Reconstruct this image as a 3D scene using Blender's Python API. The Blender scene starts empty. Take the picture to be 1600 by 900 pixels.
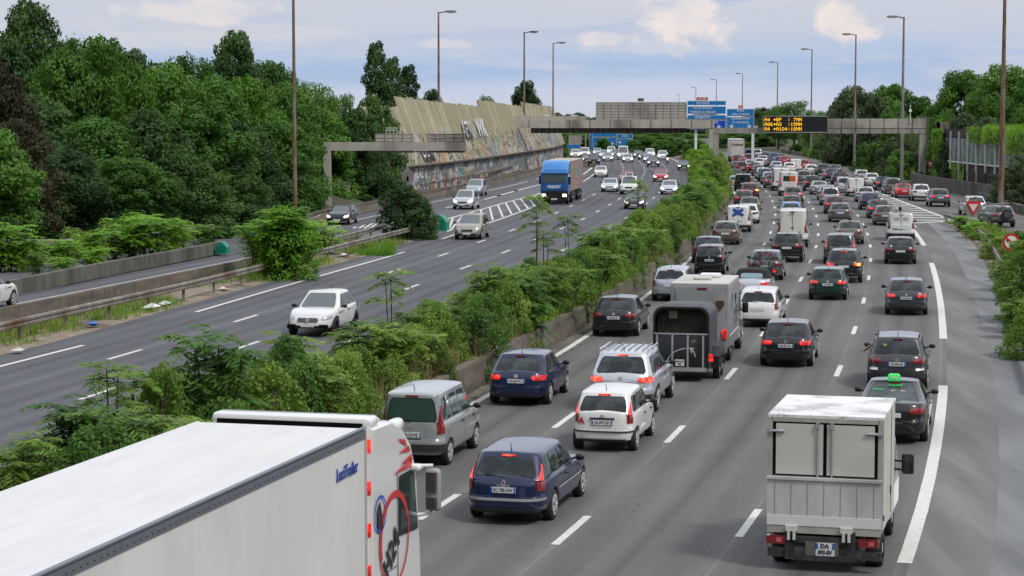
import bpy, bmesh, math, random
from mathutils import Vector, Matrix, noise
sc = bpy.context.scene
COL = sc.collection
rad = math.radians
# ---------------------------------------------------------------- camera
F, HC, HORY = 3280.0, 8.4, 175.0
PITCH = math.atan((450 - HORY) / F)
cam_d = bpy.data.cameras.new('camera'); cam = bpy.data.objects.new('camera', cam_d); COL.objects.link(cam)
cam.location = (0, 0, HC); cam.rotation_euler = (math.pi / 2 - PITCH, 0, 0)
cam_d.sensor_width = 36; cam_d.lens = F / 1600 * 36; cam_d.clip_start = 0.5; cam_d.clip_end = 6000
sc.camera = cam
# ---------------------------------------------------------------- world and sun
SUN_EL, SUN_AZ = 52.0, 132.0       # azimuth measured from +Y (north) clockwise
wd = bpy.data.worlds.new('World'); sc.world = wd; wd.use_nodes = True
nt = wd.node_tree; N = nt.nodes; LK = nt.links; N.clear()
def wn(t, **k):
    n = N.new(t)
    for a, b in k.items():
        setattr(n, a, b)
    return n
def wmath(op, a, b=None, c=None, clamp=False):
    n = wn('ShaderNodeMath', operation=op, use_clamp=clamp)
    for i, v in enumerate((a, b, c)):
        if v is None: continue
        if isinstance(v, (int, float)): n.inputs[i].default_value = v
        else: LK.new(v, n.inputs[i])
    return n.outputs[0]
def wramp(fac, stops, interp='LINEAR'):
    r = wn('ShaderNodeValToRGB'); r.color_ramp.interpolation = interp
    el = r.color_ramp.elements
    while len(el) > 1: el.remove(el[0])
    el[0].position = stops[0][0]; el[0].color = (*stops[0][1], 1)
    for p, c in stops[1:]:
        e = el.new(p); e.color = (*c, 1)
    LK.new(fac, r.inputs[0]); return r.outputs[0]
def wmix(f, a, b):
    m = wn('ShaderNodeMix', data_type='RGBA')
    if isinstance(f, (int, float)): m.inputs[0].default_value = f
    else: LK.new(f, m.inputs[0])
    for v, s in ((a, 6), (b, 7)):
        if isinstance(v, tuple): m.inputs[s].default_value = (*v, 1)
        else: LK.new(v, m.inputs[s])
    return m.outputs[2]
sky = wn('ShaderNodeTexSky', sky_type='NISHITA', sun_disc=False)
sky.sun_elevation = rad(SUN_EL); sky.sun_rotation = rad(SUN_AZ); sky.air_density = 1.0; sky.dust_density = 1.5
tc = wn('ShaderNodeTexCoord'); sep = wn('ShaderNodeSeparateXYZ'); LK.new(tc.outputs['Generated'], sep.inputs[0])
dx, dy, dz = sep.outputs
def wnoise(scale, sx, sy, sz, detail=5, rough=.55, off=(0, 0, 0), dist=0.0):
    mp = wn('ShaderNodeMapping'); mp.inputs['Scale'].default_value = (sx, sy, sz); mp.inputs['Location'].default_value = off
    LK.new(tc.outputs['Generated'], mp.inputs[0])
    n = wn('ShaderNodeTexNoise'); n.inputs['Scale'].default_value = scale; n.inputs['Detail'].default_value = detail
    n.inputs['Roughness'].default_value = rough; n.inputs['Distortion'].default_value = dist
    LK.new(mp.outputs[0], n.inputs[0]); return n.outputs[0]
n1 = wnoise(4.0, 1, 1, 7, 7, .6, (3.1, .4, 0), .5)
n2 = wnoise(9.0, 1, 1, 6, 8, .62, (7.7, 2.1, .3), .3)
# layer of cloud in elevation: pale lilac at the horizon, a blue band, then grey-white cloud deck
el = wmath('ADD', dz, wmath('MULTIPLY', wmath('SUBTRACT', n1, .5), .030))
el = wmath('ADD', el, wmath('MULTIPLY', wmath('SUBTRACT', n2, .5), .012))
band = wramp(wmath('MULTIPLY', el, 10.0, clamp=True), [
    (0.0, (.62, .63, .76)), (.07, (.58, .62, .78)), (.14, (.45, .54, .75)), (.21, (.40, .51, .75)),
    (.28, (.48, .56, .75)), (.36, (.58, .60, .72)), (.50, (.60, .61, .71)), (.75, (.62, .63, .72)), (1.0, (.66, .68, .76))])
patch = wramp(n1, [(.50, (0, 0, 0)), (.60, (1, 1, 1))])
upm = wramp(dz, [(.028, (0, 0, 0)), (.05, (1, 1, 1))])
pm = wmath('MULTIPLY', patch, upm)
band = wmix(wmath('MULTIPLY', pm, .75), band, (.30, .44, .78))
# small streaks of warmer cloud
st = wramp(n2, [(.52, (0, 0, 0)), (.64, (1, 1, 1))])
band = wmix(wmath('MULTIPLY', st, .42), band, (.74, .69, .72))
# two sunlit cumulus heads
n3 = wnoise(45.0, 1, 1, 1.3, 6, .6, (1, 2, 3), .4)
ax = wmath('DIVIDE', dx, dy); ez = wmath('DIVIDE', dz, dy)
def puff(px, py, rx, ry, amp):
    global band
    cx, cz = (px - 800) / F, (HORY - py) / F
    a = wmath('DIVIDE', wmath('SUBTRACT', ax, cx), rx / F); b = wmath('DIVIDE', wmath('SUBTRACT', ez, cz), ry / F)
    r = wmath('SQRT', wmath('ADD', wmath('MULTIPLY', a, a), wmath('MULTIPLY', b, b)))
    r = wmath('ADD', r, wmath('MULTIPLY', wmath('SUBTRACT', n3, .5), 2.4))
    m = wramp(r, [(.62, (1, 1, 1)), (1.0, (0, 0, 0))])
    m = wmath('MULTIPLY', m, wmath('GREATER_THAN', dy, 0))
    shade = wramp(n3, [(.3, (1.02, .84, .76)), (.65, (.80, .72, .74))])
    band = wmix(wmath('MULTIPLY', m, amp), band, shade)
puff(1068, 22, 70, 46, .85); puff(1318, 38, 54, 40, .8); puff(950, 62, 60, 12, .45); puff(330, 20, 130, 22, .5); puff(1010, 75, 100, 16, .3); puff(690, 70, 60, 10, .4)
front = wramp(dy, [(0.0, (0, 0, 0)), (.3, (1, 1, 1))])
deck = wramp(wnoise(2.2, 1, 1, 2.2, 6, .6, (5, 1, 2)), [(.35, (.60, .68, .82)), (.62, (.90, .90, .93))])
hi = wramp(dz, [(.10, (0, 0, 0)), (.22, (1, 1, 1))])
band = wmix(1.0, band, band)
mm_ = wn('ShaderNodeMix', data_type='RGBA', blend_type='MULTIPLY'); mm_.inputs[0].default_value = 1; LK.new(band, mm_.inputs[6]); mm_.inputs[7].default_value = (.82, .85, .84, 1); band = mm_.outputs[2]
cloud = wmix(hi, band, deck)
# unseen dark band put into the sky behind the camera, dims car rears and reflections
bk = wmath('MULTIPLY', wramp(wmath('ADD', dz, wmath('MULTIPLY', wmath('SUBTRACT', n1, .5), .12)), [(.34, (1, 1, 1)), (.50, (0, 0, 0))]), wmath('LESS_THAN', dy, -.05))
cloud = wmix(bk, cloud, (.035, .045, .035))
b1 = wn('ShaderNodeBackground'); LK.new(sky.outputs[0], b1.inputs[0]); b1.inputs[1].default_value = .09
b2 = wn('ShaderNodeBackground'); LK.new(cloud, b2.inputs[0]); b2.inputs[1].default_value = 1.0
ms = wn('ShaderNodeMixShader'); ms.inputs[0].default_value = .93
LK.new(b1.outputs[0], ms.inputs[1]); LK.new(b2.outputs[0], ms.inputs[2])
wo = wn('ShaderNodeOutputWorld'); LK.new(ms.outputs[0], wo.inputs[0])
sun_d = bpy.data.lights.new('sun', 'SUN'); sun = bpy.data.objects.new('sun', sun_d); COL.objects.link(sun)
sun_d.energy = 1.7; sun_d.angle = rad(10); sun_d.color = (1.0, .95, .88)
sd = Vector((math.sin(rad(SUN_AZ)) * math.cos(rad(SUN_EL)), math.cos(rad(SUN_AZ)) * math.cos(rad(SUN_EL)), math.sin(rad(SUN_EL))))
sun.rotation_euler = sd.to_track_quat('Z', 'Y').to_euler(); sun.location = (0, -20, 60)
sc.view_settings.view_transform = 'Standard'; sc.view_settings.look = 'None'
sc.view_settings.exposure = 0.30; sc.view_settings.gamma = 1.0
sc.cycles.max_bounces = 5; sc.cycles.diffuse_bounces = 3; sc.cycles.glossy_bounces = 3; sc.cycles.transparent_max_bounces = 6
sc.cycles.caustics_reflective = False; sc.cycles.caustics_refractive = False; sc.cycles.sample_clamp_indirect = 4
# ---------------------------------------------------------------- picture <-> place
cp, sp = math.cos(PITCH), math.sin(PITCH)
def ray(px, py):
    a, b = (px - 800) / F, -(py - 450) / F
    return Vector((a, cp + b * sp, -sp + b * cp))
def W(px, py, z=0.0):
    r = ray(px, py); t = (z - HC) / r.z
    return Vector((r.x * t, r.y * t, z))
def WD(px, py, d):
    r = ray(px, py); t = d / r.y
    return Vector((r.x * t, d, HC + r.z * t))
def proj(p):
    v = Vector(p) - Vector((0, 0, HC)); zc = v.y * cp - v.z * sp; up = v.y * sp + v.z * cp
    return 800 + F * v.x / zc, 450 - F * up / zc
# ---------------------------------------------------------------- objects
def mk(name, mesh, parent=None, loc=None, rz=0.0):
    o = bpy.data.objects.new(name, mesh); COL.objects.link(o)
    if parent is not None: o.parent = parent
    if loc is not None: o.location = loc
    if rz: o.rotation_euler = (0, 0, rz)
    return o
def tag(o, label=None, cat=None, group=None, kind=None):
    if label: o['label'] = label
    if cat: o['category'] = cat
    if group: o['group'] = group
    if kind: o['kind'] = kind
    return o
def thing(name, label, cat, loc=(0, 0, 0), rz=0.0, group=None):
    return tag(mk(name, None, None, loc, rz), label, cat, group)
def dup_tree(o, parent=None):
    c = o.copy(); COL.objects.link(c)
    if parent is not None: c.parent = parent
    for ch in list(o.children): dup_tree(ch, c)
    return c
class MB:
    def __init__(s): s.v = []; s.f = []; s.m = []; s.uv = None
    def add(s, vs, fs, m=0, M=None):
        o = len(s.v)
        for p in vs:
            p = Vector(p); s.v.append(tuple(M @ p) if M is not None else tuple(p))
        for f in fs: s.f.append([o + i for i in f]); s.m.append(m)
        return s
    def box(s, c, d, m=0, M=None, tx=1.0, ty=1.0):
        x, y, z = c; a, b, h = d[0] / 2, d[1] / 2, d[2] / 2
        vs = [(x + i * a * (tx if k > 0 else 1), y + j * b * (ty if k > 0 else 1), z + k * h) for k in (-1, 1) for i, j in ((-1, -1), (1, -1), (1, 1), (-1, 1))]
        return s.add(vs, [(3, 2, 1, 0), (4, 5, 6, 7), (0, 1, 5, 4), (1, 2, 6, 5), (2, 3, 7, 6), (3, 0, 4, 7)], m, M)
    def bar(s, a, b, r, r2=None, n=8, m=0, cap=True):
        a, b = Vector(a), Vector(b); r2 = r if r2 is None else r2
        d = (b - a).normalized(); u = d.orthogonal().normalized(); w = d.cross(u)
        vs = [];
        for p, q in ((a, r), (b, r2)):
            vs += [p + (u * math.cos(2 * math.pi * i / n) + w * math.sin(2 * math.pi * i / n)) * q for i in range(n)]
        fs = [(i, (i + 1) % n, n + (i + 1) % n, n + i) for i in range(n)]
        if cap: fs += [tuple(range(n))[::-1], tuple(range(n, 2 * n))]
        return s.add(vs, fs, m)
    def beam(s, a, b, w, h, m=0):
        a, b = Vector(a), Vector(b); d = (b - a).normalized()
        u = Vector((0, 0, 1)).cross(d)
        u = u.normalized() if u.length > 1e-3 else Vector((1, 0, 0)); k = d.cross(u)
        vs = [p + u * i * w / 2 + k * j * h / 2 for p in (a, b) for i, j in ((-1, -1), (1, -1), (1, 1), (-1, 1))]
        return s.add(vs, [(0, 1, 2, 3), (7, 6, 5, 4), (0, 4, 5, 1), (1, 5, 6, 2), (2, 6, 7, 3), (3, 7, 4, 0)], m)
    def disc(s, c, r, ax='y', n=20, th=.02, m=0):
        c = Vector(c); d = {'x': Vector((1, 0, 0)), 'y': Vector((0, 1, 0)), 'z': Vector((0, 0, 1))}[ax]
        return s.bar(c - d * th / 2, c + d * th / 2, r, n=n, m=m)
    def prism(s, pts, y0, y1, m=0, M=None, flip=False):
        n = len(pts)
        vs = [(p[0], y0, p[1]) for p in pts] + [(p[0], y1, p[1]) for p in pts]
        return s.add(vs, [tuple(range(n)), tuple(range(2 * n - 1, n - 1, -1))] + [((i + 1) % n, i, n + i, n + (i + 1) % n) for i in range(n)], m, M)
    def grid(s, rows, m=0, close=False, flip=False):
        nr, nc = len(rows), len(rows[0]); vs = [p for r in rows for p in r]; fs = []
        for i in range(nr - 1):
            for j in range(nc if close else nc - 1):
                a, b, c, d = i * nc + j, i * nc + (j + 1) % nc, (i + 1) * nc + (j + 1) % nc, (i + 1) * nc + j
                fs.append((d, c, b, a) if flip else (a, b, c, d))
        return s.add(vs, fs, m)
    def mesh(s, name, mats, smooth=None, uv=None, recalc=False):
        me = bpy.data.meshes.new(name); me.from_pydata([tuple(p) for p in s.v], [], s.f)
        for m in (mats if isinstance(mats, (list, tuple)) else [mats]): me.materials.append(m)
        me.polygons.foreach_set('material_index', s.m)
        if recalc:
            bm = bmesh.new(); bm.from_mesh(me); bmesh.ops.remove_doubles(bm, verts=bm.verts, dist=1e-5)
            bmesh.ops.recalc_face_normals(bm, faces=bm.faces); bm.to_mesh(me); bm.free()
        if smooth is not None:
            me.polygons.foreach_set('use_smooth', [True] * len(me.polygons))
            if smooth < 180: me.set_sharp_from_angle(angle=rad(smooth))
        if uv is not None:
            l = me.uv_layers.new(name='UVMap')
            for p in me.polygons:
                for li in p.loop_indices: l.data[li].uv = uv[me.loops[li].vertex_index]
        me.update(); return me
    def obj(s, name, mats, parent=None, smooth=None, loc=None, rz=0.0, recalc=False, uv=None):
        return mk(name, s.mesh(name, mats, smooth, uv, recalc), parent, loc, rz)
# ---------------------------------------------------------------- materials
MATS = {}
def mat(name, col, rough=.6, metal=0.0, coat=0.0, emis=None, es=1.0, alpha=1.0, spec=.5):
    if name in MATS: return MATS[name]
    m = bpy.data.materials.new(name); m.use_nodes = True; b = m.node_tree.nodes['Principled BSDF']
    b.inputs['Base Color'].default_value = (*col, 1); b.inputs['Roughness'].default_value = rough
    b.inputs['Metallic'].default_value = metal; b.inputs['Coat Weight'].default_value = coat; b.inputs['Coat Roughness'].default_value = .04
    b.inputs['Specular IOR Level'].default_value = spec
    if emis: b.inputs['Emission Color'].default_value = (*emis, 1); b.inputs['Emission Strength'].default_value = es
    MATS[name] = m; return m
class NM:            # tiny node helper around one material
    def __init__(s, name, rough=.8):
        s.m = bpy.data.materials.new(name); s.m.use_nodes = True; s.t = s.m.node_tree; s.b = s.t.nodes['Principled BSDF']
        s.b.inputs['Roughness'].default_value = rough; s.b.inputs['Specular IOR Level'].default_value = .3
        s.tc = s.t.nodes.new('ShaderNodeTexCoord'); s.geo = None; MATS[name] = s.m
    def link(s, a, b): s.t.links.new(a, b)
    def coord(s, kind, scale=(1, 1, 1), rot=(0, 0, 0)):
        mp = s.t.nodes.new('ShaderNodeMapping'); mp.inputs['Scale'].default_value = scale; mp.inputs['Rotation'].default_value = rot
        if kind == 'World':
            g = s.t.nodes.new('ShaderNodeNewGeometry'); s.link(g.outputs['Position'], mp.inputs[0])
        else: s.link(s.tc.outputs[kind], mp.inputs[0])
        return mp.outputs[0]
    def noise(s, co, scale, detail=4, rough=.55, dist=0.0):
        n = s.t.nodes.new('ShaderNodeTexNoise'); n.inputs['Scale'].default_value = scale; n.inputs['Detail'].default_value = detail
        n.inputs['Roughness'].default_value = rough; n.inputs['Distortion'].default_value = dist; s.link(co, n.inputs[0]); return n.outputs[0]
    def ramp(s, f, stops):
        r = s.t.nodes.new('ShaderNodeValToRGB'); e = r.color_ramp.elements
        while len(e) > 1: e.remove(e[0])
        def cc(c): return (c, c, c, 1) if isinstance(c, (int, float)) else (*c, 1)
        e[0].position = stops[0][0]; e[0].color = cc(stops[0][1])
        for p, c in stops[1:]: q = e.new(p); q.color = cc(c)
        s.link(f, r.inputs[0]); return r.outputs[0]
    def math(s, op, a, b=None, clamp=False):
        n = s.t.nodes.new('ShaderNodeMath'); n.operation = op; n.use_clamp = clamp
        for i, v in enumerate((a, b)):
            if v is None: continue
            if isinstance(v, (int, float)): n.inputs[i].default_value = v
            else: s.link(v, n.inputs[i])
        return n.outputs[0]
    def mix(s, f, a, b, mode='MIX'):
        m = s.t.nodes.new('ShaderNodeMix'); m.data_type = 'RGBA'; m.blend_type = mode
        for v, k in ((f, 0), (a, 6), (b, 7)):
            if isinstance(v, (int, float)): m.inputs[k].default_value = v if k == 0 else (v, v, v, 1)
            elif isinstance(v, tuple): m.inputs[k].default_value = (*v, 1)
            else: s.link(v, m.inputs[k])
        return m.outputs[2]
    def sep(s, co):
        n = s.t.nodes.new('ShaderNodeSeparateXYZ'); s.link(co, n.inputs[0]); return n.outputs
    def base(s, c): s.link(c, s.b.inputs['Base Color']); return s
    def bump(s, h, st=.3, dist=.02):
        b = s.t.nodes.new('ShaderNodeBump'); b.inputs['Strength'].default_value = st; b.inputs['Distance'].default_value = dist
        s.link(h, b.inputs['Height']); s.link(b.outputs[0], s.b.inputs['Normal']); return s
def noisy(name, c1, c2, scale=3.0, rough=.85, c3=None, stretch=(1, 1, 1), kind='World', bump=0.0, detail=6, metal=0.0):
    q = NM(name, rough); co = q.coord(kind, stretch); n = q.noise(co, scale, detail, .62)
    c = q.ramp(n, [(.35, c1), (.65, c2)])
    if c3: c = q.mix(q.ramp(q.noise(co, scale * .23, 3), [(.52, 0.0), (.66, 1.0)]), c, c3)
    q.base(c); q.b.inputs['Metallic'].default_value = metal
    if bump: q.bump(n, bump)
    return q.m
def asphalt(name, dark, light, laneoff, tint):
    q = NM(name, .82); uv = q.coord('UV'); s = q.sep(uv)
    fine = q.noise(q.coord('World'), 26, 3, .7); big = q.noise(q.coord('World', (.25, .25, 1)), .7, 4)
    long = q.noise(q.coord('UV', (1.3, .035, 1)), 1.0, 5, .6)
    # tyre tracks and the oil line: follow the lanes, 3.3 m apart
    u = q.math('DIVIDE', q.math('ADD', s[0], laneoff), 3.3); fr = q.math('FRACT', u)
    tri = q.math('ABSOLUTE', q.math('SUBTRACT', fr, .5))
    trk = q.ramp(tri, [(0.0, .16), (.07, .55), (.16, .80), (.24, .55), (.33, .45), (.42, .72), (.5, .85)])
    k = q.math('ADD', q.math('MULTIPLY', trk, .40), q.math('MULTIPLY', long, .55))
    k = q.math('ADD', k, q.math('MULTIPLY', q.math('SUBTRACT', big, .5), .35))
    k = q.math('ADD', k, q.math('MULTIPLY', q.math('SUBTRACT', fine, .5), .8))
    c = q.ramp(k, [(.25, dark), (.85, light)])
    crack = q.ramp(q.noise(q.coord('World', (1, .4, 1)), 1.6, 8, .8), [(.485, 0.0), (.5, 1.0), (.515, 0.0)])
    c = q.mix(q.math('MULTIPLY', crack, .32), c, tint)
    seam = q.ramp(q.math('ABSOLUTE', q.math('SUBTRACT', q.math('FRACT', q.math('ADD', u, .5)), .5)), [(0.0, 1.0), (.008, 1.0), (.013, 0.0)])
    c = q.mix(q.math('MULTIPLY', seam, q.ramp(long, [(.35, 0.0), (.6, .45)])), c, tuple(x * 1.25 for x in light))
    drip = q.ramp(q.noise(q.coord('World', (1, .6, 1)), 3.2, 2, .5), [(.70, 0.0), (.74, .55)])
    c = q.mix(drip, c, dark)
    pch = q.ramp(q.noise(q.coord('UV', (.9, .02, 1)), .45, 0), [(.60, 0.0), (.605, .28)])
    c = q.mix(pch, c, tuple(x * .62 for x in light))
    q.base(c); q.bump(fine, .35, .01); return q.m
M_asR = asphalt('asphalt_right', (.072, .070, .068), (.185, .181, .176), 0.0, (.05, .05, .05))
M_asL = asphalt('asphalt_left', (.055, .056, .064), (.145, .146, .16), 0.0, (.04, .04, .045))
M_asO = noisy('asphalt_shoulder', (.13, .128, .125), (.20, .197, .19), 1.2, .9, (.115, .114, .11), (1, .08, 1), bump=.2)
M_conR = noisy('old_concrete_strip', (.14, .145, .15), (.215, .22, .225), 1.1, .9, (.12, .12, .12), (1, .10, 1), bump=.2, detail=9)
q = NM('road_paint', .6); n = q.noise(q.coord('World'), 7, 7, .75); q.base(q.ramp(n, [(.32, (.20, .20, .20)), (.40, (.56, .55, .51)), (.7, (.74, .73, .68))])); M_paint = q.m
M_dirt = noisy('dry_dirt', (.17, .135, .10), (.32, .26, .20), 2.2, .95, (.11, .10, .07), bump=.5, detail=9)
M_soil = noisy('dark_soil', (.035, .038, .022), (.10, .095, .055), .8, .95, (.05, .075, .03), bump=.5, detail=9)
q = NM('barrier_concrete', .9); w = q.coord('World'); s3 = q.sep(w)
n = q.noise(q.coord('World', (1, .35, 3)), .8, 8, .65); c = q.ramp(n, [(.3, (.075, .062, .05)), (.55, (.16, .135, .112)), (.75, (.24, .21, .175))])
st = q.ramp(q.noise(q.coord('World', (3, 3, .25)), 1.0, 4), [(.5, 0.0), (.62, 1.0)]); c = q.mix(q.math('MULTIPLY', st, .5), c, (.065, .06, .045))
q.base(c); q.bump(n, .4, .03); M_wall = q.m
M_oldw = noisy('old_wall', (.085, .08, .065), (.165, .155, .135), 1.3, .9, (.06, .065, .045), (1, 1, .3), bump=.3, detail=9)
M_conc = noisy('grey_concrete', (.24, .23, .215), (.38, .365, .34), 1.4, .9, (.17, .165, .15), (1, 1, .3), bump=.2)
M_beam = noisy('gantry_paint', (.38, .36, .32), (.48, .455, .41), 1.1, .7, (.20, .18, .16), (1, 1, .4))
M_beamD = noisy('gantry_dark_steel', (.09, .08, .075), (.15, .13, .12), 1.1, .7)  # dark brown-grey steel for stiffeners, housings, joints, slats and cabinets
M_boardB = noisy('board_back', (.36, .34, .31), (.45, .42, .39), .9, .6, (.19, .175, .16), (1, 1, .5))
M_rust = noisy('rusty_pole', (.13, .065, .035), (.27, .19, .14), 3.0, .8, (.30, .28, .25), (1, 1, .35))
M_pole = noisy('grey_pole', (.20, .185, .17), (.32, .30, .28), 2.0, .6, (.17, .10, .065), (1, 1, .35))
M_galv = noisy('galvanised_rail', (.16, .14, .12), (.30, .275, .25), 1.5, .6, (.14, .085, .05), (1, 1, 1), metal=.15)
M_white = mat('white_paint', (.78, .78, .77), .4); M_red = mat('sign_red', (.55, .03, .03), .4); M_black = mat('black_plastic', (.014, .014, .015), .45)
M_dark = mat('dark_recess', (.006, .006, .006), .9, spec=.1); M_rubber = mat('tyre_rubber', (.018, .018, .018), .8)
M_green = mat('attenuator_green', (.0, .22, .13), .5); M_greyp = mat('grey_plate', (.22, .22, .22), .6)
M_blue = mat('sign_blue', (.012, .19, .52), .45); M_blueD = mat('sign_dark_blue', (.01, .06, .55), .45); M_signw = mat('sign_white', (.75, .78, .8), .5)
# ---------------------------------------------------------------- text
def text(s, size, m, parent, M, name='lettering', align='CENTER', bold=0.0, sx=1.0):
    cu = bpy.data.curves.new('t', 'FONT'); cu.body = s; cu.size = size; cu.align_x = align; cu.align_y = 'CENTER'; cu.extrude = .004; cu.offset = bold; cu.resolution_u = 3
    o = bpy.data.objects.new('t', cu); COL.objects.link(o); bpy.context.view_layer.update()
    me = bpy.data.meshes.new_from_object(o); bpy.data.objects.remove(o); bpy.data.curves.remove(cu)
    me.transform(Matrix.Diagonal((sx, 1, 1, 1))); me.transform(M); me.materials.clear(); me.materials.append(m); me.name = name
    return mk(name, me, parent)
FACE_BACK = Matrix.Rotation(math.pi / 2, 4, 'X')             # reads for someone at -Y looking +Y
def face_dir(loc, normal, up=(0, 0, 1)):                      # text facing 'normal' at loc
    n_ = Vector(normal).normalized(); u = Vector(up); x = u.cross(n_).normalized(); u = n_.cross(x)
    M = Matrix((x, u, n_)).transposed().to_4x4(); M.translation = Vector(loc); return M
# ---------------------------------------------------------------- curves on the ground
def smooth(pts, step=3.0):
    P = [Vector(p) for p in pts]; P = [P[0] * 2 - P[1]] + P + [P[-1] * 2 - P[-2]]; out = []
    for i in range(1, len(P) - 2):
        a, b, c, d = P[i - 1:i + 3]; n = max(1, int((c - b).length / step))
        for k in range(n):
            t = k / n
            out.append(.5 * ((2 * b) + (c - a) * t + (2 * a - 5 * b + 4 * c - d) * t * t + (3 * b - a - 3 * c + d) * t ** 3))
    out.append(P[-2]); return out
def lowpass(c, k=2):
    for _ in range(k): c = [c[0]] + [(c[i - 1] + c[i] * 2 + c[i + 1]) / 4 for i in range(1, len(c) - 1)] + [c[-1]]
    return c
def norms(c):
    o = []
    for i in range(len(c)):
        d = c[min(i + 1, len(c) - 1)] - c[max(i - 1, 0)]; d.z = 0; d.normalize(); o.append(Vector((d.y, -d.x, 0)))
    return o                                                   # points to the right of travel (+Y)
def off(c, a): return [p + n * a for p, n in zip(c, norms(c))]
def at_y(c, y):
    for i in range(len(c) - 1):
        if (c[i].y - y) * (c[i + 1].y - y) <= 0 and c[i].y != c[i + 1].y:
            t = (y - c[i].y) / (c[i + 1].y - c[i].y); return c[i].lerp(c[i + 1], t), (c[i + 1] - c[i]).normalized()
    k = 0 if abs(c[0].y - y) < abs(c[-1].y - y) else -2
    d = (c[k + 1] - c[k]).normalized(); p = c[0] if k == 0 else c[-1]
    return p + d * ((y - p.y) / d.y), d
def strip(c, profile, z=None, closed=False):                   # sweep (offset, height) profile along c
    n_ = norms(c); m = MB(); rows = []
    for (a, h) in profile: rows.append([p + k * a + Vector((0, 0, h)) for p, k in zip(c, n_)])
    if closed: rows.append(rows[0])
    m.grid(rows); return m
def lens(c):
    L = [0.0]
    for i in range(1, len(c)): L.append(L[-1] + (c[i] - c[i - 1]).length)
    return L
def road(name, c, offs, z, m, label=None):
    L = lens(c); mb = MB(); rows = []; uv = []
    for a in offs:
        rows.append([p + k * a + Vector((0, 0, z)) for p, k in zip(c, norms(c))]); uv += [(a, l) for l in L]
    mb.grid(rows, flip=False); o = mb.obj(name, m, uv=uv); o['kind'] = 'structure'; return o
def sub(c, s0, s1):
    L = lens(c); o = []
    def at(s):
        for i in range(len(L) - 1):
            if L[i] <= s <= L[i + 1]: return c[i].lerp(c[i + 1], (s - L[i]) / max(1e-6, L[i + 1] - L[i]))
        return c[-1]
    o.append(at(s0)); o += [c[i] for i in range(len(L)) if s0 < L[i] < s1]; o.append(at(s1)); return o
def s_of_y(c, y):
    L = lens(c)
    for i in range(len(c) - 1):
        if c[i].y <= y <= c[i + 1].y: return L[i] + (L[i + 1] - L[i]) * (y - c[i].y) / max(1e-6, c[i + 1].y - c[i].y)
    return 0 if y < c[0].y else L[-1]
def ext(c, y0):
    d = (c[3] - c[0]).normalized(); p = c[0] + d * ((y0 - c[0].y) / d.y); return [p, c[0].lerp(p, .5)] + c
# ================================================================ THE SETTING
gr = MB(); S_ = 40
gv = []
for j in range(-3, 61):
    gv.append([Vector((i * 60.0, j * 50.0, -.10)) for i in range(-30, 31)])
gr.grid(gv); tag(gr.obj('ground', M_soil), kind='structure')
# reference lines (dashes seen in the photograph, back-projected onto the ground)
Bpix = [(810, 900), (898, 830), (1052, 683), (1140, 588), (1191, 524), (1229, 472.5), (1252, 436), (1267, 407), (1276, 384), (1279, 365), (1278, 349), (1275, 335), (1269, 324), (1261, 313), (1250, 302), (1226, 284), (1205, 270), (1183, 256), (1160, 245), (1142, 237.5)]
Bc = lowpass(smooth([W(*p) for p in Bpix], 4), 3); Bc = ext(Bc, -12)
Lpix = [(155, 615), (385, 541), (523, 494), (650, 446), (731, 417), (797, 391), (850, 369), (890, 352), (919, 339), (942, 326), (961, 315), (990, 295), (1005, 275), (1008, 265), (1005, 259), (1000, 253), (991, 247), (976, 241), (955, 236)]
Lc = lowpass(smooth([W(*p) for p in Lpix], 4), 4); Lc = ext(Lc, -12)
road('right_carriageway', Bc, [-7.6, -3.3, 0, 3.3, 6.8], .008, M_asR)
road('left_carriageway', Lc, [-7.6, -3.3, 0, 3.3, 7.3], .008, M_asL)
# right shoulder, concrete strip, dirt verge
Dc = off(Bc, 6.8)
Dn = [p for p in Dc if p.y < 165]
road('right_shoulder', Dn, [-.5, .5, 1.5], .004, M_asO)
road('drain_strip', Dn, [1.45, 2.9], .006, M_conR)
def flat(name, pix, z, m, kind='structure'):
    pts = [(p if isinstance(p, Vector) else W(*p)) for p in pix]; mb = MB(); mb.add([(p.x, p.y, z) for p in pts], [tuple(range(len(pts)))])
    bm = bmesh.new(); me = mb.mesh(name, m); bm.from_mesh(me); bmesh.ops.triangulate(bm, faces=bm.faces)
    bmesh.ops.recalc_face_normals(bm, faces=bm.faces)
    for f in bm.faces:
        if f.normal.z < 0: f.normal_flip()
    bm.to_mesh(me); bm.free(); o = mk(name, me)
    if kind: o['kind'] = kind
    return o
road('dirt_verge', Dn, [2.8, 7.5], -.004, M_dirt)
# slip road merging on the right
Rl = [W(1640, 372), W(1560, 358), W(1490, 345), W(1440, 329), W(1400, 312), W(1372, 302), W(1345, 291), W(1312, 276), W(1280, 263), W(1245, 252), W(1205, 243)]
Rl = smooth(Rl, 5)
Rr = smooth([W(1660, 352), W(1600, 338), W(1560, 326), W(1510, 308), W(1470, 296), W(1433, 284), W(1395, 274), W(1340, 262), W(1290, 252), W(1250, 244), W(1215, 238)], 5)
def between(name, A, B, z, m, n=3):
    K = min(len(A), len(B)); LA, LB = lens(A), lens(B); mb = MB(); rows = []; uv = []
    ys = 60
    for t in range(n + 1):
        row = []
        for i in range(ys + 1):
            a = sub(A, 0, LA[-1] * i / ys)[-1]; b = sub(B, 0, LB[-1] * i / ys)[-1]
            p = a.lerp(b, t / n); p.z += z; row.append(p); uv.append((t * 3.3, i * 4.0))
        rows.append(row)
    mb.grid(rows); o = mb.obj(name, m, uv=uv); o['kind'] = 'structure'; return o
between('merging_slip_road', Rl, Rr, .002, M_asR)
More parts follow.
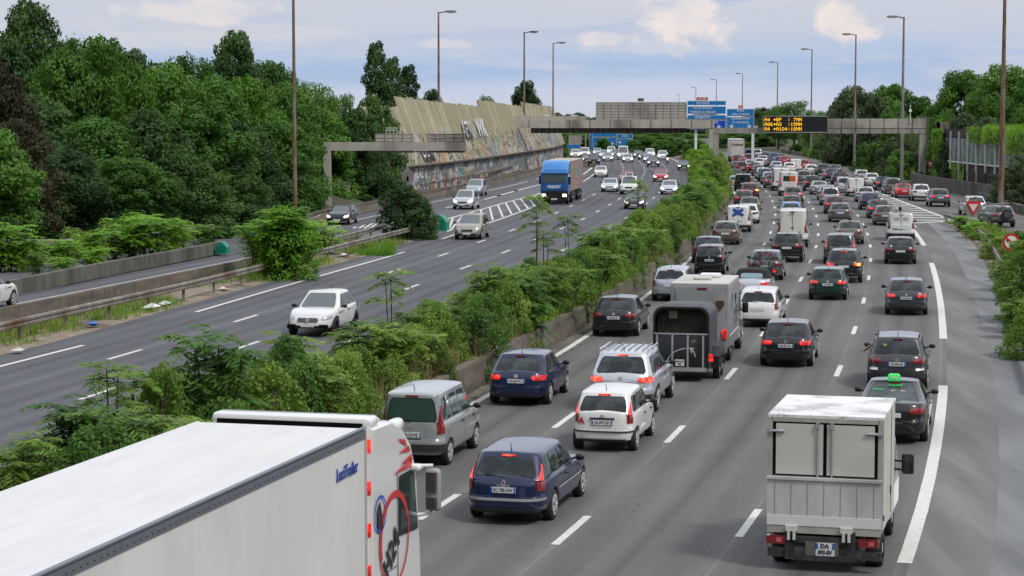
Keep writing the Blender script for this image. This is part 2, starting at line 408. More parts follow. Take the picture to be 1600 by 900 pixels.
flat('merging_gore', [(1480, 350), (1500, 345), (1440, 320), (1372, 296), (1335, 286), (1345, 312), (1431, 362)], -.002, M_asO)
# left slip road (comes down a low ramp)
E2 = smooth([W(-60, 493, 1.0), W(0, 480, 1.0), W(100, 461, .95), W(200, 441, .8), W(300, 421, .6), W(395, 402, .38), W(470, 385, .18), W(530, 370, .04), W(602, 352), W(678, 329), W(749, 314), W(800, 300), W(842, 289), W(905, 275), W(925, 262)], 4)
E2 = lowpass(E2, 3); E2 = ext(E2, 5)
sl = MB(); nn = norms(E2); LL = lens(E2); rows = []; uv = []
for a in (.45, -3.5, -8.6):
    rows.append([p + k * a + Vector((0, 0, .004)) for p, k in zip(E2, nn)]); uv += [(a, l) for l in LL]
sl.grid(rows, flip=True); o = sl.obj('left_slip_road', M_asL, uv=uv); o['kind'] = 'structure'
flat('left_gore', [(560, 372), (690, 380), (845, 322), (935, 272), (925, 262), (842, 286), (700, 322), (600, 348)], .001, M_asL)
# ---- paint
def paint(name, c, s0, s1, w, z=.016):
    p = sub(c, s0, s1); o = strip(p, [(w / 2, z), (-w / 2, z)]).obj(name, M_paint); o['kind'] = 'structure'
def dashes(name, c, yref, per=13.0, ln=3.0, w=.17, y0=30, y1=430, z=.016):
    s0 = s_of_y(c, yref); L = lens(c)[-1]; mb = MB(); k = -12
    while True:
        a = s0 + k * per; k += 1
        if a < s_of_y(c, y0): continue
        if a > min(L - 5, s_of_y(c, y1)): break
        q = strip(sub(c, a, a + ln), [(w / 2, z), (-w / 2, z)]); mb.add(q.v, q.f)
    o = mb.obj(name, M_paint); o['kind'] = 'structure'
for nm, a, rp in (('lane_markings', -3.3, (664, 813)), ('lane_markings', 0, (870, 852)), ('lane_markings', 3.35, (1152, 840))):
    dashes(nm, off(Bc, a), W(*rp).y)
for a, rp in ((-3.2, (178, 562)), (0, (362, 548)), (3.2, (30, 718))):
    dashes('lane_markings', off(Lc, a), W(*rp).y)
q_ = off(Bc, 6.7); ys = [(-12, 33), (38.6, W(1473, 603).y), (W(1476, 530).y, W(1462, 411).y), (W(1449, 384).y, W(1431, 355).y)]
for y0, y1 in ys: paint('edge_line', q_, s_of_y(q_, y0), s_of_y(q_, y1), .28)
q_ = smooth([W(1431, 355), W(1405, 335), W(1385, 318), W(1368, 303), W(1350, 294)], 4); paint('edge_line', q_, 0, lens(q_)[-1], .22)
q_ = smooth([W(1492, 346), W(1440, 326.5), W(1400, 311.5), W(1375, 302), W(1345, 291)], 4); paint('edge_line', q_, 0, lens(q_)[-1], .25)
q_ = smooth([W(560, 735), W(725, 640), W(862, 560), W(922, 522), W(1020, 455), W(1075, 408), W(1112, 375), W(1140, 348), W(1150, 325), W(1149, 305), W(1142, 288), W(1132, 272)], 4); EL = q_
paint('edge_line', q_, 0, lens(q_)[-1], .22)
L0 = off(Lc, -6.4)
L0 = smooth([W(-120, 602), W(0, 573), W(130, 540), W(306, 488), W(470, 440), W(632, 394), W(690, 374), W(760, 350), W(800, 336), W(845, 318), W(905, 287), W(928, 272), W(934, 262)], 4)
for y0, y1 in ((40, W(130, 540).y), (W(306, 488).y, W(632, 394).y), (W(690, 374).y, W(710, 367).y), (W(760, 350).y, 330)):
    paint('edge_line', L0, s_of_y(L0, y0), s_of_y(L0, y1), .2)
q_ = off(Lc, 6.5); paint('edge_line', q_, s_of_y(q_, 40), lens(q_)[-1] - 5, .2)
paint('edge_line', E2, s_of_y(E2, 40), s_of_y(E2, W(602, 352).y), .17); paint('edge_line', E2, s_of_y(E2, W(760, 312).y), s_of_y(E2, 320), .3)
dashes('lane_markings', E2, W(700, 325).y, 13, 3, .3, 150, 230)
q_ = smooth([W(500, 362), W(560, 343), W(604, 334), W(675, 316), W(709, 310), W(759, 299), W(800, 290), W(841, 279), W(880, 266)], 4)
for a in range(0, 6): paint('edge_line', q_, a * 39, min(a * 39 + 30, lens(q_)[-1]), .17)
def zebra(name, A, B, n, w=.55, lean=4.0, f0=0.0, f1=1.0):
    mb = MB(); LA, LB = lens(A)[-1], lens(B)[-1]
    for i in range(n):
        t = f0 + (f1 - f0) * (i + .5) / n
        a = sub(A, 0, LA * t)[-1]; b = sub(B, 0, min(LB, max(.01, LB * t + lean)))[-1]; d = (A[-1] - A[0]).normalized()
        h = [(.5 * w) * d] ; z = Vector((0, 0, .013))
        mid = (a + b) / 2 + d * lean * .0
        mb.add([a - h[0] + z, a + h[0] + z, b + h[0] + z, b - h[0] + z], [(0, 1, 2, 3)])
    bm = bmesh.new(); me = mb.mesh(name, M_paint); bm.from_mesh(me)
    for f in bm.faces:
        if f.normal.z < 0: f.normal_flip()
    bm.to_mesh(me); bm.free(); o = mk(name, me); o['kind'] = 'structure'
gt = smooth([W(700, 342), W(800, 314), W(845, 302), W(905, 283)], 3); gb = smooth([W(700, 362), W(760, 347), W(800, 334), W(845, 317), W(905, 286)], 3)
zebra('zebra_hatching', gt, gb, 20, 1.0, -7.0); paint('edge_line', gt, 0, lens(gt)[-1], .25)
zebra('zebra_hatching', smooth([W(522, 361), W(600, 345.5)], 3), smooth([W(522, 371), W(600, 352)], 3), 6, 1.0, -4)
zebra('zebra_hatching', smooth([W(1431, 351), W(1405, 335), W(1385, 320), W(1368, 305)], 3), smooth([W(1488, 346), W(1440, 327), W(1410, 316), W(1378, 304)], 3), 13, .9, -5)
paint('edge_line', smooth([W(1560, 344), W(1500, 318), W(1460, 305)], 3), 0, 12, .2)
# ---- barriers: median wall, left barrier, retaining wall
WB = [W(430, 800), W(600, 693), W(710, 627), W(760, 597), W(845, 550), W(917, 510), W(1007, 450), W(1060, 407), W(1100, 372), W(1131, 333), W(1141, 305), W(1140, 287), W(1135, 272), W(1120, 257), W(1098, 246)]
WB = lowpass(smooth(WB, 4), 2); WB = ext(WB, 25)
def wall(name, c, prof, m, label, cat, caps=True):
    mb = strip(c, prof, closed=True); n = norms(c)
    for k in (0, -1):
        mb.add([c[k] + n[k] * a + Vector((0, 0, h)) for a, h in prof], [tuple(range(len(prof)))])
    o = mb.obj(name, m, recalc=True); return tag(o, label, cat)
JB = [(-.30, -.1), (-.12, .62), (-.13, .86), (.13, .86), (.12, .60), (.0 + .3, .0 + .08), (.3, -.1)]
MW = [(-.32, -.1), (-.32, .84), (-.02, .86), (.0, .80), (.08, -.1)]
wall('concrete_wall', WB, MW, M_wall, 'long brown stained concrete wall along the bushy central reservation', 'wall')
mdirt = MB()
LE = off(Lc, 7.2); rows = [[], [], [], []]
for i in range(90):
    y = 28 + i * 4.2; a = at_y(LE, y)[0]; b = at_y(WB, y)[0] - Vector((.28, 0, 0))
    for t, h in ((0, .0), (.25, .30), (.8, .50), (1, .62)): rows[[0, .25, .8, 1].index(t)].append(a.lerp(b, t) + Vector((0, 0, h)))
mdirt.grid(rows); 
M_msoil = noisy('median_soil', (.075, .065, .04), (.20, .155, .10), 1.5, .95, (.08, .10, .04), bump=.6, detail=9)
tag(mdirt.obj('median_soil', M_msoil), kind='structure')
# gutter of dirt between wall and edge line
q_ = strip(WB, [(1.0, .011), (.05, .011)]).obj('gutter', noisy('gutter_grime', (.06, .055, .05), (.20, .18, .15), 2.5, .95, (.10, .09, .07), (1, .5, 1))); q_['kind'] = 'structure'
# retaining wall below the left slip road
rw = off(E2, .55); rw = [p for p in rw if p.y < W(520, 372, .1).y and p.y > 50]
mb = MB(); n_ = norms(rw)
mb.grid([[Vector((p.x, p.y, -.1)) + k * .18 for p, k in zip(rw, n_)], [p + k * .14 + Vector((0, 0, .10)) for p, k in zip(rw, n_)], [p - k * .14 + Vector((0, 0, .10)) for p, k in zip(rw, n_)], [Vector((p.x, p.y, -.1)) - k * .14 for p, k in zip(rw, n_)]])
tag(mb.obj('retaining_wall', M_wall), 'low grey-brown retaining wall holding up the left slip road', 'wall')
q_ = strip([p for p in off(L0, 0) if p.y < 145], [(0, .004), (-1.3, .004), (-1.3, .003), (-2.0, .002)]).obj('left_shoulder', M_asO); q_['kind'] = 'structure'
q_ = strip([p for p in off(L0, -2.0) if p.y < 140], [(.5, .008), (-.4, .05), (-2.6, .06)]).obj('left_dirt_verge', M_dirt); q_['kind'] = 'structure'
JL = smooth([W(440, 368), W(500, 347), W(547, 336), W(595, 328), W(662, 313), W(740, 297), W(800, 283), W(865, 264), W(890, 252)], 4)
wall('concrete_barrier', JL, JB, M_wall, 'concrete safety barrier under the graffiti noise wall', 'barrier')
# painted white blocks on it
pb = MB()
for s in (150, 153, 156, 176, 180):
    pass
# parapet of the outer left road
JP = smooth([W(-60, 478, 1.0), W(0, 462, 1.0), W(100, 441, .98), W(200, 421, .8), W(300, 402, .6), W(350, 391, .5)], 4)
wall('concrete_parapet', JP, [(-.15, -.1), (-.15, .55), (.15, .55), (.15, -.1)], M_oldw, 'weathered concrete parapet beside the outer left road, ending at a green cushion', 'barrier')
fr = MB(); flat('outer_left_road', [W(-50, 430, 1.0), W(330, 368, .6), W(400, 352, .4), W(560, 335), W(600, 345), W(395, 402, .3), W(345, 392, .3), W(0, 470, .9)], .0, M_asL)
# ---- guard rails (rail and every post)
def guardrail(c, label, h=.72, post_every=4.0, side=.12, both=False):
    t = thing('guard_rail', label, 'guard rail', c[0])
    prof = [(.02, -.16), (.09, -.12), (.09, -.04), (.03, 0), (.09, .04), (.09, .12), (.02, .16), (-.01, .16), (-.01, -.16)]
    mb = strip([p - c[0] for p in c], [(a + side, b + h) for a, b in prof], closed=True)
    mb.obj('rail', M_galv, t)
    L = lens(c)[-1]; n = min(95, int(L / post_every))
    pm = MB().box((0, 0, .42), (.12, .08, .9)).mesh('post', M_galv)
    for i in range(n + 1):
        mk('post', pm, t, sub(c, 0, max(.01, L * i / max(1, n)))[-1] - c[0])
G1 = smooth([W(-150, 575), W(0, 541), W(60, 526), W(130, 509), W(210, 490), W(300, 468), W(345, 456), W(430, 433), W(540, 402), W(640, 375), W(682, 364)], 4)
guardrail(G1, 'long rusty guard rail along the left carriageway in front of the retaining wall')
G2 = smooth([W(420, 420), W(480, 403), W(540, 387), W(600, 370)], 4); guardrail(G2, 'short double guard rail between the two left bushes')
G3 = smooth([W(1478, 349), W(1500, 356), W(1524, 369), W(1543, 386), W(1556, 406), W(1566, 425), W(1574, 442)], 3); guardrail(G3, 'curved guard rail at the nose of the right slip road', .6)
G4 = smooth([W(1590, 500), W(1597, 525), W(1610, 560), W(1632, 620)], 3); guardrail(G4, 'end of a guard rail behind the bushes at the right edge', .6)
G5 = smooth([W(0, 400, .9), W(90, 400, .8), W(200, 392, .7), W(330, 372, .5)], 4); guardrail([p for p in G5], 'overgrown guard rail behind the left hedge of ailanthus')
G6 = smooth([W(655, 306), W(740, 287), W(800, 272), W(850, 258)], 4); guardrail(G6, 'guard rail between the concrete barrier and the graffiti wall', 1.1)
G7 = smooth([W(440, 383), W(470, 366), W(500, 352)], 4); guardrail(G7, 'short guard rail at the foot of the left gantry leg', .7)
def cushion(px, py, z, sc_, label):
    p = W(px, py, z); _, d = at_y(E2, p.y); t = thing('crash_cushion', label, 'crash cushion', p, math.atan2(-d.x, d.y))
    m = MB(); a = []
    for i in range(9): a.append((-.55 + 1.1 * i / 8, .62 + .5 * math.sin(math.pi * i / 8)))
    m.prism([(-.55, 0.0), (.55, 0.0)] + a[::-1], -.7, .7); m.obj('body', M_green, t); t.scale = (sc_,) * 3
    MB().box((0, -.72, .5), (.8, .03, .5)).obj('panel', mat('attenuator_dark', (0, .15, .09), .5), t)
cushion(688, 360, 0, 1.0, 'green crash cushion at the nose beside the dark bush')
cushion(348, 396, .5, .58, 'green crash cushion at the end of the far left parapet')
# ---- lamp posts
def lamp_post(px, d, h, dirx, label, m, r=.13, py=None):
    x = (px - 800) / F * d; t = thing('street_lamp', label, 'street lamp', (x, d, 0), 0, 'tall motorway street lamps')
    mb = MB(); mb.bar((0, 0, -.2), (0, 0, h * .42), r * 1.25, r, 10); mb.bar((0, 0, h * .42), (0, 0, h), r * .98, r * .6, 10)
    mb.obj('pole', m, t, 60); MB().bar((0, 0, h - .1), (dirx * 1.0, 0, h + .05), r * .45, r * .4, 6).obj('arm', m, t)
    hd = MB(); pr = [(0, -.02), (.25, -.17), (1.0, -.19), (1.35, -.05), (1.3, .09), (.5, .12), (0, .07)]
    hd.prism([(dirx * (.75 + a), h + .06 + b) for a, b in pr], -.19, .19); hd.obj('lamp_head', M_pole, t, recalc=True)
for i, (px, d, dr, lb, m, r) in enumerate([
        (461, 150, 1, 'rusty lamp post rising beside the bright bush, its head out of the picture', M_rust, .13),
        (686, 246, 1, 'rusty lamp post in front of the highest part of the noise wall', M_rust, .16),
        (819, 308, 1, 'lamp post in front of the far end of the noise wall', M_rust, .16),
        (864, 356, 1, 'lamp post just past the far end of the noise wall', M_pole, .16),
        (1564, 157, -1, 'thick brown lamp post at the right edge beside the spare-wheel car', M_rust, .18),
        (1408, 259, -1, 'lamp post behind the right end of the big gantry', M_pole, .19),
        (1334, 317, -1, 'lamp post behind the middle of the grey gantry cladding', M_pole, .17),
        (1266, 392, -1, 'lamp post above the message board right part', M_pole, .16),
        (1213, 494, -1, 'lamp post above the message board left part', M_pole, .16),
        (1158.5, 640, -1, 'lamp post rising behind the smaller blue sign', M_pole, .16),
        (1118, 760, -1, 'lamp post rising behind the right half of the large blue sign', M_pole, .16),
        (1086, 1000, -1, 'far lamp post behind the left half of the large blue sign', M_pole, .18),
        (1060, 1400, -1, 'farthest small lamp post left of the large blue sign', M_pole, .22)]):
    lamp_post(px, d, 20.0, dr, lb, m, r)
# ---- gantries
def gx(px, d): return (px - 800) / F * d
def gz(py, d): return HC - (py - HORY) / F * d
def backpanel(t, x0, x1, z0, z1, y, ribs, m=M_boardB, rows=5, frame=M_beam):
    mb = MB(); nr = rows; hh = (z1 - z0) / nr
    for k in range(nr): mb.box(((x0 + x1) / 2, y, z0 + hh * (k + .5)), (x1 - x0, .05, hh * .93))
    mb.obj('board_back', m, t)
    rb = MB()
    for i in range(ribs): x = x0 + .1 + (x1 - x0 - .2) * i / (ribs - 1); rb.box((x, y - .08, (z0 + z1) / 2), (.07, .10, z1 - z0 + .05))
    for k in range(nr + 1): rb.box(((x0 + x1) / 2, y - .05, z0 + hh * k), (x1 - x0, .03, .05))
    rb.obj('frame', frame, t)
# A: left cantilever gantry
dA = 181.0; t = thing('sign_gantry', 'grey cantilever gantry over the left slip road with two board backs', 'gantry', (gx(512, dA), dA, 0))
MB().box((0, 0, gz(222, dA) / 2), (.62, .6, gz(222, dA))).obj('leg', M_beam, t)
x1 = gx(727, dA) - gx(512, dA); MB().box((x1 / 2 - .1, 0, (gz(222, dA) + gz(235, dA)) / 2), (x1 + .3, .5, .72)).obj('beam', M_beam, t)
for a, b, c_, e in ((586, 647, 209, 238), (667, 727, 209, 238)):
    backpanel(t, gx(a, dA) - gx(512, dA), gx(b, dA) - gx(512, dA), gz(e, dA), gz(c_, dA), .55, 5)
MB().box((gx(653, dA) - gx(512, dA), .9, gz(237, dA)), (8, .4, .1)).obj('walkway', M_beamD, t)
for a in (612, 694):
    w_ = MB(); x = gx(a, dA) - gx(512, dA)
    for i in range(4): w_.box((x - .45 + .3 * i, .6, gz(204, dA)), (.04, .04, .55))
    for k in range(2): w_.box((x, .6, gz(208, dA) + .25 + .2 * k), (.95, .04, .05))
    w_.obj('railing', M_white, t)
# B: big gantry over the left carriageway, seen from behind
dB = 296.0; ox = gx(795, dB); t = thing('sign_gantry', 'long grey gantry seen from behind over the oncoming carriageway with a big ribbed board back', 'gantry', (ox, dB, 0))
for a in (795, 1111): MB().box((gx(a, dB) - ox, 0, gz(192, dB) / 2), (.72, .7, gz(192, dB))).obj('leg', M_beam, t)
m_ = MB(); m_.box(((gx(1111, dB) - ox) / 2, 0, (gz(187, dB) + gz(200, dB)) / 2), (gx(1111, dB) - ox + .7, .8, 1.15)); m_.obj('beam', M_beam, t)
sx_ = MB()
for i in range(11): sx_.box(((gx(1111, dB) - ox) * i / 10, -.42, (gz(187, dB) + gz(200, dB)) / 2), (.07, .06, 1.2))
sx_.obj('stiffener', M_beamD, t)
backpanel(t, gx(931, dB) - ox, gx(1073, dB) - ox, gz(187, dB), gz(160, dB), .8, 13, rows=6)
MB().box((gx(1003, dB) - ox, .95, gz(160, dB) - .6), (gx(1073, dB) - gx(931, dB), .05, .09)).obj('gap_strip', M_signw, t)
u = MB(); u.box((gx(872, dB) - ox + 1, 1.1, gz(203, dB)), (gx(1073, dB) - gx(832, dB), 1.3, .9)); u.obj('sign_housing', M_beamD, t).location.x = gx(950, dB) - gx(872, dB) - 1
r2 = MB()
for i in range(26): r2.box((gx(834, dB) - ox + (gx(1070, dB) - gx(834, dB)) * i / 25, .42, gz(203, dB)), (.06, .05, .9))
r2.obj('bracket', M_boardB, t)
MB().box((gx(1001, dB) - ox, .8, gz(156, dB)), (.85, .3, .45)).obj('cabinet', M_beamD, t)
for a in (854, 897): MB().box((gx(a, dB) - ox, .5, gz(183, dB)), (.9, .05, .6)).obj('small_panel', M_signw, t)
MB().box((gx(860, dB) - ox, 0, gz(187, dB) + .25), (10, .05, .5)).obj('railing', M_boardB, t)
# C: gantry with the message board
dC = 250.0; ox = gx(1118, dC); t = thing('sign_gantry', 'pale grey gantry across the jammed carriageway carrying the message board', 'gantry', (ox, dC, 0))
MB().box((0, 0, gz(207, dC) / 2), (.6, .6, gz(207, dC))).obj('leg', M_conc, t); MB().box((gx(1440, dC) - ox, 0, gz(206, dC) / 2), (.75, .6, gz(206, dC))).obj('leg', M_beam, t)
wC = gx(1445, dC) - ox; MB().box((wC / 2 - .15, 0, (gz(200, dC) + gz(208, dC)) / 2), (wC + .3, .7, .66)).obj('beam', M_conc, t)
a, b = gx(1291, dC) - ox, gx(1445, dC) - ox
MB().box(((a + b) / 2, -.1, (gz(185, dC) + gz(200, dC)) / 2), (b - a, .6, 1.1)).obj('cladding', M_beam, t)
j = MB()
for i in range(8): j.box((a + (b - a) * i / 7, -.42, (gz(185, dC) + gz(208, dC)) / 2), (.05, .06, 1.75))
j.obj('joint', M_beamD, t)
MB().box((gx(1419, dC) - ox, -.5, gz(178, dC)), (.08, .08, 2.2)).disc((gx(1419, dC) - ox, -.5, gz(173, dC)), .18, 'y', 12, .25).obj('siren_mast', M_signw, t)
MB().box((gx(1443, dC) - ox, 0, gz(184, dC)), (.9, .5, .3)).obj('cabinet', M_beamD, t)
# message board
t = thing('message_board', 'black electronic message board with amber journey times on the pale gantry', 'message board', (gx(1240, dC), dC - .75, gz(194, dC)))
bw, bh = gx(1290, dC) - gx(1190, dC), gz(181.5, dC) - gz(206.5, dC)
MB().box((0, 0, 0), (bw, .5, bh)).obj('screen', mat('board_black', (.012, .013, .018), .5), t)
f = MB()
for z in (-1, 1): f.box((0, -.26, z * bh / 2), (bw + .1, .06, .09))
for x in (-1, 1): f.box((x * bw / 2, -.26, 0), (.08, .06, bh + .1))
f.obj('frame', M_boardB, t)
M_amber = mat('amber_led', (.3, .15, .0), .5, emis=(1.0, .52, .02), es=1.15)
DOT = {'A': '01110 10001 10001 11111 10001 10001 10001', '4': '00010 00110 01010 10010 11111 00010 00010', '8': '01110 10001 10001 01110 10001 10001 01110', '6': '01110 10000 10000 11110 10001 10001 01110',
    'B': '11110 10001 10001 11110 10001 10001 11110', 'P': '11110 10001 10001 11110 10000 10000 10000', '3': '11110 00001 00001 01110 00001 00001 11110', '1': '00100 01100 00100 00100 00100 00100 01110', '0': '01110 10001 10001 10001 10001 10001 01110',
    '7': '11111 00001 00010 00100 01000 01000 01000', 'M': '10001 11011 10101 10101 10001 10001 10001', 'N': '10001 11001 10101 10101 10011 10001 10001', '5': '11111 10000 11110 00001 00001 10001 01110', ':': '00000 00100 00100 00000 00100 00100 00000',
    '>': '00000 00100 00110 11111 00110 00100 00000'}
def led_row(s, z, t):
    cell = .056; m = MB(); x = -bw / 2 + .18
    for ch in s:
        if ch != ' ':
            for r_, row in enumerate(DOT[ch].split()):
                for c_, v in enumerate(row):
                    if v == '1': m.box((x + c_ * cell, -.275, z + (3 - r_) * cell), (.053, .03, .053))
        x += cell * 6.1
    m.obj('lettering', M_amber, t)
for s, z in (('A4 >BP  : 7MN', .55), ('A86>A3  :15MN', .0), ('A4 >A104:18MN', -.55)): led_row(s, z, t)
# D: blue direction signs on a farther gantry
dD = 340.0; ox = gx(1087, dD); t = thing('sign_gantry', 'far gantry holding the two big blue direction signs', 'gantry', (ox, dD, 0))
for a in (1087, 1176): MB().box((gx(a, dD) - ox, .6, gz(203, dD) / 2), (.4, .4, gz(203, dD))).obj('leg', M_signw, t)
MB().box((gx(1131, dD) - ox, .7, gz(199, dD)), (gx(1178, dD) - gx(1073, dD), .5, .6)).obj('beam', M_beam, t)
def bluesign(d, x0, x1, blocks, label, tabs=None, kind='direction_sign', ts=1.0, tx=0.0):
    X0, X1 = gx(x0, d), gx(x1, d); cx = (X0 + X1) / 2; zt, zb_ = gz(blocks[0][0], d), gz(blocks[-1][1], d)
    t = thing(kind, label, 'road sign', (cx, d, (zt + zb_) / 2)); oz = (zt + zb_) / 2
    for (p0, p1, m, lines) in blocks:
        z1, z0 = gz(p0, d) - oz, gz(p1, d) - oz; h = z1 - z0
        MB().box((0, 0, (z0 + z1) / 2), (X1 - X0, .12, h)).obj('panel', M_signw, t); MB().box((0, -.065, (z0 + z1) / 2), (X1 - X0 - .12, .03, h - .12)).obj('panel_face', m, t)
        for i, s in enumerate(lines):
            z = z1 - h * (i + .5) / len(lines)
            if s == 'ARROWS':
                a = MB()
                for x in (-.32, .32):
                    xx = x * (X1 - X0); a.prism([(xx - .09, z + .3), (xx + .09, z + .3), (xx + .09, z - .02), (xx + .45, z + .12), (xx, z - .36), (xx - .45, z + .12), (xx - .09, z - .02)], -.10, -.07)
                a.obj('arrow', M_signw, t, recalc=True)
            else:
                text(s, min(ts, h / len(lines) * 1.0) * .8, M_signw, t, Matrix.Translation((tx * (X1 - X0), -.09, z)) @ FACE_BACK, bold=.004, sx=1.0)
    if tabs:
        a, s = tabs; MB().box((gx(a, d) - cx, 0, zt - oz + .3), (len(s) * .27 + .2, .12, .5)).obj('number_tab', M_red, t)
        text(s, .42, M_signw, t, Matrix.Translation((gx(a, d) - cx, -.08, zt - oz + .3)) @ FACE_BACK, bold=.01)
    return t
bluesign(dD, 1073, 1133, [(157.5, 164.5, M_blue, ['A3 LILLE']), (166, 178, M_blue, ['METZ-NANCY', 'MARNE-LA-VALLEE']), (179.5, 186.5, M_blue, ['BOBIGNY']), (187.5, 201, M_blueD, ['NOGENT S/ MARNE', 'ARROWS'])],
    'large blue direction sign reading Lille, Metz-Nancy and Bobigny', (1096, 'A4-A86'), ts=.95, tx=-.1)
bluesign(dD, 1134.5, 1177, [(170, 181.5, M_blue, ['PARIS', 'IVRY S/ SEINE']), (182.5, 200, M_blue, ['CHARENTON', 'ST MAURICE', 'ARROWS'])],
    'smaller blue direction sign reading Paris and Charenton', (1156, 'A4'), ts=.8)
dE = 470.0
bluesign(dE, 925, 963, [(204, 213, M_blue, []), (214, 227, M_blue, ['MARNE', 'ARROWS'])], 'far blue direction sign seen under the big gantry, left one', ts=.7)
bluesign(dE, 964, 988, [(209, 216, M_blue, ['PARIS']), (216.5, 227, M_blue, ['ARROWS'])], 'far blue direction sign seen under the big gantry, right one', ts=.7)
bluesign(dE + 20, 884, 906, [(225, 241, M_blue, [])], 'low far blue sign beside the round bush under the gantry', ts=.7)
bluesign(dE + 10, 921, 928, [(200, 240, M_blue, [])], 'tall narrow far blue panel left of the far direction signs', ts=.7)
t = thing('sign_gantry', 'far low gantry carrying the two far blue signs', 'gantry', (gx(925, dE), dE + .8, 0))
for a in (915, 921): MB().box((gx(a, dE) - gx(925, dE), 0, 3), (.3, .3, 6.5)).obj('leg', M_conc, t)
MB().box((5, 0, gz(221, dE)), (11, .4, .5)).obj('beam', M_boardB, t)
t = thing('sign_board', 'far grey gantry board seen from behind next to the round bush', 'sign board', (gx(898, 430), 430, 0))
backpanel(t, -1.3, 1.5, gz(225, 430), gz(211, 430), 0, 5, rows=4); MB().box((0, .1, gz(223, 430) / 2), (.2, .2, gz(223, 430))).obj('post', M_beamD, t)
# ---- noise wall on the left: lower graffiti wall + leaning slatted panels
def graffiti(name, base1, base2, seed, amt):
    q = NM(name, .85); uv = q.coord('UV'); s = q.sep(uv)
    slat = q.noise(q.coord('UV', (1.9, .02, 1)), 1.0, 2, .5)
    c = q.ramp(slat, [(.34, base1), (.5, base2), (.62, tuple(x * .72 for x in base1)), (.7, (.78, .74, .60))])
    c = q.mix(q.math('MULTIPLY', q.ramp(q.noise(q.coord('UV', (.10, 1.2, 1)), .8, 5), [(.4, 0.0), (.7, 1.0)]), .35), c, (.20, .18, .14))
    g = q.noise(q.coord('UV', (.20, 2.4, 1)), .8 + seed * .1, 3, .6, 1.6)
    col = q.ramp(q.noise(q.coord('UV', (.13, .9, 1)), 1.3, 1), [(.3, (.42, .42, .44)), (.4, (.12, .22, .30)), (.47, (.60, .60, .60)), (.52, (.52, .26, .10)), (.58, (.6, .6, .62)), (.63, (.20, .36, .28)), (.7, (.35, .10, .12))])
    low = q.ramp(s[1], [(0.0, 1.0), (amt, 1.0), (amt + .12, 0.0)])
    k = q.math('MULTIPLY', q.ramp(g, [(.50, 0.0), (.53, 1.0)]), low)
    c = q.mix(q.math('MULTIPLY', k, .8), c, col)
    out = q.math('MULTIPLY', q.ramp(g, [(.475, 0.0), (.49, 1.0), (.505, 1.0), (.52, 0.0)]), low)
    c = q.mix(q.math('MULTIPLY', out, .8), c, (.03, .03, .035))
    q.base(c); return q.m
M_slat = graffiti('slatted_panels', (.66, .62, .47), (.43, .39, .26), 1, .40); M_graf = graffiti('graffiti_low_wall', (.16, .155, .15), (.24, .24, .24), 3, .8)
NW = smooth([W(592, 310), W(600, 308), W(690, 294), W(760, 281), W(820, 268), W(862, 258), W(880, 249)], 3)
LN = lens(NW); nW = norms(NW)
t = thing('noise_wall', 'tall slatted noise wall leaning back, covered in graffiti, beside the left slip road', 'noise wall', NW[0]); o0 = NW[0]
mb = strip([p - o0 for p in NW], [(.0, -.1), (.0, 2.9)]); uv = [(l, v) for v in (0, .6) for l in LN]
mb.obj('lower_wall', M_graf, t, uv=uv)
def panel_top(px):                       # ragged top edge, as steps of panel height
    for x0, x1, h0, h1 in ((0, 650, 8.7, 8.9), (650, 772, 10.0, 9.1), (772, 836, 9.9, 9.2), (836, 999, 9.8, 7.6)):
        if px < x1: return h0 + (h1 - h0) * max(0, px - x0) / (x1 - x0)
sl = MB(); uvs = []; s = 0.0; rnd = random.Random(4)
while s < LN[-1] - .3:
    a = sub(NW, 0, max(.01, s))[-1] - o0; d = (sub(NW, 0, s + .3)[-1] - o0 - a).normalized(); n = Vector((d.y, -d.x, 0))
    px = proj(a + o0 + Vector((0, 0, 3)))[0]; h = panel_top(px) + rnd.choice((-.15, -.05, 0, .05, .05, .15)); w = .30
    lo = a + n * .25 + Vector((0, 0, 2.85)); up = a - n * (h - 2.9) * .30 + Vector((0, 0, h)) ; up += d * (-1.0)
    st = n * (.10 if int(s / .3) % 2 else .0)
    sl.add([lo + st, lo + d * w + st, up + d * w + st, up + st, lo + st - n * .12, lo + d * w + st - n * .12, up + d * w + st - n * .12, up + st - n * .12],
           [(0, 1, 2, 3), (7, 6, 5, 4), (3, 2, 6, 7), (0, 3, 7, 4), (1, 5, 6, 2), (0, 4, 5, 1)])
    for vv in (0.0, 0.0, 1.0, 1.0) * 2: uvs.append((s + (0 if len(uvs) % 4 in (0, 3) else .28), vv))
    s += .31
sl.obj('slatted_panel', M_slat, t, uv=uvs)
cp_ = MB()
for hh, kk in ((6.0, .0),):
    pts = [p - o0 - k * ((hh - 2.9) * .30 - .12) + Vector((0, 0, hh)) for p, k in zip(NW, nW)]
    for i in range(len(pts) - 1): cp_.beam(pts[i], pts[i + 1], .10, .10)
for i in range(len(NW) - 1): cp_.beam(NW[i] - o0 + nW[i] * .3 + Vector((0, 0, 2.8)), NW[i + 1] - o0 + nW[i + 1] * .3 + Vector((0, 0, 2.8)), .3, .16)
cp_.obj('rail', M_beamD, t)
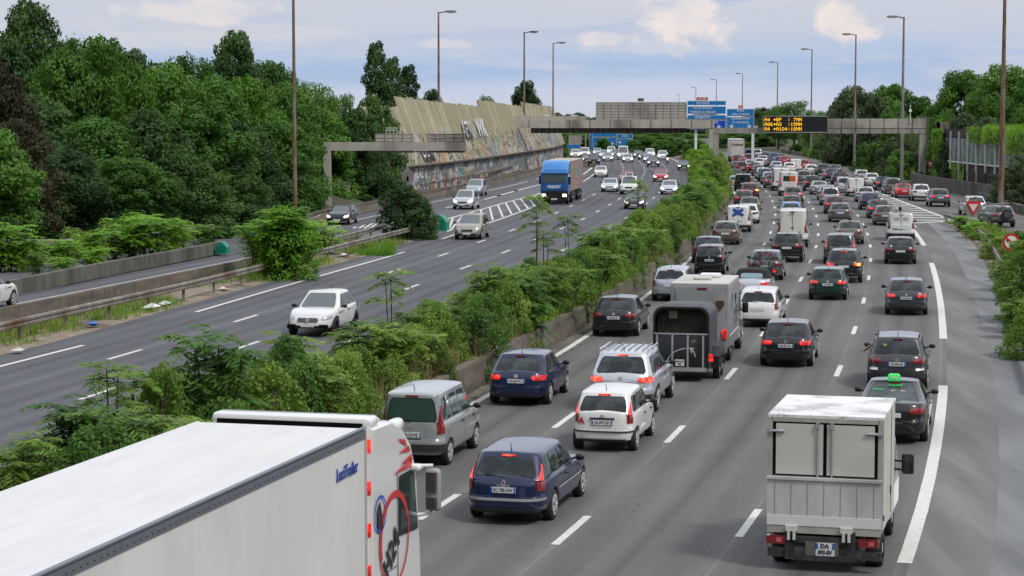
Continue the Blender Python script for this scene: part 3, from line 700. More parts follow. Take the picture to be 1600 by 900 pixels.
def spray(px, z, s, size, m, lean, sx=1.0):
    best = min(range(len(NW)), key=lambda i: abs(proj(NW[i] + Vector((0, 0, z)))[0] - px)); p = NW[best]; n = nW[best]
    if lean: q_ = p - o0 + n * (.42 - (z - 2.9) * .30) + Vector((0, 0, z)); up = (Vector((0, 0, 7)) - n * 2.1).normalized(); nn = up.cross(Vector((n.y, -n.x, 0))); nn = nn if nn.dot(n) > 0 else -nn
    else: q_ = p - o0 + n * .02 + Vector((0, 0, z)); up = Vector((0, 0, 1)); nn = n
    text(s, size, m, t, face_dir(q_, nn, up), name='graffiti', bold=size * .03, sx=sx)
G_w = mat('spray_white', (.62, .62, .62), .7); G_k = mat('spray_black', (.03, .03, .035), .7); G_p = mat('spray_pink', (.55, .36, .38), .7); G_g = mat('spray_green', (.10, .34, .22), .7); G_o = mat('spray_orange', (.55, .26, .07), .7)
for px, z, s, size, m, ln, sx in ((622, 2.0, 'STP', 1.6, G_w, 0, 1), (655, 1.9, 'BLAZ', 1.5, G_w, 0, 1), (672, .9, 'NU', 1.3, G_g, 0, 1), (664, 4.2, 'UEM', 2.0, G_w, 1, 1.3), (662, 3.55, 'UEM', 1.6, G_k, 1, 1.6), (648, 6.0, 'R', 1.6, G_p, 1, 1.2), (735, 6.3, 'AFN', 2.6, G_w, 1, 1.2), (737, 5.9, 'AFN', 2.6, G_k, 1, 1.15), (762, 6.4, 'WK', 3.0, G_w, 1, 1.3), (602, 4.2, 'RSO', 1.8, G_o, 1, 1), (806, 4.6, 'O', 1.6, G_p, 1, 1), (720, 1.6, 'SA', 1.8, G_g, 0, 1.2)): spray(px, z, s, size, m, ln, sx)
# ---- signs
def tri(w, up=True, r=.0): 
    h = w * .87; return [(-w / 2, h * .5), (w / 2, h * .5), (0, -h * .5)] if not up else [(-w / 2, -h * .5), (w / 2, -h * .5), (0, h * .5)]
def yield_sign(px, py, d, w, label, disc=False):
    z = gz(py, d); t = thing('give_way_sign', label, 'road sign', (gx(px, d), d, 0))
    MB().bar((0, .05, -.2), (0, .05, z + .3), .04).obj('post', M_galv, t)
    if disc: MB().disc((0, .03, z - .02), w * .55, 'y', 28, .02).obj('backing_disc', noisy('grey_disc', (.19, .185, .16), (.27, .26, .24), 3), t)
    m = MB(); m.prism([(a, z + b) for a, b in tri(w, False)], -.02, .01); m.obj('red_border', M_red, t, recalc=True)
    m = MB(); m.prism([(a * .58, z + .02 + b * .58) for a, b in tri(w, False)], -.035, -.02); m.obj('white_field', mat('sign_pink_white', (.72, .62, .60), .5), t, recalc=True)
    MB().box((0, 0, z - w * .62), (w * .45, .02, w * .15)).obj('small_plate', mat('plate_beige', (.45, .42, .36), .6), t)
yield_sign(1521, 325, 146, 1.12, 'give way sign with a grey backing disc at the nose of the slip road', True)
yield_sign(1453, 257, 236, 1.05, 'smaller give way sign in front of the ivy wall')
t = thing('no_turn_sign', 'round red-ringed sign with a black arrow in the bushes at the right edge', 'road sign', (gx(1581, 103), 103, 0)); z = gz(378, 103)
MB().bar((0, .05, -.2), (0, .05, z), .04).obj('post', M_galv, t); MB().disc((0, 0, z), .43, 'y', 32, .02).obj('red_ring', M_red, t); MB().disc((0, -.02, z), .31, 'y', 32, .02).obj('white_field', M_white, t)
m = MB(); m.beam((.05, -.04, z - .25), (.05, -.04, z + .02), .02, .07); m.beam((.05, -.04, z), (-.16, -.04, z + .12), .02, .07); m.beam((-.2, -.04, z + .02), (-.18, -.04, z + .16), .02, .06); m.beam((.05, -.04, z), (.2, -.04, z + .05), .02, .06); m.obj('arrow', M_black, t)
m = MB(); m.beam((-.24, -.05, z + .24), (.24, -.05, z - .24), .015, .07); m.obj('bar', M_red, t)
d = 128.0; t = thing('warning_sign', 'triangular warning sign seen from behind, grey, at the foot of the left wood', 'road sign', (gx(104, d), d, 0)); z = gz(342, d)
MB().bar((0, -.06, -.2), (0, -.06, z + .6), .045).obj('post', M_pole, t); m = MB(); m.prism([(a, z + b) for a, b in tri(1.05)], -.01, .01); m.obj('plate', mat('plate_back', (.12, .13, .14), .6), t, recalc=True)
d = 195.0; t = thing('sign_board', 'small grey square sign board back beside the left gantry leg', 'sign board', (gx(538, d), d, 0)); z = gz(291, d)
MB().bar((0, 0, -.2), (0, 0, z), .05).obj('post', M_pole, t); m = MB(); m.box((0, -.05, z), (1.1, .04, 1.0)); m.obj('plate', M_greyp, t)
m = MB(); [m.box((0, -.09, z + k), (1.1, .04, .07)) for k in (-.4, 0, .4)]; m.obj('brace', M_beam, t)
d = 205.0; t = thing('sign_board', 'pale pentagonal sign board back below the graffiti wall behind the dark bush', 'sign board', (gx(637, d), d, 0)); z = gz(275, d)
MB().box((0, 0, z / 2), (.18, .1, z)).obj('post', M_conc, t); m = MB(); m.prism([(-.55, z - .5), (.55, z - .5), (.6, z + .3), (0, z + .95), (-.6, z + .3)], -.05, .0); m.obj('plate', M_boardB, t, recalc=True); MB().box((0, -.02, z - 1.1), (1.1, .05, .5)).obj('lower_plate', M_boardB, t)
# ---- right side: low concrete wall, ivy wall, glazed building
RW = off(Rr, 1.0)
wall('concrete_wall', RW, [(-.18, -.1), (-.18, .6), (.18, .6), (.18, -.1)], M_oldw, 'low concrete wall along the far side of the right slip road', 'wall')
# ================================================================ VEGETATION
def foliage(name, dark, mid, light, nscale=.35, trans=.3, warm=None):
    q = NM(name, .6); q.b.inputs['Specular IOR Level'].default_value = .25
    clump = q.noise(q.coord('World'), nscale, 3, .6); leaf = q.noise(q.coord('World'), 5.5, 2, .8)
    oi = q.t.nodes.new('ShaderNodeObjectInfo')
    k = q.math('ADD', q.math('MULTIPLY', clump, .75), q.math('MULTIPLY', leaf, .55))
    k = q.math('ADD', k, q.math('MULTIPLY', q.math('SUBTRACT', oi.outputs['Random'], .5), .22))
    c = q.ramp(k, [(.42, dark), (.62, mid), (.86, light)])
    if warm: c = q.mix(q.ramp(q.noise(q.coord('World'), nscale * 1.9, 3), [(.60, 0.0), (.70, .7)]), c, warm)
    q.base(c); tr = q.t.nodes.new('ShaderNodeBsdfTranslucent'); tc_ = q.mix(1.0, c, (1.5, 1.6, .7), 'MULTIPLY'); q.link(tc_, tr.inputs[0])
    mx = q.t.nodes.new('ShaderNodeMixShader'); mx.inputs[0].default_value = trans
    q.link(q.b.outputs[0], mx.inputs[1]); q.link(tr.outputs[0], mx.inputs[2]); q.link(mx.outputs[0], q.t.nodes['Material Output'].inputs[0]); return q.m
F_dark = foliage('leaves_dark', (.017, .042, .013), (.042, .095, .028), (.095, .18, .048))
F_mid = foliage('leaves_mid', (.027, .072, .014), (.064, .155, .026), (.135, .265, .045))
F_bright = foliage('leaves_bright', (.055, .14, .012), (.13, .29, .024), (.26, .45, .05))
F_brown = foliage('leaves_brown', (.022, .020, .012), (.05, .044, .026), (.085, .085, .04))
F_olive = foliage('leaves_olive', (.030, .050, .022), (.070, .105, .05), (.13, .17, .09))
F_med = foliage('leaves_median', (.062, .120, .022), (.145, .245, .042), (.29, .40, .09), .6, .35, (.16, .17, .06))
F_medD = foliage('leaves_median_dark', (.034, .085, .020), (.080, .175, .036), (.17, .29, .065), .6, .35)
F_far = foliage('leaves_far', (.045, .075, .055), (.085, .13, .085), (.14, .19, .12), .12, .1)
F_ivy = foliage('ivy', (.05, .13, .012), (.14, .31, .02), (.26, .46, .04), .5, .2, (.20, .24, .02))
F_dry = foliage('dry_grass', (.16, .12, .06), (.30, .24, .13), (.42, .36, .2), 1.0, .3)
M_bark = noisy('bark', (.05, .04, .03), (.12, .10, .08), 4, .9); M_stem = noisy('green_brown_stem', (.07, .05, .03), (.13, .11, .06), 6, .8)
def leafquad(vs, fs, p, n, up, L, Wd):
    x = n.cross(up)
    x = x.normalized() if x.length > 1e-4 else Vector((1, 0, 0)); u = x.cross(n).normalized(); i = len(vs)
    vs += [p - u * L * .5, p + x * Wd * .5, p + u * L * .5, p - x * Wd * .5]; fs.append((i, i + 1, i + 2, i + 3))
def rdir(r):
    while True:
        v = Vector((r.uniform(-1, 1), r.uniform(-1, 1), r.uniform(-1, 1)))
        if .05 < v.length < 1: return v.normalized()
def crown_mesh(name, seed, H, R, n, leaf, m, shape='oak', base=.18, clumps=34):
    clumps = int(clumps * 1.7)
    r = random.Random(seed); vs = []; fs = []; C = []
    for k in range(clumps):
        t = (k + r.random()) / clumps; z = base + (1 - base) * t
        prof = {'oak': math.sin(math.pi * (.12 + .80 * t)) ** .6, 'cone': (1.06 - t) ** .8, 'poplar': math.sin(math.pi * (.14 + .80 * t)) ** .5 * (.8 + .2 * math.sin(t * 9)), 'dome': math.sqrt(max(0, 1 - t ** 2.6)) , 'bush': math.sqrt(max(0.02, 1 - t ** 2))}[shape]
        a = k * 2.39996 + r.uniform(-.4, .4); q = prof * R * (r.random() ** .35) * .80
        cr = R * r.choice((.14, .18, .22, .28, .34)) * r.uniform(.9, 1.1) * (.6 + .5 * prof) * (1.9 if shape == 'poplar' else 1)
        C.append((Vector((math.cos(a) * q, math.sin(a) * q, z * H - cr * .45)), cr))
    tot = sum(c[1] ** 2 for c in C)
    for c, cr in C:
        m_ = int(n * cr ** 2 / tot)
        for _ in range(m_):
            d = rdir(r); rr = cr * (.55 + .5 * r.random() ** .7) * (1.25 if r.random() < .06 else 1)
            if noise.noise(d * 2.1 + c) > .33: continue
            p = c + Vector((d.x * rr, d.y * rr, d.z * rr * .72)); nn_ = (d + rdir(r) * .75 + Vector((0, 0, .25))).normalized()
            leafquad(vs, fs, p, nn_, rdir(r), leaf * r.uniform(.7, 1.4), leaf * r.uniform(.45, .8))
    me = bpy.data.meshes.new(name); me.from_pydata(vs, [], fs); me.materials.append(m); return me, C
def trunk_mesh(C, H, seed, r0=.25):
    r = random.Random(seed); mb = MB(); top = Vector((r.uniform(-.2, .2), r.uniform(-.2, .2), H * .75)); mb.bar((0, 0, -.6), top, r0, r0 * .35, 8)
    for c, cr in r.sample(C, min(12, len(C))):
        s = min(.95, max(.15, c.z / H * .75)); mb.bar(top * s, c, r0 * .35 * (1.1 - s), .03, 5)
    return mb.mesh('trunk', M_bark)
TREES = {}
def treekind(key, seed, H, R, n, leaf, m, shape='oak', base=.18, clumps=34):
    cm, C = crown_mesh('crown', seed, H, R, n, leaf, m, shape, base, clumps); TREES[key] = (cm, trunk_mesh(C, H, seed), H, R)
treekind('oakD', 1, 12, 5, 26000, .34, F_dark); treekind('oakM', 2, 12, 5.2, 26000, .34, F_mid); F_lit = foliage('leaves_light', (.032, .088, .012), (.078, .185, .022), (.16, .30, .045))
treekind('domeB', 3, 11, 5.5, 26000, .32, F_lit, 'dome', .1)
treekind('domeM', 4, 11, 5.5, 26000, .34, F_mid, 'dome', .08); treekind('brown', 5, 11, 5, 22000, .32, F_brown, 'dome', .06); treekind('poplar', 6, 14, 2.4, 16000, .32, F_dark, 'poplar', .05, 30)
treekind('olive', 7, 9, 5, 18000, .4, F_olive, 'dome', .05); treekind('domeD', 8, 11, 5.5, 26000, .34, F_dark, 'dome', .05)
treekind('bush', 9, 4, 2.2, 7000, .2, F_mid, 'bush', .03, 22); treekind('bushD', 10, 4, 2.2, 9000, .17, F_dark, 'bush', .03, 22); treekind('bushO', 11, 4, 2.4, 7000, .2, F_olive, 'bush', .03, 22)
treekind('far', 12, 10, 6, 6000, .8, F_far, 'dome', .03, 26); treekind('airy', 13, 12, 5, 12000, .3, F_mid, 'oak', .3, 30); treekind('bushL', 15, 2.4, 1.4, 8500, .105, F_med, 'bush', .03, 30); treekind('bushK', 16, 2.4, 1.4, 8000, .10, F_medD, 'bush', .02, 34)
treekind('bushM', 14, 4, 2.2, 9000, .16, F_med, 'bush', .03, 26); treekind('bushM2', 17, 4, 2.2, 8000, .17, F_bright, 'bush', .03, 26)
NT = [0]
def tree(kind, x, y, h, rr, label, group=None, z=0.0, name='tree', lean=0.0, cat=None):
    cm, tm, H, R = TREES[kind]; NT[0] += 1
    t = thing(name, label, cat or ('tree' if name.endswith('tree') else 'shrub'), (x, y, z), NT[0] * 1.7, group); t.scale = (rr / R, rr / R, h / H)
    if lean: t.rotation_euler = (0, lean, 0)
    mk('crown' if 'tree' in name else 'foliage', cm, t); mk('trunk' if 'tree' in name else 'stem', tm, t); return t
def treep(kind, px, d, top, rr, label, group=None, z=0.0, **k):
    return tree(kind, gx(px, d), d, gz(top, d) - z, rr, label, group, z, **k)
# left embankment
bank = MB(); rows = [[], [], [], [], []]
bl = smooth([Vector((-34, 40, 0)), Vector((-30, 90, 0)), W(-60, 400, .5), W(150, 380, .3), W(330, 362), W(480, 345), W(560, 328), W(600, 312), W(680, 300), W(760, 285), W(840, 270)], 8)
mb = strip(bl, [(-1.0, -.12), (-4, .9), (-9, 3.2), (-20, 6.0), (-60, 8)])
bb = mb.obj('embankment', M_soil); tag(bb, kind='structure')
if bb.data.polygons[0].normal.z < 0: bb.data.flip_normals()
TG = 'trees of the wood on the left embankment'
for a in [
    ('oakD', 52, 182, 2, 4.3, 'dark tree whose crown stands highest above the left wood'), ('brown', -5, 128, 95, 3.6, 'brownish dark tree at the left edge of the picture'), ('brown', 25, 124, 185, 3.4, 'low brownish tree overhanging the left edge'),
    ('domeB', 168, 160, 56, 4.6, 'bright green dome-shaped tree in the left wood'), ('domeM', 105, 158, 80, 4.4, 'mid green tree just left of the bright dome-shaped one'), ('oakD', 205, 176, 78, 4.4, 'dark tree right behind the bright dome-shaped one'),
    ('domeM', 262, 168, 100, 4.2, 'rounded green tree between the bright dome and the dark pointed tree'), ('oakD', 372, 196, 50, 3.8, 'dark pointed tree standing above the right half of the left wood'), ('domeB', 385, 172, 118, 4.6, 'light green tree in front of the dark pointed tree'),
    ('airy', 300, 190, 88, 4, 'loose-crowned tree left of the dark pointed tree'), ('oakM', 432, 200, 96, 3.6, 'green tree just left of the rusty lamp post'), ('domeM', 448, 178, 130, 4.2, 'broad green tree behind the rusty lamp post'),
    ('airy', 488, 214, 128, 3.4, 'small loose tree just right of the rusty lamp post'), ('domeM', 505, 196, 172, 3.8, 'green tree above the left gantry leg'), ('airy', 532, 226, 148, 3.0, 'thin tree at the left end of the slatted panels'),
    ('domeD', 584, 209, 148, 3.3, 'round dark tree overlapping the left end of the slatted panels'), ('oakD', 556, 203, 168, 3.2, 'dark tree left of the round one before the slatted panels')]: treep(*a, group=None)
for i, (px, d, top, rr) in enumerate([(60, 140, 150, 4.6), (150, 138, 185, 4.4), (232, 142, 170, 4.4), (310, 150, 165, 4.3), (20, 130, 150, 3.6), (375, 158, 190, 4.0), (440, 166, 190, 3.8), (110, 128, 235, 3.6), (205, 132, 245, 3.4), (290, 140, 240, 3.6), (360, 150, 250, 3.4), (500, 198, 215, 3.6),
                                       (548, 205, 205, 3.6), (-30, 120, 200, 4), (425, 168, 255, 3.0), (565, 214, 228, 2.8), (335, 162, 120, 4.2), (15, 175, 60, 4.5), (125, 190, 60, 4.5)]):
    treep(['domeD', 'domeM', 'domeD', 'oakM', 'domeD'][i % 5], px, d, top, rr, 'dense dark green tree massed in the lower part of the left wood', TG)
for px, d, top, rr, lb in ((600, 236, 66, 1.9, 'tallest poplar, leaning left, behind the slatted noise wall'), (624, 240, 90, 1.7, 'middle poplar right of the tallest one'), (648, 244, 102, 1.8, 'right-hand poplar behind the slatted noise wall')):
    treep('poplar', px, d, top, rr, lb, lean=-.06)
treep('oakD', 675, 262, 140, 2.2, 'small loose tree peeping over the noise wall right of the poplars'); treep('oakD', 822, 392, 126, 3.5, 'dark round tree above the far end of the noise wall')
treep('airy', 760, 380, 150, 2.5, 'sparse treetop showing over the middle of the noise wall')
for i, (px, d, top, rr) in enumerate([(490, 205, 300, 1.9), (455, 190, 308, 1.7), (545, 200, 282, 2.2), (590, 206, 285, 2.0), (612, 212, 292, 1.5), (660, 228, 288, 1.1), (540, 198, 318, 1.4), (478, 195, 330, 1.1), (572, 198, 305, 1.2), (410, 150, 330, 2.0), (340, 142, 340, 2.2), (395, 160, 300, 2.4), (250, 138, 320, 2.6), (180, 134, 330, 2.2), (60, 124, 330, 2.6), (130, 130, 345, 1.6), (10, 118, 340, 2.2)]):
    treep('bush' if i % 2 else 'bushD', px, d, top, rr, 'dark green bush at the foot of the left wood', 'bushes at the foot of the left wood', name='shrub')
# ailanthus-like plants: stems with long pinnate fronds
def frond(vs, fs, r, p, dirv, L, leaf, nl):
    side = dirv.cross(Vector((0, 0, 1))); side = side.normalized() if side.length > .05 else Vector((1, 0, 0))
    q = p.copy(); d = dirv.normalized()
    for k in range(nl):
        q = q + d * (L / nl); d = (d + Vector((0, 0, -1.5 / nl))).normalized(); w = math.sin(math.pi * (k + 1.2) / (nl + 1.4)) ** .5
        for s in (-1, 1):
            a = (side * s + d * .35 + Vector((0, 0, -.22 + r.uniform(-.25, .25)))).normalized(); l = leaf * w * r.uniform(.8, 1.2)
            n_ = Vector((0, 0, 1)) - a * a.z; n_ = (n_ + rdir(r) * .3).normalized(); x = a.cross(n_).normalized() * l * .17
            i = len(vs); vs += [q, q + a * l * .45 + x, q + a * l, q + a * l * .45 - x]; fs.append((i, i + 1, i + 2, i + 3))
def ail_mesh(seed, H, R, stems, fr, L, leaf, m, tuft=.45):
    r = random.Random(seed); vs = []; fs = []; st = MB()
    for s in range(stems):
        a = r.uniform(0, 6.28); b = Vector((math.cos(a), math.sin(a), 0)) * R * .35 * r.random(); a2 = r.uniform(0, 6.28); h = H * r.uniform(.6, 1)
        tp = b + Vector((math.cos(a2), math.sin(a2), 0)) * R * .5 * r.random() ** .5 + Vector((0, 0, h * .86)); st.bar(b - Vector((0, 0, .4)), tp, .03, .012, 5)
        for k in range(fr):
            t = 1 - (1 - tuft) * (r.random() ** 1.3) if k > fr * .3 else r.uniform(.93, 1.0); p = b.lerp(tp, t); c = k * 2.4 + r.uniform(-.3, .3)
            d = Vector((math.cos(c), math.sin(c), r.uniform(.25, .9) + (.5 if t > .95 else 0)))
            frond(vs, fs, r, p, d, L * r.uniform(.7, 1.15), leaf, 9)
    me = bpy.data.meshes.new('foliage'); me.from_pydata(vs, [], fs); me.materials.append(m); return me, st.mesh('stem', M_stem)
AIL = {'a': ail_mesh(21, 2.6, 1.3, 9, 16, .75, .26, F_med, .1), 'b': ail_mesh(22, 2.4, 1.4, 10, 15, .7, .24, F_med, .05), 'c': ail_mesh(23, 2.3, 1.3, 10, 15, .7, .25, F_medD, .05),
       'tall': ail_mesh(24, 3.6, .5, 2, 11, .7, .25, F_med, .74), 'd': ail_mesh(25, 2.0, 1.5, 12, 14, .6, .22, F_med, .0), 'big': ail_mesh(26, 4.6, 2.0, 30, 22, .95, .30, F_bright, .05), 'low': ail_mesh(27, 1.6, 1.4, 10, 13, .75, .26, F_bright, .0), 'e': ail_mesh(28, 2.7, 1.2, 8, 17, .7, .24, F_medD, .1)}
AH = {'a': 2.6, 'b': 2.4, 'c': 2.3, 'tall': 3.6, 'd': 2.0, 'big': 4.6, 'low': 1.6, 'e': 2.7}
def ail(k, p, h, label, group=None, wide=1.0, name='shrub'):
    NT[0] += 1; s = h / AH[k]; t = thing(name, label, 'shrub', p, NT[0] * 2.1, group); t.scale = (s * wide, s * wide, s)
    mk('foliage', AIL[k][0], t); mk('stem', AIL[k][1], t); return t
rnd = random.Random(11)
MGL = 'leafy green shrub crowding the central reservation'; MG = 'shrubs crowding the central reservation'
y = 37.0; n_m = 0
while y < 168:
    a = at_y(LE, y)[0]; b = at_y(WB, y)[0]; wdt = b.x - a.x; cols = (.16, .5, .80)
    for c in cols:
        t = c + rnd.uniform(-.09, .09); yy = y + rnd.uniform(-.9, .9); p = a.lerp(b, t); p.y = yy; p.z = .22
        h = rnd.uniform(*((1.2, 1.7) if c < .3 else (1.6, 2.3) if c < .6 else (1.5, 2.2))) * (1.4 if y < 54 else 1.0 if y < 64 else 1.35)
        if rnd.random() < .60: tree(rnd.choice(['bushL', 'bushK', 'bushL']), p.x, p.y, h * .95, rnd.uniform(.9, 1.3), 'finely leaved bush crowding the central reservation', 'fine bushes crowding the central reservation', .2, name='shrub')
        else: ail(rnd.choice('abcde' if t < .7 else 'dbcd'), p, h * rnd.uniform(.9, 1.15), MGL, MG, rnd.uniform(.85, 1.15)); n_m += 1
    y += 2.25 + (y - 39) * .014
for px, py, top, lb in ((612, 545, 404, 'tall spindly sapling leaning over the road right of the white oncoming car'), (165, 700, 545, 'tall leafy sapling at the left above the white trailer roof'), (215, 690, 560, 'second leafy sapling right of the tall one above the trailer roof'), (110, 730, 628, 'slim sapling low at the left beside the trailer roof'),
                        (445, 660, 520, 'slim sapling beside the front of the white oncoming car'), (842, 345, 284, 'umbrella-like sapling standing alone before the red oncoming cars'), (886, 400, 322, 'sapling rising from the median left of the dense bushes'), (850, 440, 348, 'sapling rising over the median in front of the blue lorry lane'), (1000, 330, 268, 'sapling in front of the right-hand red oncoming car'), (40, 760, 640, 'leafy sapling in the lower left corner')):
    best = min((abs(proj(at_y(LE, yy / 2)[0].lerp(at_y(WB, yy / 2)[0], .35))[0] - px), yy / 2) for yy in range(80, 420)); yy = best[1]
    p = at_y(LE, yy)[0].lerp(at_y(WB, yy)[0], .35); p.z = .2; ail('tall', p, gz(top, p.y) - .1, lb, wide=1.25 * min(1, 3.4 / (gz(top, p.y))))
y = 172
while y < 335:
    a = at_y(LE, y)[0]; b = at_y(WB, y)[0]
    for c in (.15, .55):
        p = a.lerp(b, c + rnd.uniform(-.1, .1)); h = rnd.uniform(1.8, 2.9) * (1 if y < 225 else 1.3) * (.85 if c < .3 else 1.0)
        tree(rnd.choice(['bushM', 'bushM2', 'bushM']), p.x, y + rnd.uniform(-1.5, 1.5), h, rnd.uniform(1.5, 2.1), 'dense rounded bush on the far part of the central reservation', 'bushes on the far central reservation', name='shrub')
    y += 4.6
# left side bushes
p = W(440, 436); p.z = 0; tree('bushM2', p.x + .3, p.y, 3.7, 2.1, 'dense leafy heart of the big bright bush beside the left guard rail', name='shrub'); ail('big', p, 4.0, 'big bright yellow-green bush beside the left guard rail', wide=1.2)
ail('big', W(405, 432), 3.0, 'smaller bright bush joined to the left of the big yellow-green one', wide=1.1)
ail('low', W(492, 398), 2.2, 'low light green bush right of the big bright bush', wide=1.1)
p = W(632, 374); tree('bushD', p.x, p.y, 3.6, 2.3, 'dark green bush beside the green crash cushion', name='shrub'); tree('bushD', p.x + .9, p.y + 1, 2.9, 1.7, 'second dark bush close behind the first by the crash cushion', name='shrub')
for i, (px, py, z, h) in enumerate([(180, 402, .6, 1.9), (215, 400, .6, 2.1), (250, 398, .6, 2.2), (285, 394, .5, 2.0), (145, 405, .7, 1.6), (20, 420, .8, 1.9), (55, 418, .8, 1.5), (-10, 420, .8, 2.3), (95, 412, .8, 1.3), (120, 398, .7, 1.6), (200, 390, .5, 2.2), (318, 385, .5, 1.4), (60, 430, .9, 1.2), (150, 420, .8, 1.1), (95, 430, .9, .9)]):
    ail('low' if i % 3 else 'b', W(px, py, z), h, 'light green leafy shrub in the hedge before the far left parapet', 'hedge shrubs before the far left parapet', 1.1)
# grass and weeds (nobody could count them)
def grass(name, pts, label, m, hmin, hmax, w=.03, seed=3, lean=.35, per=6):
    r = random.Random(seed); vs = []; fs = []
    for p in pts:
        for _ in range(per):
            h = r.uniform(hmin, hmax); a = r.uniform(0, 6.28); b = p + Vector((r.gauss(0, .12), r.gauss(0, .12), 0)); t = b + Vector((math.cos(a) * h * lean, math.sin(a) * h * lean, h)); s = Vector((math.cos(a + 1.57), math.sin(a + 1.57), 0)) * w
            i = len(vs); vs += [b - s, b + s, t]; fs.append((i, i + 1, i + 2))
    me = bpy.data.meshes.new(name); me.from_pydata(vs, [], fs); me.materials.append(m); o = mk(name, me); return tag(o, label, 'grass', kind='stuff')
pts = []
for _ in range(5200):
    y = 35 + rnd.random() ** 1.3 * 260; a = at_y(LE, y)[0]; b = at_y(WB, y)[0]; t = rnd.random() ** .6; p = a.lerp(b, min(.93, t)); p.z = .35 + .25 * t; pts.append(p)
dry = [p for p in pts if noise.noise(Vector((p.x * .1, p.y * .055, 2))) > .12]; grn = [p for p in pts if p not in dry]
grass('dry_grass', dry[::2], 'tall straw-coloured dry grass on the median beside the concrete wall', F_dry, .5, 1.3, .012, 3, .3, 9)
grass('weeds', grn[:3200], 'low green weeds on the median between the shrubs', F_med, .3, .9, .03, 4, .5, 6)
pts = []
for _ in range(1500):
    s = rnd.random(); q_ = sub(G1, 0, lens(G1)[-1] * max(.01, s))[-1]; pts.append(q_ + Vector((rnd.uniform(-2.2, -.1) if rnd.random() < .8 else rnd.uniform(-.2, .7), 0, 0)))
pts = [p for p in pts if noise.noise(Vector((p.x * .2, p.y * .12, 5))) > -.08]
grass('weeds', pts, 'green weeds growing under the left guard rail', F_med, .12, .6, .025, 5, .5, 8)
pts = [W(rnd.uniform(560, 615), rnd.uniform(385, 400)) for _ in range(350)]; grass('weeds', pts, 'patch of bright grass behind the guard rail near the dark bush', F_bright, .1, .35, .03, 6, .5, 8)
pts = []
for _ in range(1300):
    q_ = sub(G3 + G4, 0, lens(G3 + G4)[-1] * rnd.random() + .01)[-1]; pts.append(q_ + Vector((rnd.uniform(.1, 2.5), rnd.uniform(0, 1), 0)))
grass('weeds', pts, 'weeds behind the right-hand guard rails', F_med, .1, .6, .03, 7, .5, 6)
# right side bushes
for kx, (px, py, h, rr, kd, lb) in enumerate([(1618, 560, 2.2, 1.3, 'bushM', 'dark bush nearest the camera at the right edge'), (1600, 500, 2.8, 1.4, 'bushM', 'tall dark bush below the round red-ringed sign'), (1590, 455, 2.4, 1.5, 'bushM', 'bush at the right edge just behind the round sign'), (1560, 405, 1.3, 1.2, 'bushM', 'low green bush at the foot of the brown lamp post'),
                                              (1590, 400, 1.5, 1.3, 'bush', 'bush right of the brown lamp post foot'), (1530, 375, .9, .9, 'bushM', 'low bush at the foot of the big give way sign'), (1635, 520, 3.2, 1.8, 'bush', 'bush cut by the right edge of the picture')]):
    p = W(px, py); tree(kd, p.x, p.y, h, rr, lb, name='shrub')
for px, py in ((1572, 400), (1548, 392), (1505, 362), (1520, 372), (1590, 425)):
    ail('low', W(px, py), rnd.uniform(.7, 1.3), 'light green weed shrub behind the curved guard rail', 'weed shrubs at the nose of the right slip road')
RL_ = 'bush between the right slip road and the ivy wall'
for i, (px, d, top, rr, kd) in enumerate([(1372, 290, 220, 3.0, 'bush'), (1392, 285, 214, 2.8, 'bushO'), (1412, 276, 218, 2.6, 'bushO'), (1350, 300, 224, 2.4, 'bush'), (1430, 262, 240, 1.8, 'bushO'), (1448, 252, 250, 1.5, 'bush'), (1388, 275, 250, 1.6, 'bushO'), (1418, 262, 258, 1.4, 'bushM'), (1440, 250, 265, 1.0, 'bushO'), (1360, 290, 255, 1.4, 'bushM'),
                                          (1316, 340, 228, 1.7, 'bush'), (1278, 380, 222, 1.5, 'bushD'), (1405, 262, 232, 2.2, 'bush'), (1242, 425, 224, 1.6, 'bushD')]):
    treep(kd, px, d, top, rr, RL_, 'bushes before the ivy wall', name='shrub')
for px, d, top, rr, lb in ((1590, 186, 240, 2.6, 'olive bush at the right edge above the retaining wall'), (1572, 190, 262, 1.8, 'olive bush left of the taller one at the right edge'), (1598, 182, 285, 1.6, 'lowest olive bush at the right edge above the wall'), (1562, 196, 292, 1.2, 'small olive bush behind the brown lamp post')):
    treep('bushO', px, d, top, rr, lb, name='shrub')
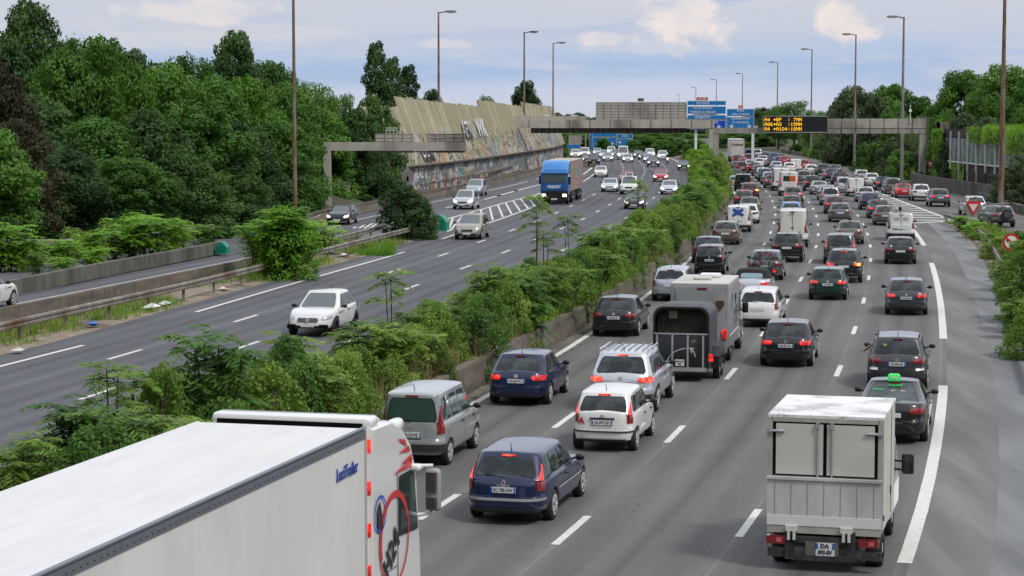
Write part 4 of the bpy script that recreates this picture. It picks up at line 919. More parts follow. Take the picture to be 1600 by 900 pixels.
# trees on the right
for a in [('olive', 1335, 330, 134, 5.0, 'grey-green round tree behind the gantry lamp post'), ('olive', 1312, 345, 150, 3.4, 'smaller grey-green tree left of the round one'), ('oakM', 1385, 340, 132, 5.2, 'dark tree right of the grey-green round tree'), ('olive', 1368, 325, 150, 3.4, 'grey-green tree behind the right lamp post'), ('bush', 1385, 315, 168, 2.0, 'small yellowish bush above the gantry cladding'),
          ('oakM', 1430, 330, 150, 4.6, 'tree behind the right end of the gantry'), ('domeM', 1470, 300, 160, 4.6, 'tree between the gantry and the right dark tree'), ('oakM', 1505, 262, 110, 5.0, 'tall dark tree left of the brown lamp post'), ('oakM', 1575, 250, 102, 5.4, 'tall dark tree right of the brown lamp post'), ('domeM', 1540, 270, 125, 4.6, 'tree directly behind the brown lamp post'),
          ('olive', 1505, 232, 176, 3.0, 'light olive tree behind the glazed building'), ('domeM', 1475, 250, 178, 2.6, 'rounded shrub-like tree left above the glazed building'), ('oakM', 1620, 235, 120, 4.5, 'dark tree cut by the right edge'), ('domeM', 1600, 225, 170, 3.2, 'lower tree above the ivy at the right edge'), ('olive', 1540, 225, 182, 2.6, 'low olive tree above the ivy roof edge'),
          ('airy', 1240, 470, 158, 5.5, 'loose tree showing above the message board'), ('airy', 1215, 480, 166, 5, 'tree showing left above the message board'), ('airy', 1272, 430, 172, 4, 'thin tree above the right end of the message board'), ('olive', 1190, 520, 168, 5.5, 'pale tree right of the smaller blue sign'), ('olive', 1176, 540, 172, 4.5, 'pale tree behind the smaller blue sign')]: treep(*a)
FT = 'far hazy tree on the horizon line'; FG = 'far trees on the horizon'
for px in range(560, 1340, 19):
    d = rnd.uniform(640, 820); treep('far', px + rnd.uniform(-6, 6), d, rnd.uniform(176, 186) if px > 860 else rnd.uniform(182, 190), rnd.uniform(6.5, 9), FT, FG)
for px in range(880, 1215, 16):
    d = rnd.uniform(480, 560); treep('oakM' if px % 3 else 'domeM', px, d, rnd.uniform(202, 214) if px < 1060 else rnd.uniform(196, 210), rnd.uniform(4.0, 6), 'dark green tree beyond the end of the visible motorway', 'trees beyond the far curve')
for px, d, top, rr, lb in ((870, 380, 208, 2.4, 'bright round tree at the far end of the noise wall'), (862, 360, 226, 1.6, 'small bush at the foot of the noise wall end'), (942, 445, 215, 2.1, 'round bush in front of the far blue signs'), (1010, 440, 212, 3.4, 'bush on the far curve under the gantry'), (1035, 420, 218, 3.0, 'bush right of the far curve under the gantry'), (990, 455, 218, 2.4, 'bush right of the far blue signs'), (1060, 395, 218, 2.8, 'bush on the far median under the big gantry'), (1085, 375, 216, 2.8, 'bush on the far median left of the gantry leg')):
    treep('domeM', px, d, top, rr, lb)
for px, py, h in ((1585, 505, 1.9), (1592, 530, 1.6), (1580, 470, 1.9), (1590, 450, 1.7), (1575, 440, 1.2)): ail('b', W(px, py), h, 'leafy shrub spilling over the right verge below the round sign', 'shrubs on the right verge')
# pale far walls beyond the curve
M_panel = noisy('pale_far_panel', (.30, .31, .30), (.42, .43, .42), .5, .8)
for x0, x1, y0, y1, d, lb in ((1129, 1142, 217, 236, 500, 'pale far wall panel left of the far lorry'), (1168, 1196, 217, 240, 520, 'pale grey far wall right of the far lorry'), (1085, 1108, 216, 234, 470, 'pale far wall panels below the large blue sign'), (1052, 1077, 218, 236, 480, 'beige far wall with a dark round mark under the gantry'), (1028, 1037, 218, 226, 480, 'small white far panel on the median')):
    t = thing('wall_panel', lb, 'wall', (gx((x0 + x1) / 2, d), d, 0)); MB().box((0, 0, gz(y0, d) / 2), (gx(x1, d) - gx(x0, d), .3, gz(y0, d))).obj('panel', M_panel, t)
    k = MB(); wv = gx(x1, d) - gx(x0, d)
    for i in range(5): k.box((-wv / 2 + wv * i / 4, -.17, gz(y0, d) / 2), (.12, .06, gz(y0, d)))
    k.obj('rib', M_boardB, t)
# ivy-covered wall on the right
def ivy_leaves(vs, fs, a, b, z0, z1, nrm, n, r, leaf=.30, thick=.35):
    for _ in range(n):
        t = r.random(); z = z0 + (z1 - z0) * r.random(); p = a.lerp(b, t); k = .5 + .9 * noise.noise(Vector((p.x * .45, p.y * .2, z * .22))) ; p = p + nrm * (thick * 2.2 * max(0, k) ** 1.5 * (.4 + r.random() * .6)); p.z = z
        n_ = (nrm + rdir(r) * .5 + Vector((0, 0, .3))).normalized(); leafquad(vs, fs, p, n_, Vector((0, 0, 1)) + rdir(r) * .25, leaf * r.uniform(.9, 2.0), leaf * r.uniform(.4, .8))
def ivywall(c, h, label, n, mat_=F_ivy, zb=0.0, nside=1):
    t = thing('ivy_wall', label, 'wall', c[0]); r = random.Random(len(c)); o = c[0]; q_ = [p - o for p in c]; hh = h - .15
    MW_ = [(-.2, -.1), (-.2, hh), (.2, hh), (.2, -.1)]; strip(q_, MW_, closed=True).obj('wall', M_wall, t, recalc=True)
    vs = []; fs = []; L = lens(q_); N_ = norms(q_)
    for i in range(len(q_) - 1):
        ivy_leaves(vs, fs, q_[i] + N_[i] * .2 * nside, q_[i + 1] + N_[i] * .2 * nside, zb, h + .25, N_[i] * nside, int(n * (L[i + 1] - L[i]) / L[-1]), r)
    me = bpy.data.meshes.new('ivy'); me.from_pydata(vs, [], fs); me.materials.append(mat_); mk('ivy', me, t); return t
IW = smooth([W(1216, 236), W(1262, 245), W(1340, 259), W(1395, 270), W(1440, 282)], 6); IW = off(IW, -4.5) + [Vector((gx(1464, 241), 241, 0))]
ivywall(IW, 7.4, 'long wall completely covered with hanging green ivy behind the jam', 26000)
IW2 = [Vector((gx(1461, 236), 236, 0)), Vector((gx(1477, 233), 233, 0))]; ivywall(IW2, gz(206, 235), 'ivy-covered pillar at the left end of the glazed building', 3500)
low = ivywall(off(smooth([W(1250, 244), W(1300, 253), W(1345, 263), W(1390, 273), W(1425, 282)], 6), -.9), 1.3, 'low hedge-like ivy along the slip road wall', 6000)
# glazed building: white-framed windows over dark slatted cladding, ivy over the roof edge
A = Vector((gx(1473, 234), 234, 0)); Bq = Vector((gx(1640, 190), 190, 0)); dv = (Bq - A).normalized(); nv = Vector((dv.y, -dv.x, 0)); nv = nv if nv.y < 0 else -nv; Lb = (Bq - A).length
t = thing('glazed_building', 'low dark building with white-framed windows above black slats, ivy on its roof edge', 'building', A)
def bw_(mb, s0, s1, z0, z1, out0, out1):
    pts = [dv * s + nv * o_ for s, o_ in ((s0, out0), (s1, out0), (s1, out1), (s0, out1))]; vs = [(p.x, p.y, z) for z in (z0, z1) for p in pts]
    return mb.add(vs, [(3, 2, 1, 0), (4, 5, 6, 7), (0, 1, 5, 4), (1, 2, 6, 5), (2, 3, 7, 6), (3, 0, 4, 7)])
M_clad = noisy('dark_cladding', (.03, .026, .022), (.07, .06, .05), 2.5, .8)
bw_(MB(), 0, Lb, 0, 6.5, -6, -.1).obj('wall', M_clad, t, recalc=True)
q = NM('window_glass_sky', .08); n = q.noise(q.coord('World', (1, 1, .4)), 1.5, 3); q.base(q.ramp(n, [(.4, (.10, .13, .15)), (.6, (.22, .27, .30))])); q.b.inputs['Specular IOR Level'].default_value = .9; M_wg = q.m
zw0, zw1 = 3.0, 5.7; nb = 11
for i in range(nb):
    s0 = Lb * i / nb; wi = tag(bw_(MB(), s0 + .12, s0 + Lb / nb - .12, zw0 + .1, zw1 - .1, -.05, 0).obj('window', M_wg, t, recalc=True))
    fb = MB(); bw_(fb, s0 - .09, s0 + .09, 2.2, 6.3, .02, .2); bw_(fb, s0 + .09, s0 + Lb / nb - .09, zw0 - .05, zw0 + .08, .02, .1)
    bw_(fb, s0 + Lb / nb * .33, s0 + Lb / nb * .33 + .07, zw0 + .08, zw1 - .1, .01, .06); fb.obj('frame', M_white, wi, recalc=True)
bw_(MB(), 0, Lb, 5.72, 6.6, -.08, .015).obj('fascia', M_clad, t, recalc=True)
for i in range(0, nb):
    s0 = Lb * i / nb; sb = MB()
    for k in range(9): bw_(sb, s0 + .1, s0 + Lb / nb - .1, .3 + k * .21, .3 + k * .21 + .06, -.09, .06)
    sb.obj('slats', M_conc if i == 99 else M_beamD, t, recalc=True); pb_ = MB(); bw_(pb_, s0 - .05, s0 + .05, .2, 2.18, .0, .14); pb_.obj('slat_post', M_white if i in (2, 3, 4) else M_clad, t, recalc=True)
vs = []; fs = []; r = random.Random(9)
ivy_leaves(vs, fs, dv * (Lb * .32), dv * Lb, 5.2, 6.9, nv, 4200, r, .22, .5); ivy_leaves(vs, fs, dv * (Lb * .66), dv * Lb, 4.4, 5.6, nv, 1500, r, .22, .5); ivy_leaves(vs, fs, dv * (Lb * .32), dv * Lb, 6.6, 7.1, nv * -1, 1800, r, .25, 2.5)
ivy_leaves(vs, fs, dv * 0, dv * (Lb * .24), .2, 2.9, nv, 3600, r, .22, .6)
me = bpy.data.meshes.new('ivy'); me.from_pydata(vs, [], fs); me.materials.append(F_ivy); mk('ivy', me, t)
rw2 = smooth([Vector((gx(1425, 250), 250, 0)), A + nv * 2.2, Bq + nv * 2.2 + dv * 5], 5)
wall('retaining_wall', rw2, [(-.2, -.1), (-.2, 1.4), (.2, 1.4), (.2, -.1)], M_oldw, 'grey streaked retaining wall below the glazed building', 'wall')
# litter by the left guard rail
def scrap(px, py, s, col, label, cat='litter'):
    r = random.Random(px); mb = MB(); n = 7; vs = [(math.cos(i * 6.28 / n) * s * r.uniform(.5, 1), math.sin(i * 6.28 / n) * s * r.uniform(.5, 1), r.uniform(0.02, .25) * s * 1.4) for i in range(n)] + [(0, 0, s * .55), (0, 0, .0)]
    mb.add(vs, [(i, (i + 1) % n, n) for i in range(n)] + [((i + 1) % n, i, n + 1) for i in range(n)]); p = W(px, py); p.z = .07; o = mb.obj('litter', mat('litter_%s' % label.split()[0], col, .6), None, loc=p); tag(o, label, cat)
scrap(237, 486, .5, (.75, .75, .75), 'white crumpled plastic bag under the left guard rail'); scrap(258, 479, .35, (.6, .62, .62), 'pale torn sheet right of the white plastic bag'); scrap(146, 513, .4, (.05, .16, .5), 'blue plastic scrap under the left guard rail'); scrap(29, 553, .3, (.5, .5, .48), 'grey paper scrap by the left end of the guard rail')
scrap(348, 456, .35, (.62, .55, .5), 'beige cloth scrap behind the guard rail'); scrap(537, 403, .4, (.8, .8, .8), 'white scrap behind the guard rail near the bright bush')
# ================================================================ VEHICLES
def paintm(key, col, metal=.0, rough=.32): return mat('car_paint_' + key, col, rough, metal, 1.0 if max(col) > .1 else .85, spec=.35)
PAINT = {'black': paintm('black', (.008, .008, .010)), 'white': paintm('white', (.72, .72, .71)), 'cream': paintm('cream', (.68, .68, .63)), 'silver': paintm('silver', (.42, .45, .50), .55), 'grey': paintm('grey', (.12, .125, .135), .4), 'dgrey': paintm('dark_grey', (.045, .048, .055), .3),
         'navy': paintm('navy', (.008, .016, .06), .2), 'red': paintm('red', (.42, .015, .02)), 'dred': paintm('dark_red', (.12, .008, .010)), 'blue': paintm('blue', (.03, .09, .22), .3), 'lblue': paintm('light_blue', (.10, .30, .62)), 'beige': paintm('beige', (.36, .33, .27), .5), 'bronze': paintm('bronze', (.13, .115, .10), .4),
         'green': paintm('racing_green', (.006, .035, .025), .2), 'lsilver': paintm('light_silver', (.55, .58, .62), .4), 'kangoo': paintm('pale_grey', (.36, .38, .38), .35)}
P_ROLE = mat('car_paint_default', (.2, .2, .2), .3)
q = NM('car_glass', .03); q.b.inputs['Specular IOR Level'].default_value = .5; q.base(q.ramp(q.noise(q.coord('Object', (1, 1, 1)), 2.2, 2), [(.42, (.010, .014, .015)), (.62, (.045, .060, .060))])); M_glass = q.m
M_glassG = mat('green_tinted_glass', (.025, .060, .048), .04, 0, 1.0, spec=.9); M_screen = mat('windscreen_glass', (.045, .065, .075), .05, 0, 1.0, spec=1.0)
M_tail = mat('tail_lamp_off', (.22, .008, .010), .2, 0, 1.0); M_tailOn = mat('tail_lamp_lit', (.5, .02, .02), .2, 0, 1.0, emis=(1, .03, .02), es=.42); M_brakeOn = mat('brake_lamp_lit', (.6, .05, .04), .2, emis=(1, .10, .06), es=1.0)
M_headOn = mat('headlamp_lit', (.8, .8, .8), .1, emis=(1, .96, .88), es=3.0); M_head = mat('headlamp_glass', (.45, .47, .5), .08, .3, 1.0); M_amberL = mat('indicator_lit', (.6, .25, .02), .2, emis=(1, .45, .05), es=2.0)
for m_, st_ in ((M_tailOn, .8), (M_brakeOn, 1.7)):
    t_ = m_.node_tree; n_ = t_.nodes.new('ShaderNodeTexNoise'); n_.inputs['Scale'].default_value = 9; n_.inputs['Detail'].default_value = 1; tc_ = t_.nodes.new('ShaderNodeTexCoord'); t_.links.new(tc_.outputs['Object'], n_.inputs[0])
    r_ = t_.nodes.new('ShaderNodeValToRGB'); r_.color_ramp.elements[0].position = .42; r_.color_ramp.elements[0].color = (.12, .12, .12, 1); r_.color_ramp.elements[1].position = .62; t_.links.new(n_.outputs[0], r_.inputs[0])
    k_ = t_.nodes.new('ShaderNodeMath'); k_.operation = 'MULTIPLY'; k_.inputs[1].default_value = st_; t_.links.new(r_.outputs[0], k_.inputs[0]); t_.links.new(k_.outputs[0], t_.nodes['Principled BSDF'].inputs['Emission Strength'])
M_bump = mat('bumper_plastic', (.03, .03, .032), .6); M_rimS = mat('rim_silver', (.55, .56, .58), .4, .25); M_rimD = mat('rim_dark', (.03, .03, .035), .35, .5); M_plate = mat('number_plate', (.70, .71, .72), .5); M_plateB = mat('plate_blue', (.02, .10, .45), .5)
M_chrome = mat('chrome', (.72, .72, .74), .25, .55); M_char = mat('plate_characters', (.02, .02, .025), .6); M_cloth = mat('soft_top_cloth', (.012, .012, .014), .9); M_alu = noisy('brushed_aluminium', (.42, .42, .42), (.58, .58, .58), 6, .4, metal=.6)
BASE = dict(L=4.2, W=1.78, H=1.46, zs=.27, bR=.98, bF=.95, nose=.66, yrb=.22, yrt=.75, ywb=1.25, ywt=2.0, ro=.82, fo=.85, rw=.32, rk=.10, n=5.5, gw=.74, side=[(-.88, -.42), (-.37, .22), (.27, .80)], lamp='L', deck=0, arch=.05, rails=0, glass='dark', bump='body', gn=8, rimw=.78, rg=(.12, .86))
def T(**k): d = dict(BASE); d.update(k); return d
TYPES = {
    'hatch': T(), 'mini': T(L=3.85, W=1.73, H=1.42, bR=.95, yrt=.5, ywb=1.1, ywt=1.65, ro=.65, fo=.7, gw=.76), 'small': T(L=3.75, W=1.62, H=1.50, bR=1.0, yrb=.12, yrt=.42, ywb=.95, ywt=1.6, lamp='T', ro=.6, fo=.7, rw=.29, gw=.78, rk=.04, bump='strip'),
    'suv': T(L=4.35, W=1.84, H=1.62, zs=.35, bR=1.08, bF=1.05, nose=.85, yrb=.25, yrt=.62, ywb=1.2, ywt=1.95, rw=.36, gw=.74, rails=1, bump='dark'), 'bigsuv': T(L=4.75, W=1.92, H=1.72, zs=.40, bR=1.12, bF=1.1, nose=.92, yrb=.18, yrt=.55, ywb=1.35, ywt=2.1, rw=.38, gw=.74, rails=1, ro=.95, bump='dark'),
    'estate': T(L=4.55, H=1.48, yrb=.15, yrt=.52, ywb=1.3, ywt=2.05, lamp='T', side=[(-.93, -.52), (-.47, .12), (.17, .80)], rails=0, ro=.95), 'mpv': T(L=4.4, W=1.83, H=1.66, bR=1.02, bF=1.02, nose=.75, yrb=.12, yrt=.42, ywb=.95, ywt=2.0, lamp='T', gw=.74, side=[(-.92, -.48), (-.43, .1), (.15, .82)]),
    'sedan': T(L=4.6, W=1.82, H=1.44, bR=1.0, bF=.94, yrb=.75, yrt=1.35, ywb=1.4, ywt=2.15, deck=1, ro=1.0, side=[(-.80, .0), (.06, .78)]), 'coupe': T(L=4.5, W=1.82, H=1.38, bR=.97, bF=.92, yrb=.6, yrt=1.4, ywb=1.5, ywt=2.3, deck=1, side=[(-.7, .1), (.15, .76)]),
    'kangoo': T(L=4.0, W=1.67, H=1.81, zs=.30, bR=1.10, bF=1.08, nose=.85, yrb=.06, yrt=.16, ywb=.85, ywt=1.5, lamp='T', gw=.80, gn=9, n=8, rk=.02, rg=(.05, .86), side=[(-.90, -.48), (-.40, .08), (.16, .78)], ro=.62, rw=.31, glass='green', bump='grey', rimw=.8),
    'van': T(L=4.4, W=1.83, H=1.86, zs=.33, bR=1.12, bF=1.12, nose=.9, yrb=.06, yrt=.15, ywb=.9, ywt=1.6, lamp='T', gw=.82, gn=10, n=9, rk=.02, side=[(.30, .80)], rg=None, ro=.8, rw=.33, bump='dark'),
    'bigvan': T(L=5.6, W=2.0, H=2.45, zs=.32, bR=1.35, bF=1.25, nose=1.05, yrb=.05, yrt=.14, ywb=.75, ywt=1.5, lamp='T', gw=.84, gn=11, n=10, rk=.02, side=[(.52, .86)], rg=None, ro=1.0, rw=.36, bump='dark'), 'cabrio': T(L=4.3, W=1.76, H=1.36, bR=.98, bF=.93, yrb=.75, yrt=1.05, ywb=1.35, ywt=2.0, deck=1, gw=.72, side=[(-.5, .1), (.2, .78)]),
    'pickup': T(L=4.7, W=1.9, H=1.76, zs=.32, bR=1.12, bF=1.12, nose=1.0, yrb=.2, yrt=.5, ywb=1.3, ywt=1.9, rw=.39, n=8, rails=1), 'tesla': T(L=4.72, W=1.86, H=1.44, bR=1.06, bF=.92, nose=.62, yrb=.42, yrt=1.75, ywb=1.1, ywt=2.2, deck=1, gw=.68, side=[(-.62, .02), (.08, .80)], ro=.95, rw=.34, rg=(.0, .97))}
TYPES['cross'] = T(L=4.42, W=1.84, H=1.60, zs=.32, bR=1.06, bF=1.0, nose=.78, yrb=.35, yrt=.95, ywb=1.25, ywt=2.15, rw=.36, gw=.70, n=4.6, gn=6, bump='dark')
class Car:
    def __init__(s, t): s.p = TYPES[t]; s.t = t; p = s.p; s.L, s.W, s.H = p['L'], p['W'], p['H']; s.ax = (p['ro'], s.L - p['fo'])
    def arch(s, y):
        z = -1; p = s.p
        for a in s.ax:
            r = p['rw'] + .055; d = abs(y - a)
            if d < r: z = max(z, p['rw'] + math.sqrt(r * r - d * d) * 1.0)
        return z
    def zb(s, y):
        p = s.p; yc = s.L - p['ywb']
        if y > yc: t = (y - yc) / max(.01, s.L - yc); return p["nose"] + (p["bF"] - p["nose"]) * (1 - min(1, t) ** 2.1)
        t = y / yc; z = p['bR'] + (p['bF'] - p['bR']) * t
        if p['deck'] and y < p['yrb']: z -= .05 * (1 - y / p['yrb'])
        return z
    @staticmethod
    def tab(t, xs):
        for (a, u), (b, v) in zip(xs, xs[1:]):
            if t <= b: return u + (v - u) * (t - a) / max(1e-6, b - a)
        return xs[-1][1]
    def low(s, u, v, t, o=0.0):             # point on the lower body: (u,v) on the box perimeter, t height 0..1
        p = s.p; n = p['n']; k = (abs(u) ** n + abs(v) ** n) ** (-1 / n)
        hw = s.W / 2 * s.tab(t, [(0, .90), (.07, .965), (.25, .99), (.55, 1.0), (.82, .985), (.93, .965), (1.0, .925)])
        rk = p['rk']; yr = s.tab(t, [(0, .07), (.08, .015), (.35, .0), (.44, .012), (.48, .05), (.8, .05 + rk * .4), (1, .06 + rk)]); yf = s.L - s.tab(t, [(0, .14), (.1, .03), (.35, .0), (.5, .02), (.8, .09), (1, .22)])
        cy, ly = (yr + yf) / 2, (yf - yr) / 2; x = hw * u * k; y = cy + ly * v * k
        zt = s.zb(y); z = p['zs'] + (zt - p['zs']) * t; z = max(z, s.arch(y))
        g = Vector((abs(u * k) ** (n - 1) * (1 if u > 0 else -1), abs(v * k) ** (n - 1) * (1 if v > 0 else -1), 0)); g.normalize()
        return Vector((x + g.x * o, y + g.y * o - s.L / 2, z))
    def hi(s, u, v, t, o=0.0):              # point on the greenhouse
        p = s.p; n = p['gn']; k = (abs(u) ** n + abs(v) ** n) ** (-1 / n); yr = p['yrb'] + (p['yrt'] - p['yrb']) * t + .02; yf = s.L - p['ywb'] - (p['ywt'] - p['ywb']) * t
        hw = s.W / 2 * (.925 + (p['gw'] - .925) * (max(0, t) ** 1.15)); cy, ly = (yr + yf) / 2, (yf - yr) / 2; x = hw * u * k; y = cy + ly * v * k
        zr = s.H - .05 - .045 * ((y - s.L * .45) / (s.L * .4)) ** 2; z = s.zb(y) - .03 + (zr - s.zb(y) + .03) * t
        g = Vector((abs(u * k) ** (n - 1) * (1 if u > 0 else -1), abs(v * k) ** (n - 1) * (1 if v > 0 else -1), .3)); g.normalize()
        return Vector((x + g.x * o, y + g.y * o - s.L / 2, z + g.z * o * .5))
    def ring(s, nside, nend):
        P = [(1, -1 + 2 * i / nside) for i in range(nside)] + [(1 - 2 * i / nend, 1) for i in range(nend)] + [(-1, 1 - 2 * i / nside) for i in range(nside)] + [(-1 + 2 * i / nend, -1) for i in range(nend)]
        return P
    def shell(s, nside=40, nend=12):
        p = s.p; P = s.ring(nside, nend); mb = MB(); rows = [[s.low(u, v, t) for u, v in P] for t in (0, .07, .16, .25, .35, .44, .48, .6, .72, .82, .93, 1.0)]
        top = rows[-1]; rows += [[Vector((q.x * k, q.y * (1 - (1 - k) * .04), q.z + c)) for q in top] for k, c in ((.93, .012), (.6, .03), (.25, .042), (0, .045))]
        mb.grid(rows, 0, close=True)
        bot = [[Vector((q.x * k, q.y, q.z)) for q in rows[0]] for k in (1, 0)]; mb.grid(bot[::-1], 1, close=True)
        G = s.ring(18, 12); rows = [[s.hi(u, v, t) for u, v in G] for t in (-.05, .0, .2, .4, .6, .8, .93, 1.0)]; top = rows[-1]
        cy = sum(q.y for q in top) / len(top)
        rows += [[Vector((q.x * k, cy + (q.y - cy) * k2, q.z + c)) for q in top] for k, k2, c in ((.95, .99, .02), (.8, .96, .035), (.4, .92, .05), (0, .9, .055))]
        mb.grid(rows, 0, close=True)
        return mb
    def patch(s, fn, A, t0, t1, o=.008, na=10, nt=6, rc=.0, mb=None, taper=(0, 0)):
        """patch on surface fn; A: list of (u,v) path points"""
        mb = mb or MB(); rows = []
        for j in range(nt + 1):
            b = j / nt; e = 1.0
            if rc > 0:
                d = min(b, 1 - b)
                if d < rc: e = 1 - .10 * (1 - math.sqrt(max(0, 1 - ((rc - d) / rc) ** 2)))
            row = []
            for i in range(na + 1):
                a = .5 + (i / na - .5) * e; a = a * (1 - taper[0] * b - taper[1] * b) + taper[0] * b
                f = a * (len(A) - 1); k = min(int(f), len(A) - 2); f -= k; u = A[k][0] + (A[k + 1][0] - A[k][0]) * f; v = A[k][1] + (A[k + 1][1] - A[k][1]) * f
                row.append(fn(u, v, t0 + (t1 - t0) * b, o))
            rows.append(row)
        mb.grid(rows); return mb
WHEELS = {}
def wheel_mesh(rw, kind):
    k = (round(rw, 2), kind)
    if k in WHEELS: return WHEELS[k]
    w = .20; prof = [(-w / 2, rw * .62), (-w / 2, rw * .93), (-w * .38, rw), (w * .38, rw), (w / 2, rw * .93), (w / 2, rw * .62)]; n = 24; mb = MB()
    mb.grid([[Vector((x, math.cos(6.2832 * i / n) * r, math.sin(6.2832 * i / n) * r)) for i in range(n)] for x, r in prof], close=True)
    ty = mb.mesh('tyre', M_rubber, 50); rm = MB(); R = rw * .66
    rm.disc((0, 0, 0), R, 'x', 20, w * .7, m=1)
    for sd in (-1, 1):
        x = sd * w * .46
        for i in range(5 if kind != 'steel' else 9):
            a = 6.2832 * i / (5 if kind != 'steel' else 9); c, s_ = math.cos(a), math.sin(a); rm.beam((x, c * R * .1, s_ * R * .1), (x, c * R * .96, s_ * R * .96), R * .30, .03, 0)
        rm.disc((x, 0, 0), R * .26, 'x', 12, .05)
        rm.grid([[Vector((x + dx_, math.cos(6.2832 * i / n) * r, math.sin(6.2832 * i / n) * r)) for i in range(n)] for dx_, r in ((-.02, R * 1.03), (.02, R * 1.03), (.02, R * .88), (-.02, R * .88))], close=True)
    WHEELS[k] = (ty, rm.mesh('rim', [M_rimD if kind == 'dark' else M_rimS, M_dark])); return WHEELS[k]
KIT = {}
def kit(t):
    if t in KIT: return KIT[t]
    c = Car(t); p = c.p; K = []; cyl = c.L / 2
    K.append(('body', c.shell().mesh('body', [P_ROLE, M_dark], 38), 'paint'))
    gl = {'dark': M_glass, 'green': M_glassG}[p['glass']]
    uR = .80
    if p['rg']:
        seal = c.patch(c.hi, [(-uR - .05, -1), (uR + .05, -1)], p['rg'][0] - .03, p['rg'][1] + .03, .006, 10, 8, .25, taper=(.035, .035)); K.append(('window_seal', seal.mesh('window_seal', M_black, 180), None))
        K.append(('rear_window', c.patch(c.hi, [(-uR, -1), (uR, -1)], p['rg'][0], p['rg'][1], .014, 10, 8, .3, taper=(.035, .035)).mesh('rear_window', gl, 180), 'glass'))
    else:
        m = MB(); 
        for a in (-1, 1): m.box((a * .012, -cyl + p['yrb'] - .0, .5), (.006, .01, .01))
        sm = MB(); sm.beam((0, -cyl + p['yrb'] - .02, p['zs'] + .25), (0, -cyl + p['yrt'] - .02, c.H - .12), .015, .03); K.append(('door_gap', sm.mesh('door_gap', M_dark), None))
    K.append(('windscreen', c.patch(c.hi, [(.84, 1), (-.84, 1)], .05, .93, .012, 10, 6, .2).mesh('windscreen', M_screen, 180), None))
    for sd in (1, -1):
        for a, b in p['side']:
            pa = [(sd, a), (sd, b)] if sd > 0 else [(sd, b), (sd, a)]
            K.append(('side_window', c.patch(c.hi, pa, .10, .87, .010, 8, 6, .22).mesh('side_window', gl, 180), 'glass'))
    # lamps
    for sd in (1, -1):
        def pth(L_): return [(sd * u, v) for u, v in L_][::(1 if sd > 0 else -1)]
        if p['lamp'] == 'T':
            m = c.patch(c.hi, pth([(.84, -1), (1, -1), (1, -.94)]), -.04, .62, .018, 8, 6, taper=((.62, 0) if sd > 0 else (0, .62))); q2 = c.patch(c.low, pth([(.80, -1), (1, -1), (1, -.95)]), .64, .98, .014, 8, 4); m.add(q2.v, q2.f, 1)
        else:
            m = c.patch(c.low, pth([(.52, -1), (1, -1), (1, -.91)]), .70, .90, .014, 14, 4, .3)
        K.append(('tail_light', m.mesh('tail_light', [M_tail, M_tail], 180), 'tail'))
        K.append(('headlight', c.patch(c.low, pth([(.60, 1), (1, 1), (1, .88)])[::-1], .66, .88, .014, 12, 4, .3).mesh('headlight', M_head, 180), 'head'))
        mm = MB(); y = c.L / 2 - p['ywb'] - .35; xw = sd * (c.W / 2 * .93); zz = p['bF'] + .06
        rows = []
        for k in range(7):
            a = k / 6; r_ = math.sin(math.pi * (.12 + .76 * a)) ** .5; rows.append([Vector((xw + sd * (.05 + .19 * a), y + math.cos(6.2832 * i / 10) * .055 * r_, zz + math.sin(6.2832 * i / 10) * .075 * r_)) for i in range(10)])
        mm.grid(rows, close=True); mm.add(rows[0], [tuple(range(10))]); mm.add(rows[-1], [tuple(range(10))]); mm.beam((xw - sd * .03, y, zz - .04), (xw + sd * .08, y, zz - .01), .05, .04)
        K.append(('wing_mirror', mm.mesh('wing_mirror', M_black, 60, recalc=True), 'mirror'))
        dl = MB()
        for v0 in ([-.02, .52] if len(p['side']) > 1 else [.10]):
            dl = MB(); pp = [c.low(sd, v0, t_, .004) for t_ in (.05, .3, .6, .9, 1.0)] ; qq = [q3 + Vector((0, .014, 0)) for q3 in pp]; dl.grid([pp, qq]); K.append(('door_gap', dl.mesh('door_gap', M_dark), None))
            a_ = c.low(sd, v0 - .10, .80, .02); K.append(('door_handle', MB().box(tuple(a_), (.03, .17, .028)).mesh('door_handle', M_black), None))
    def around(a): return [(1, a), (1, -1), (-1, -1), (-1, a)]
    if p['bump'] == 'dark': K.append(('rear_bumper', c.patch(c.low, around(-.93), .0, .24, .022, 30, 4).mesh('rear_bumper', M_bump, 40), None))
    elif p['bump'] == 'strip': K.append(('bumper_strip', c.patch(c.low, around(-.90), .33, .385, .02, 30, 2).mesh('bumper_strip', M_bump, 40), None)); K.append(('rear_bumper', c.patch(c.low, [(.8, -1), (-.8, -1)], .0, .10, .02, 16, 3).mesh('rear_bumper', M_bump, 40), None))
    elif p['bump'] == 'grey': K.append(('rear_bumper', c.patch(c.low, around(-.90), .10, .33, .03, 30, 4).mesh('rear_bumper', M_bump, 40), None))
    else: K.append(('rear_bumper', c.patch(c.low, [(.8, -1), (-.8, -1)], .0, .14, .02, 16, 3).mesh('rear_bumper', M_bump, 40), None))
    m = MB(); zl = p['zs'] + (p['bR'] - p['zs']) * .45; K.append(('lid_gap', c.patch(c.low, [(.86, -1), (-.86, -1)], .455, .472, .006, 8, 1).mesh('lid_gap', M_dark), None))
    zp = .66 if p['deck'] or p['bump'] != 'grey' else .6
    pl = c.low(0, -1, zp, .02); m = MB().box(tuple(pl), (.52, .02, .115)); K.append(('number_plate', m.mesh('number_plate', M_plate), None))
    pl2 = c.low(0, 1, .3, .02); m = MB().box(tuple(pl2), (.52, .02, .115)); K.append(('number_plate', m.mesh('number_plate', M_plate), None))
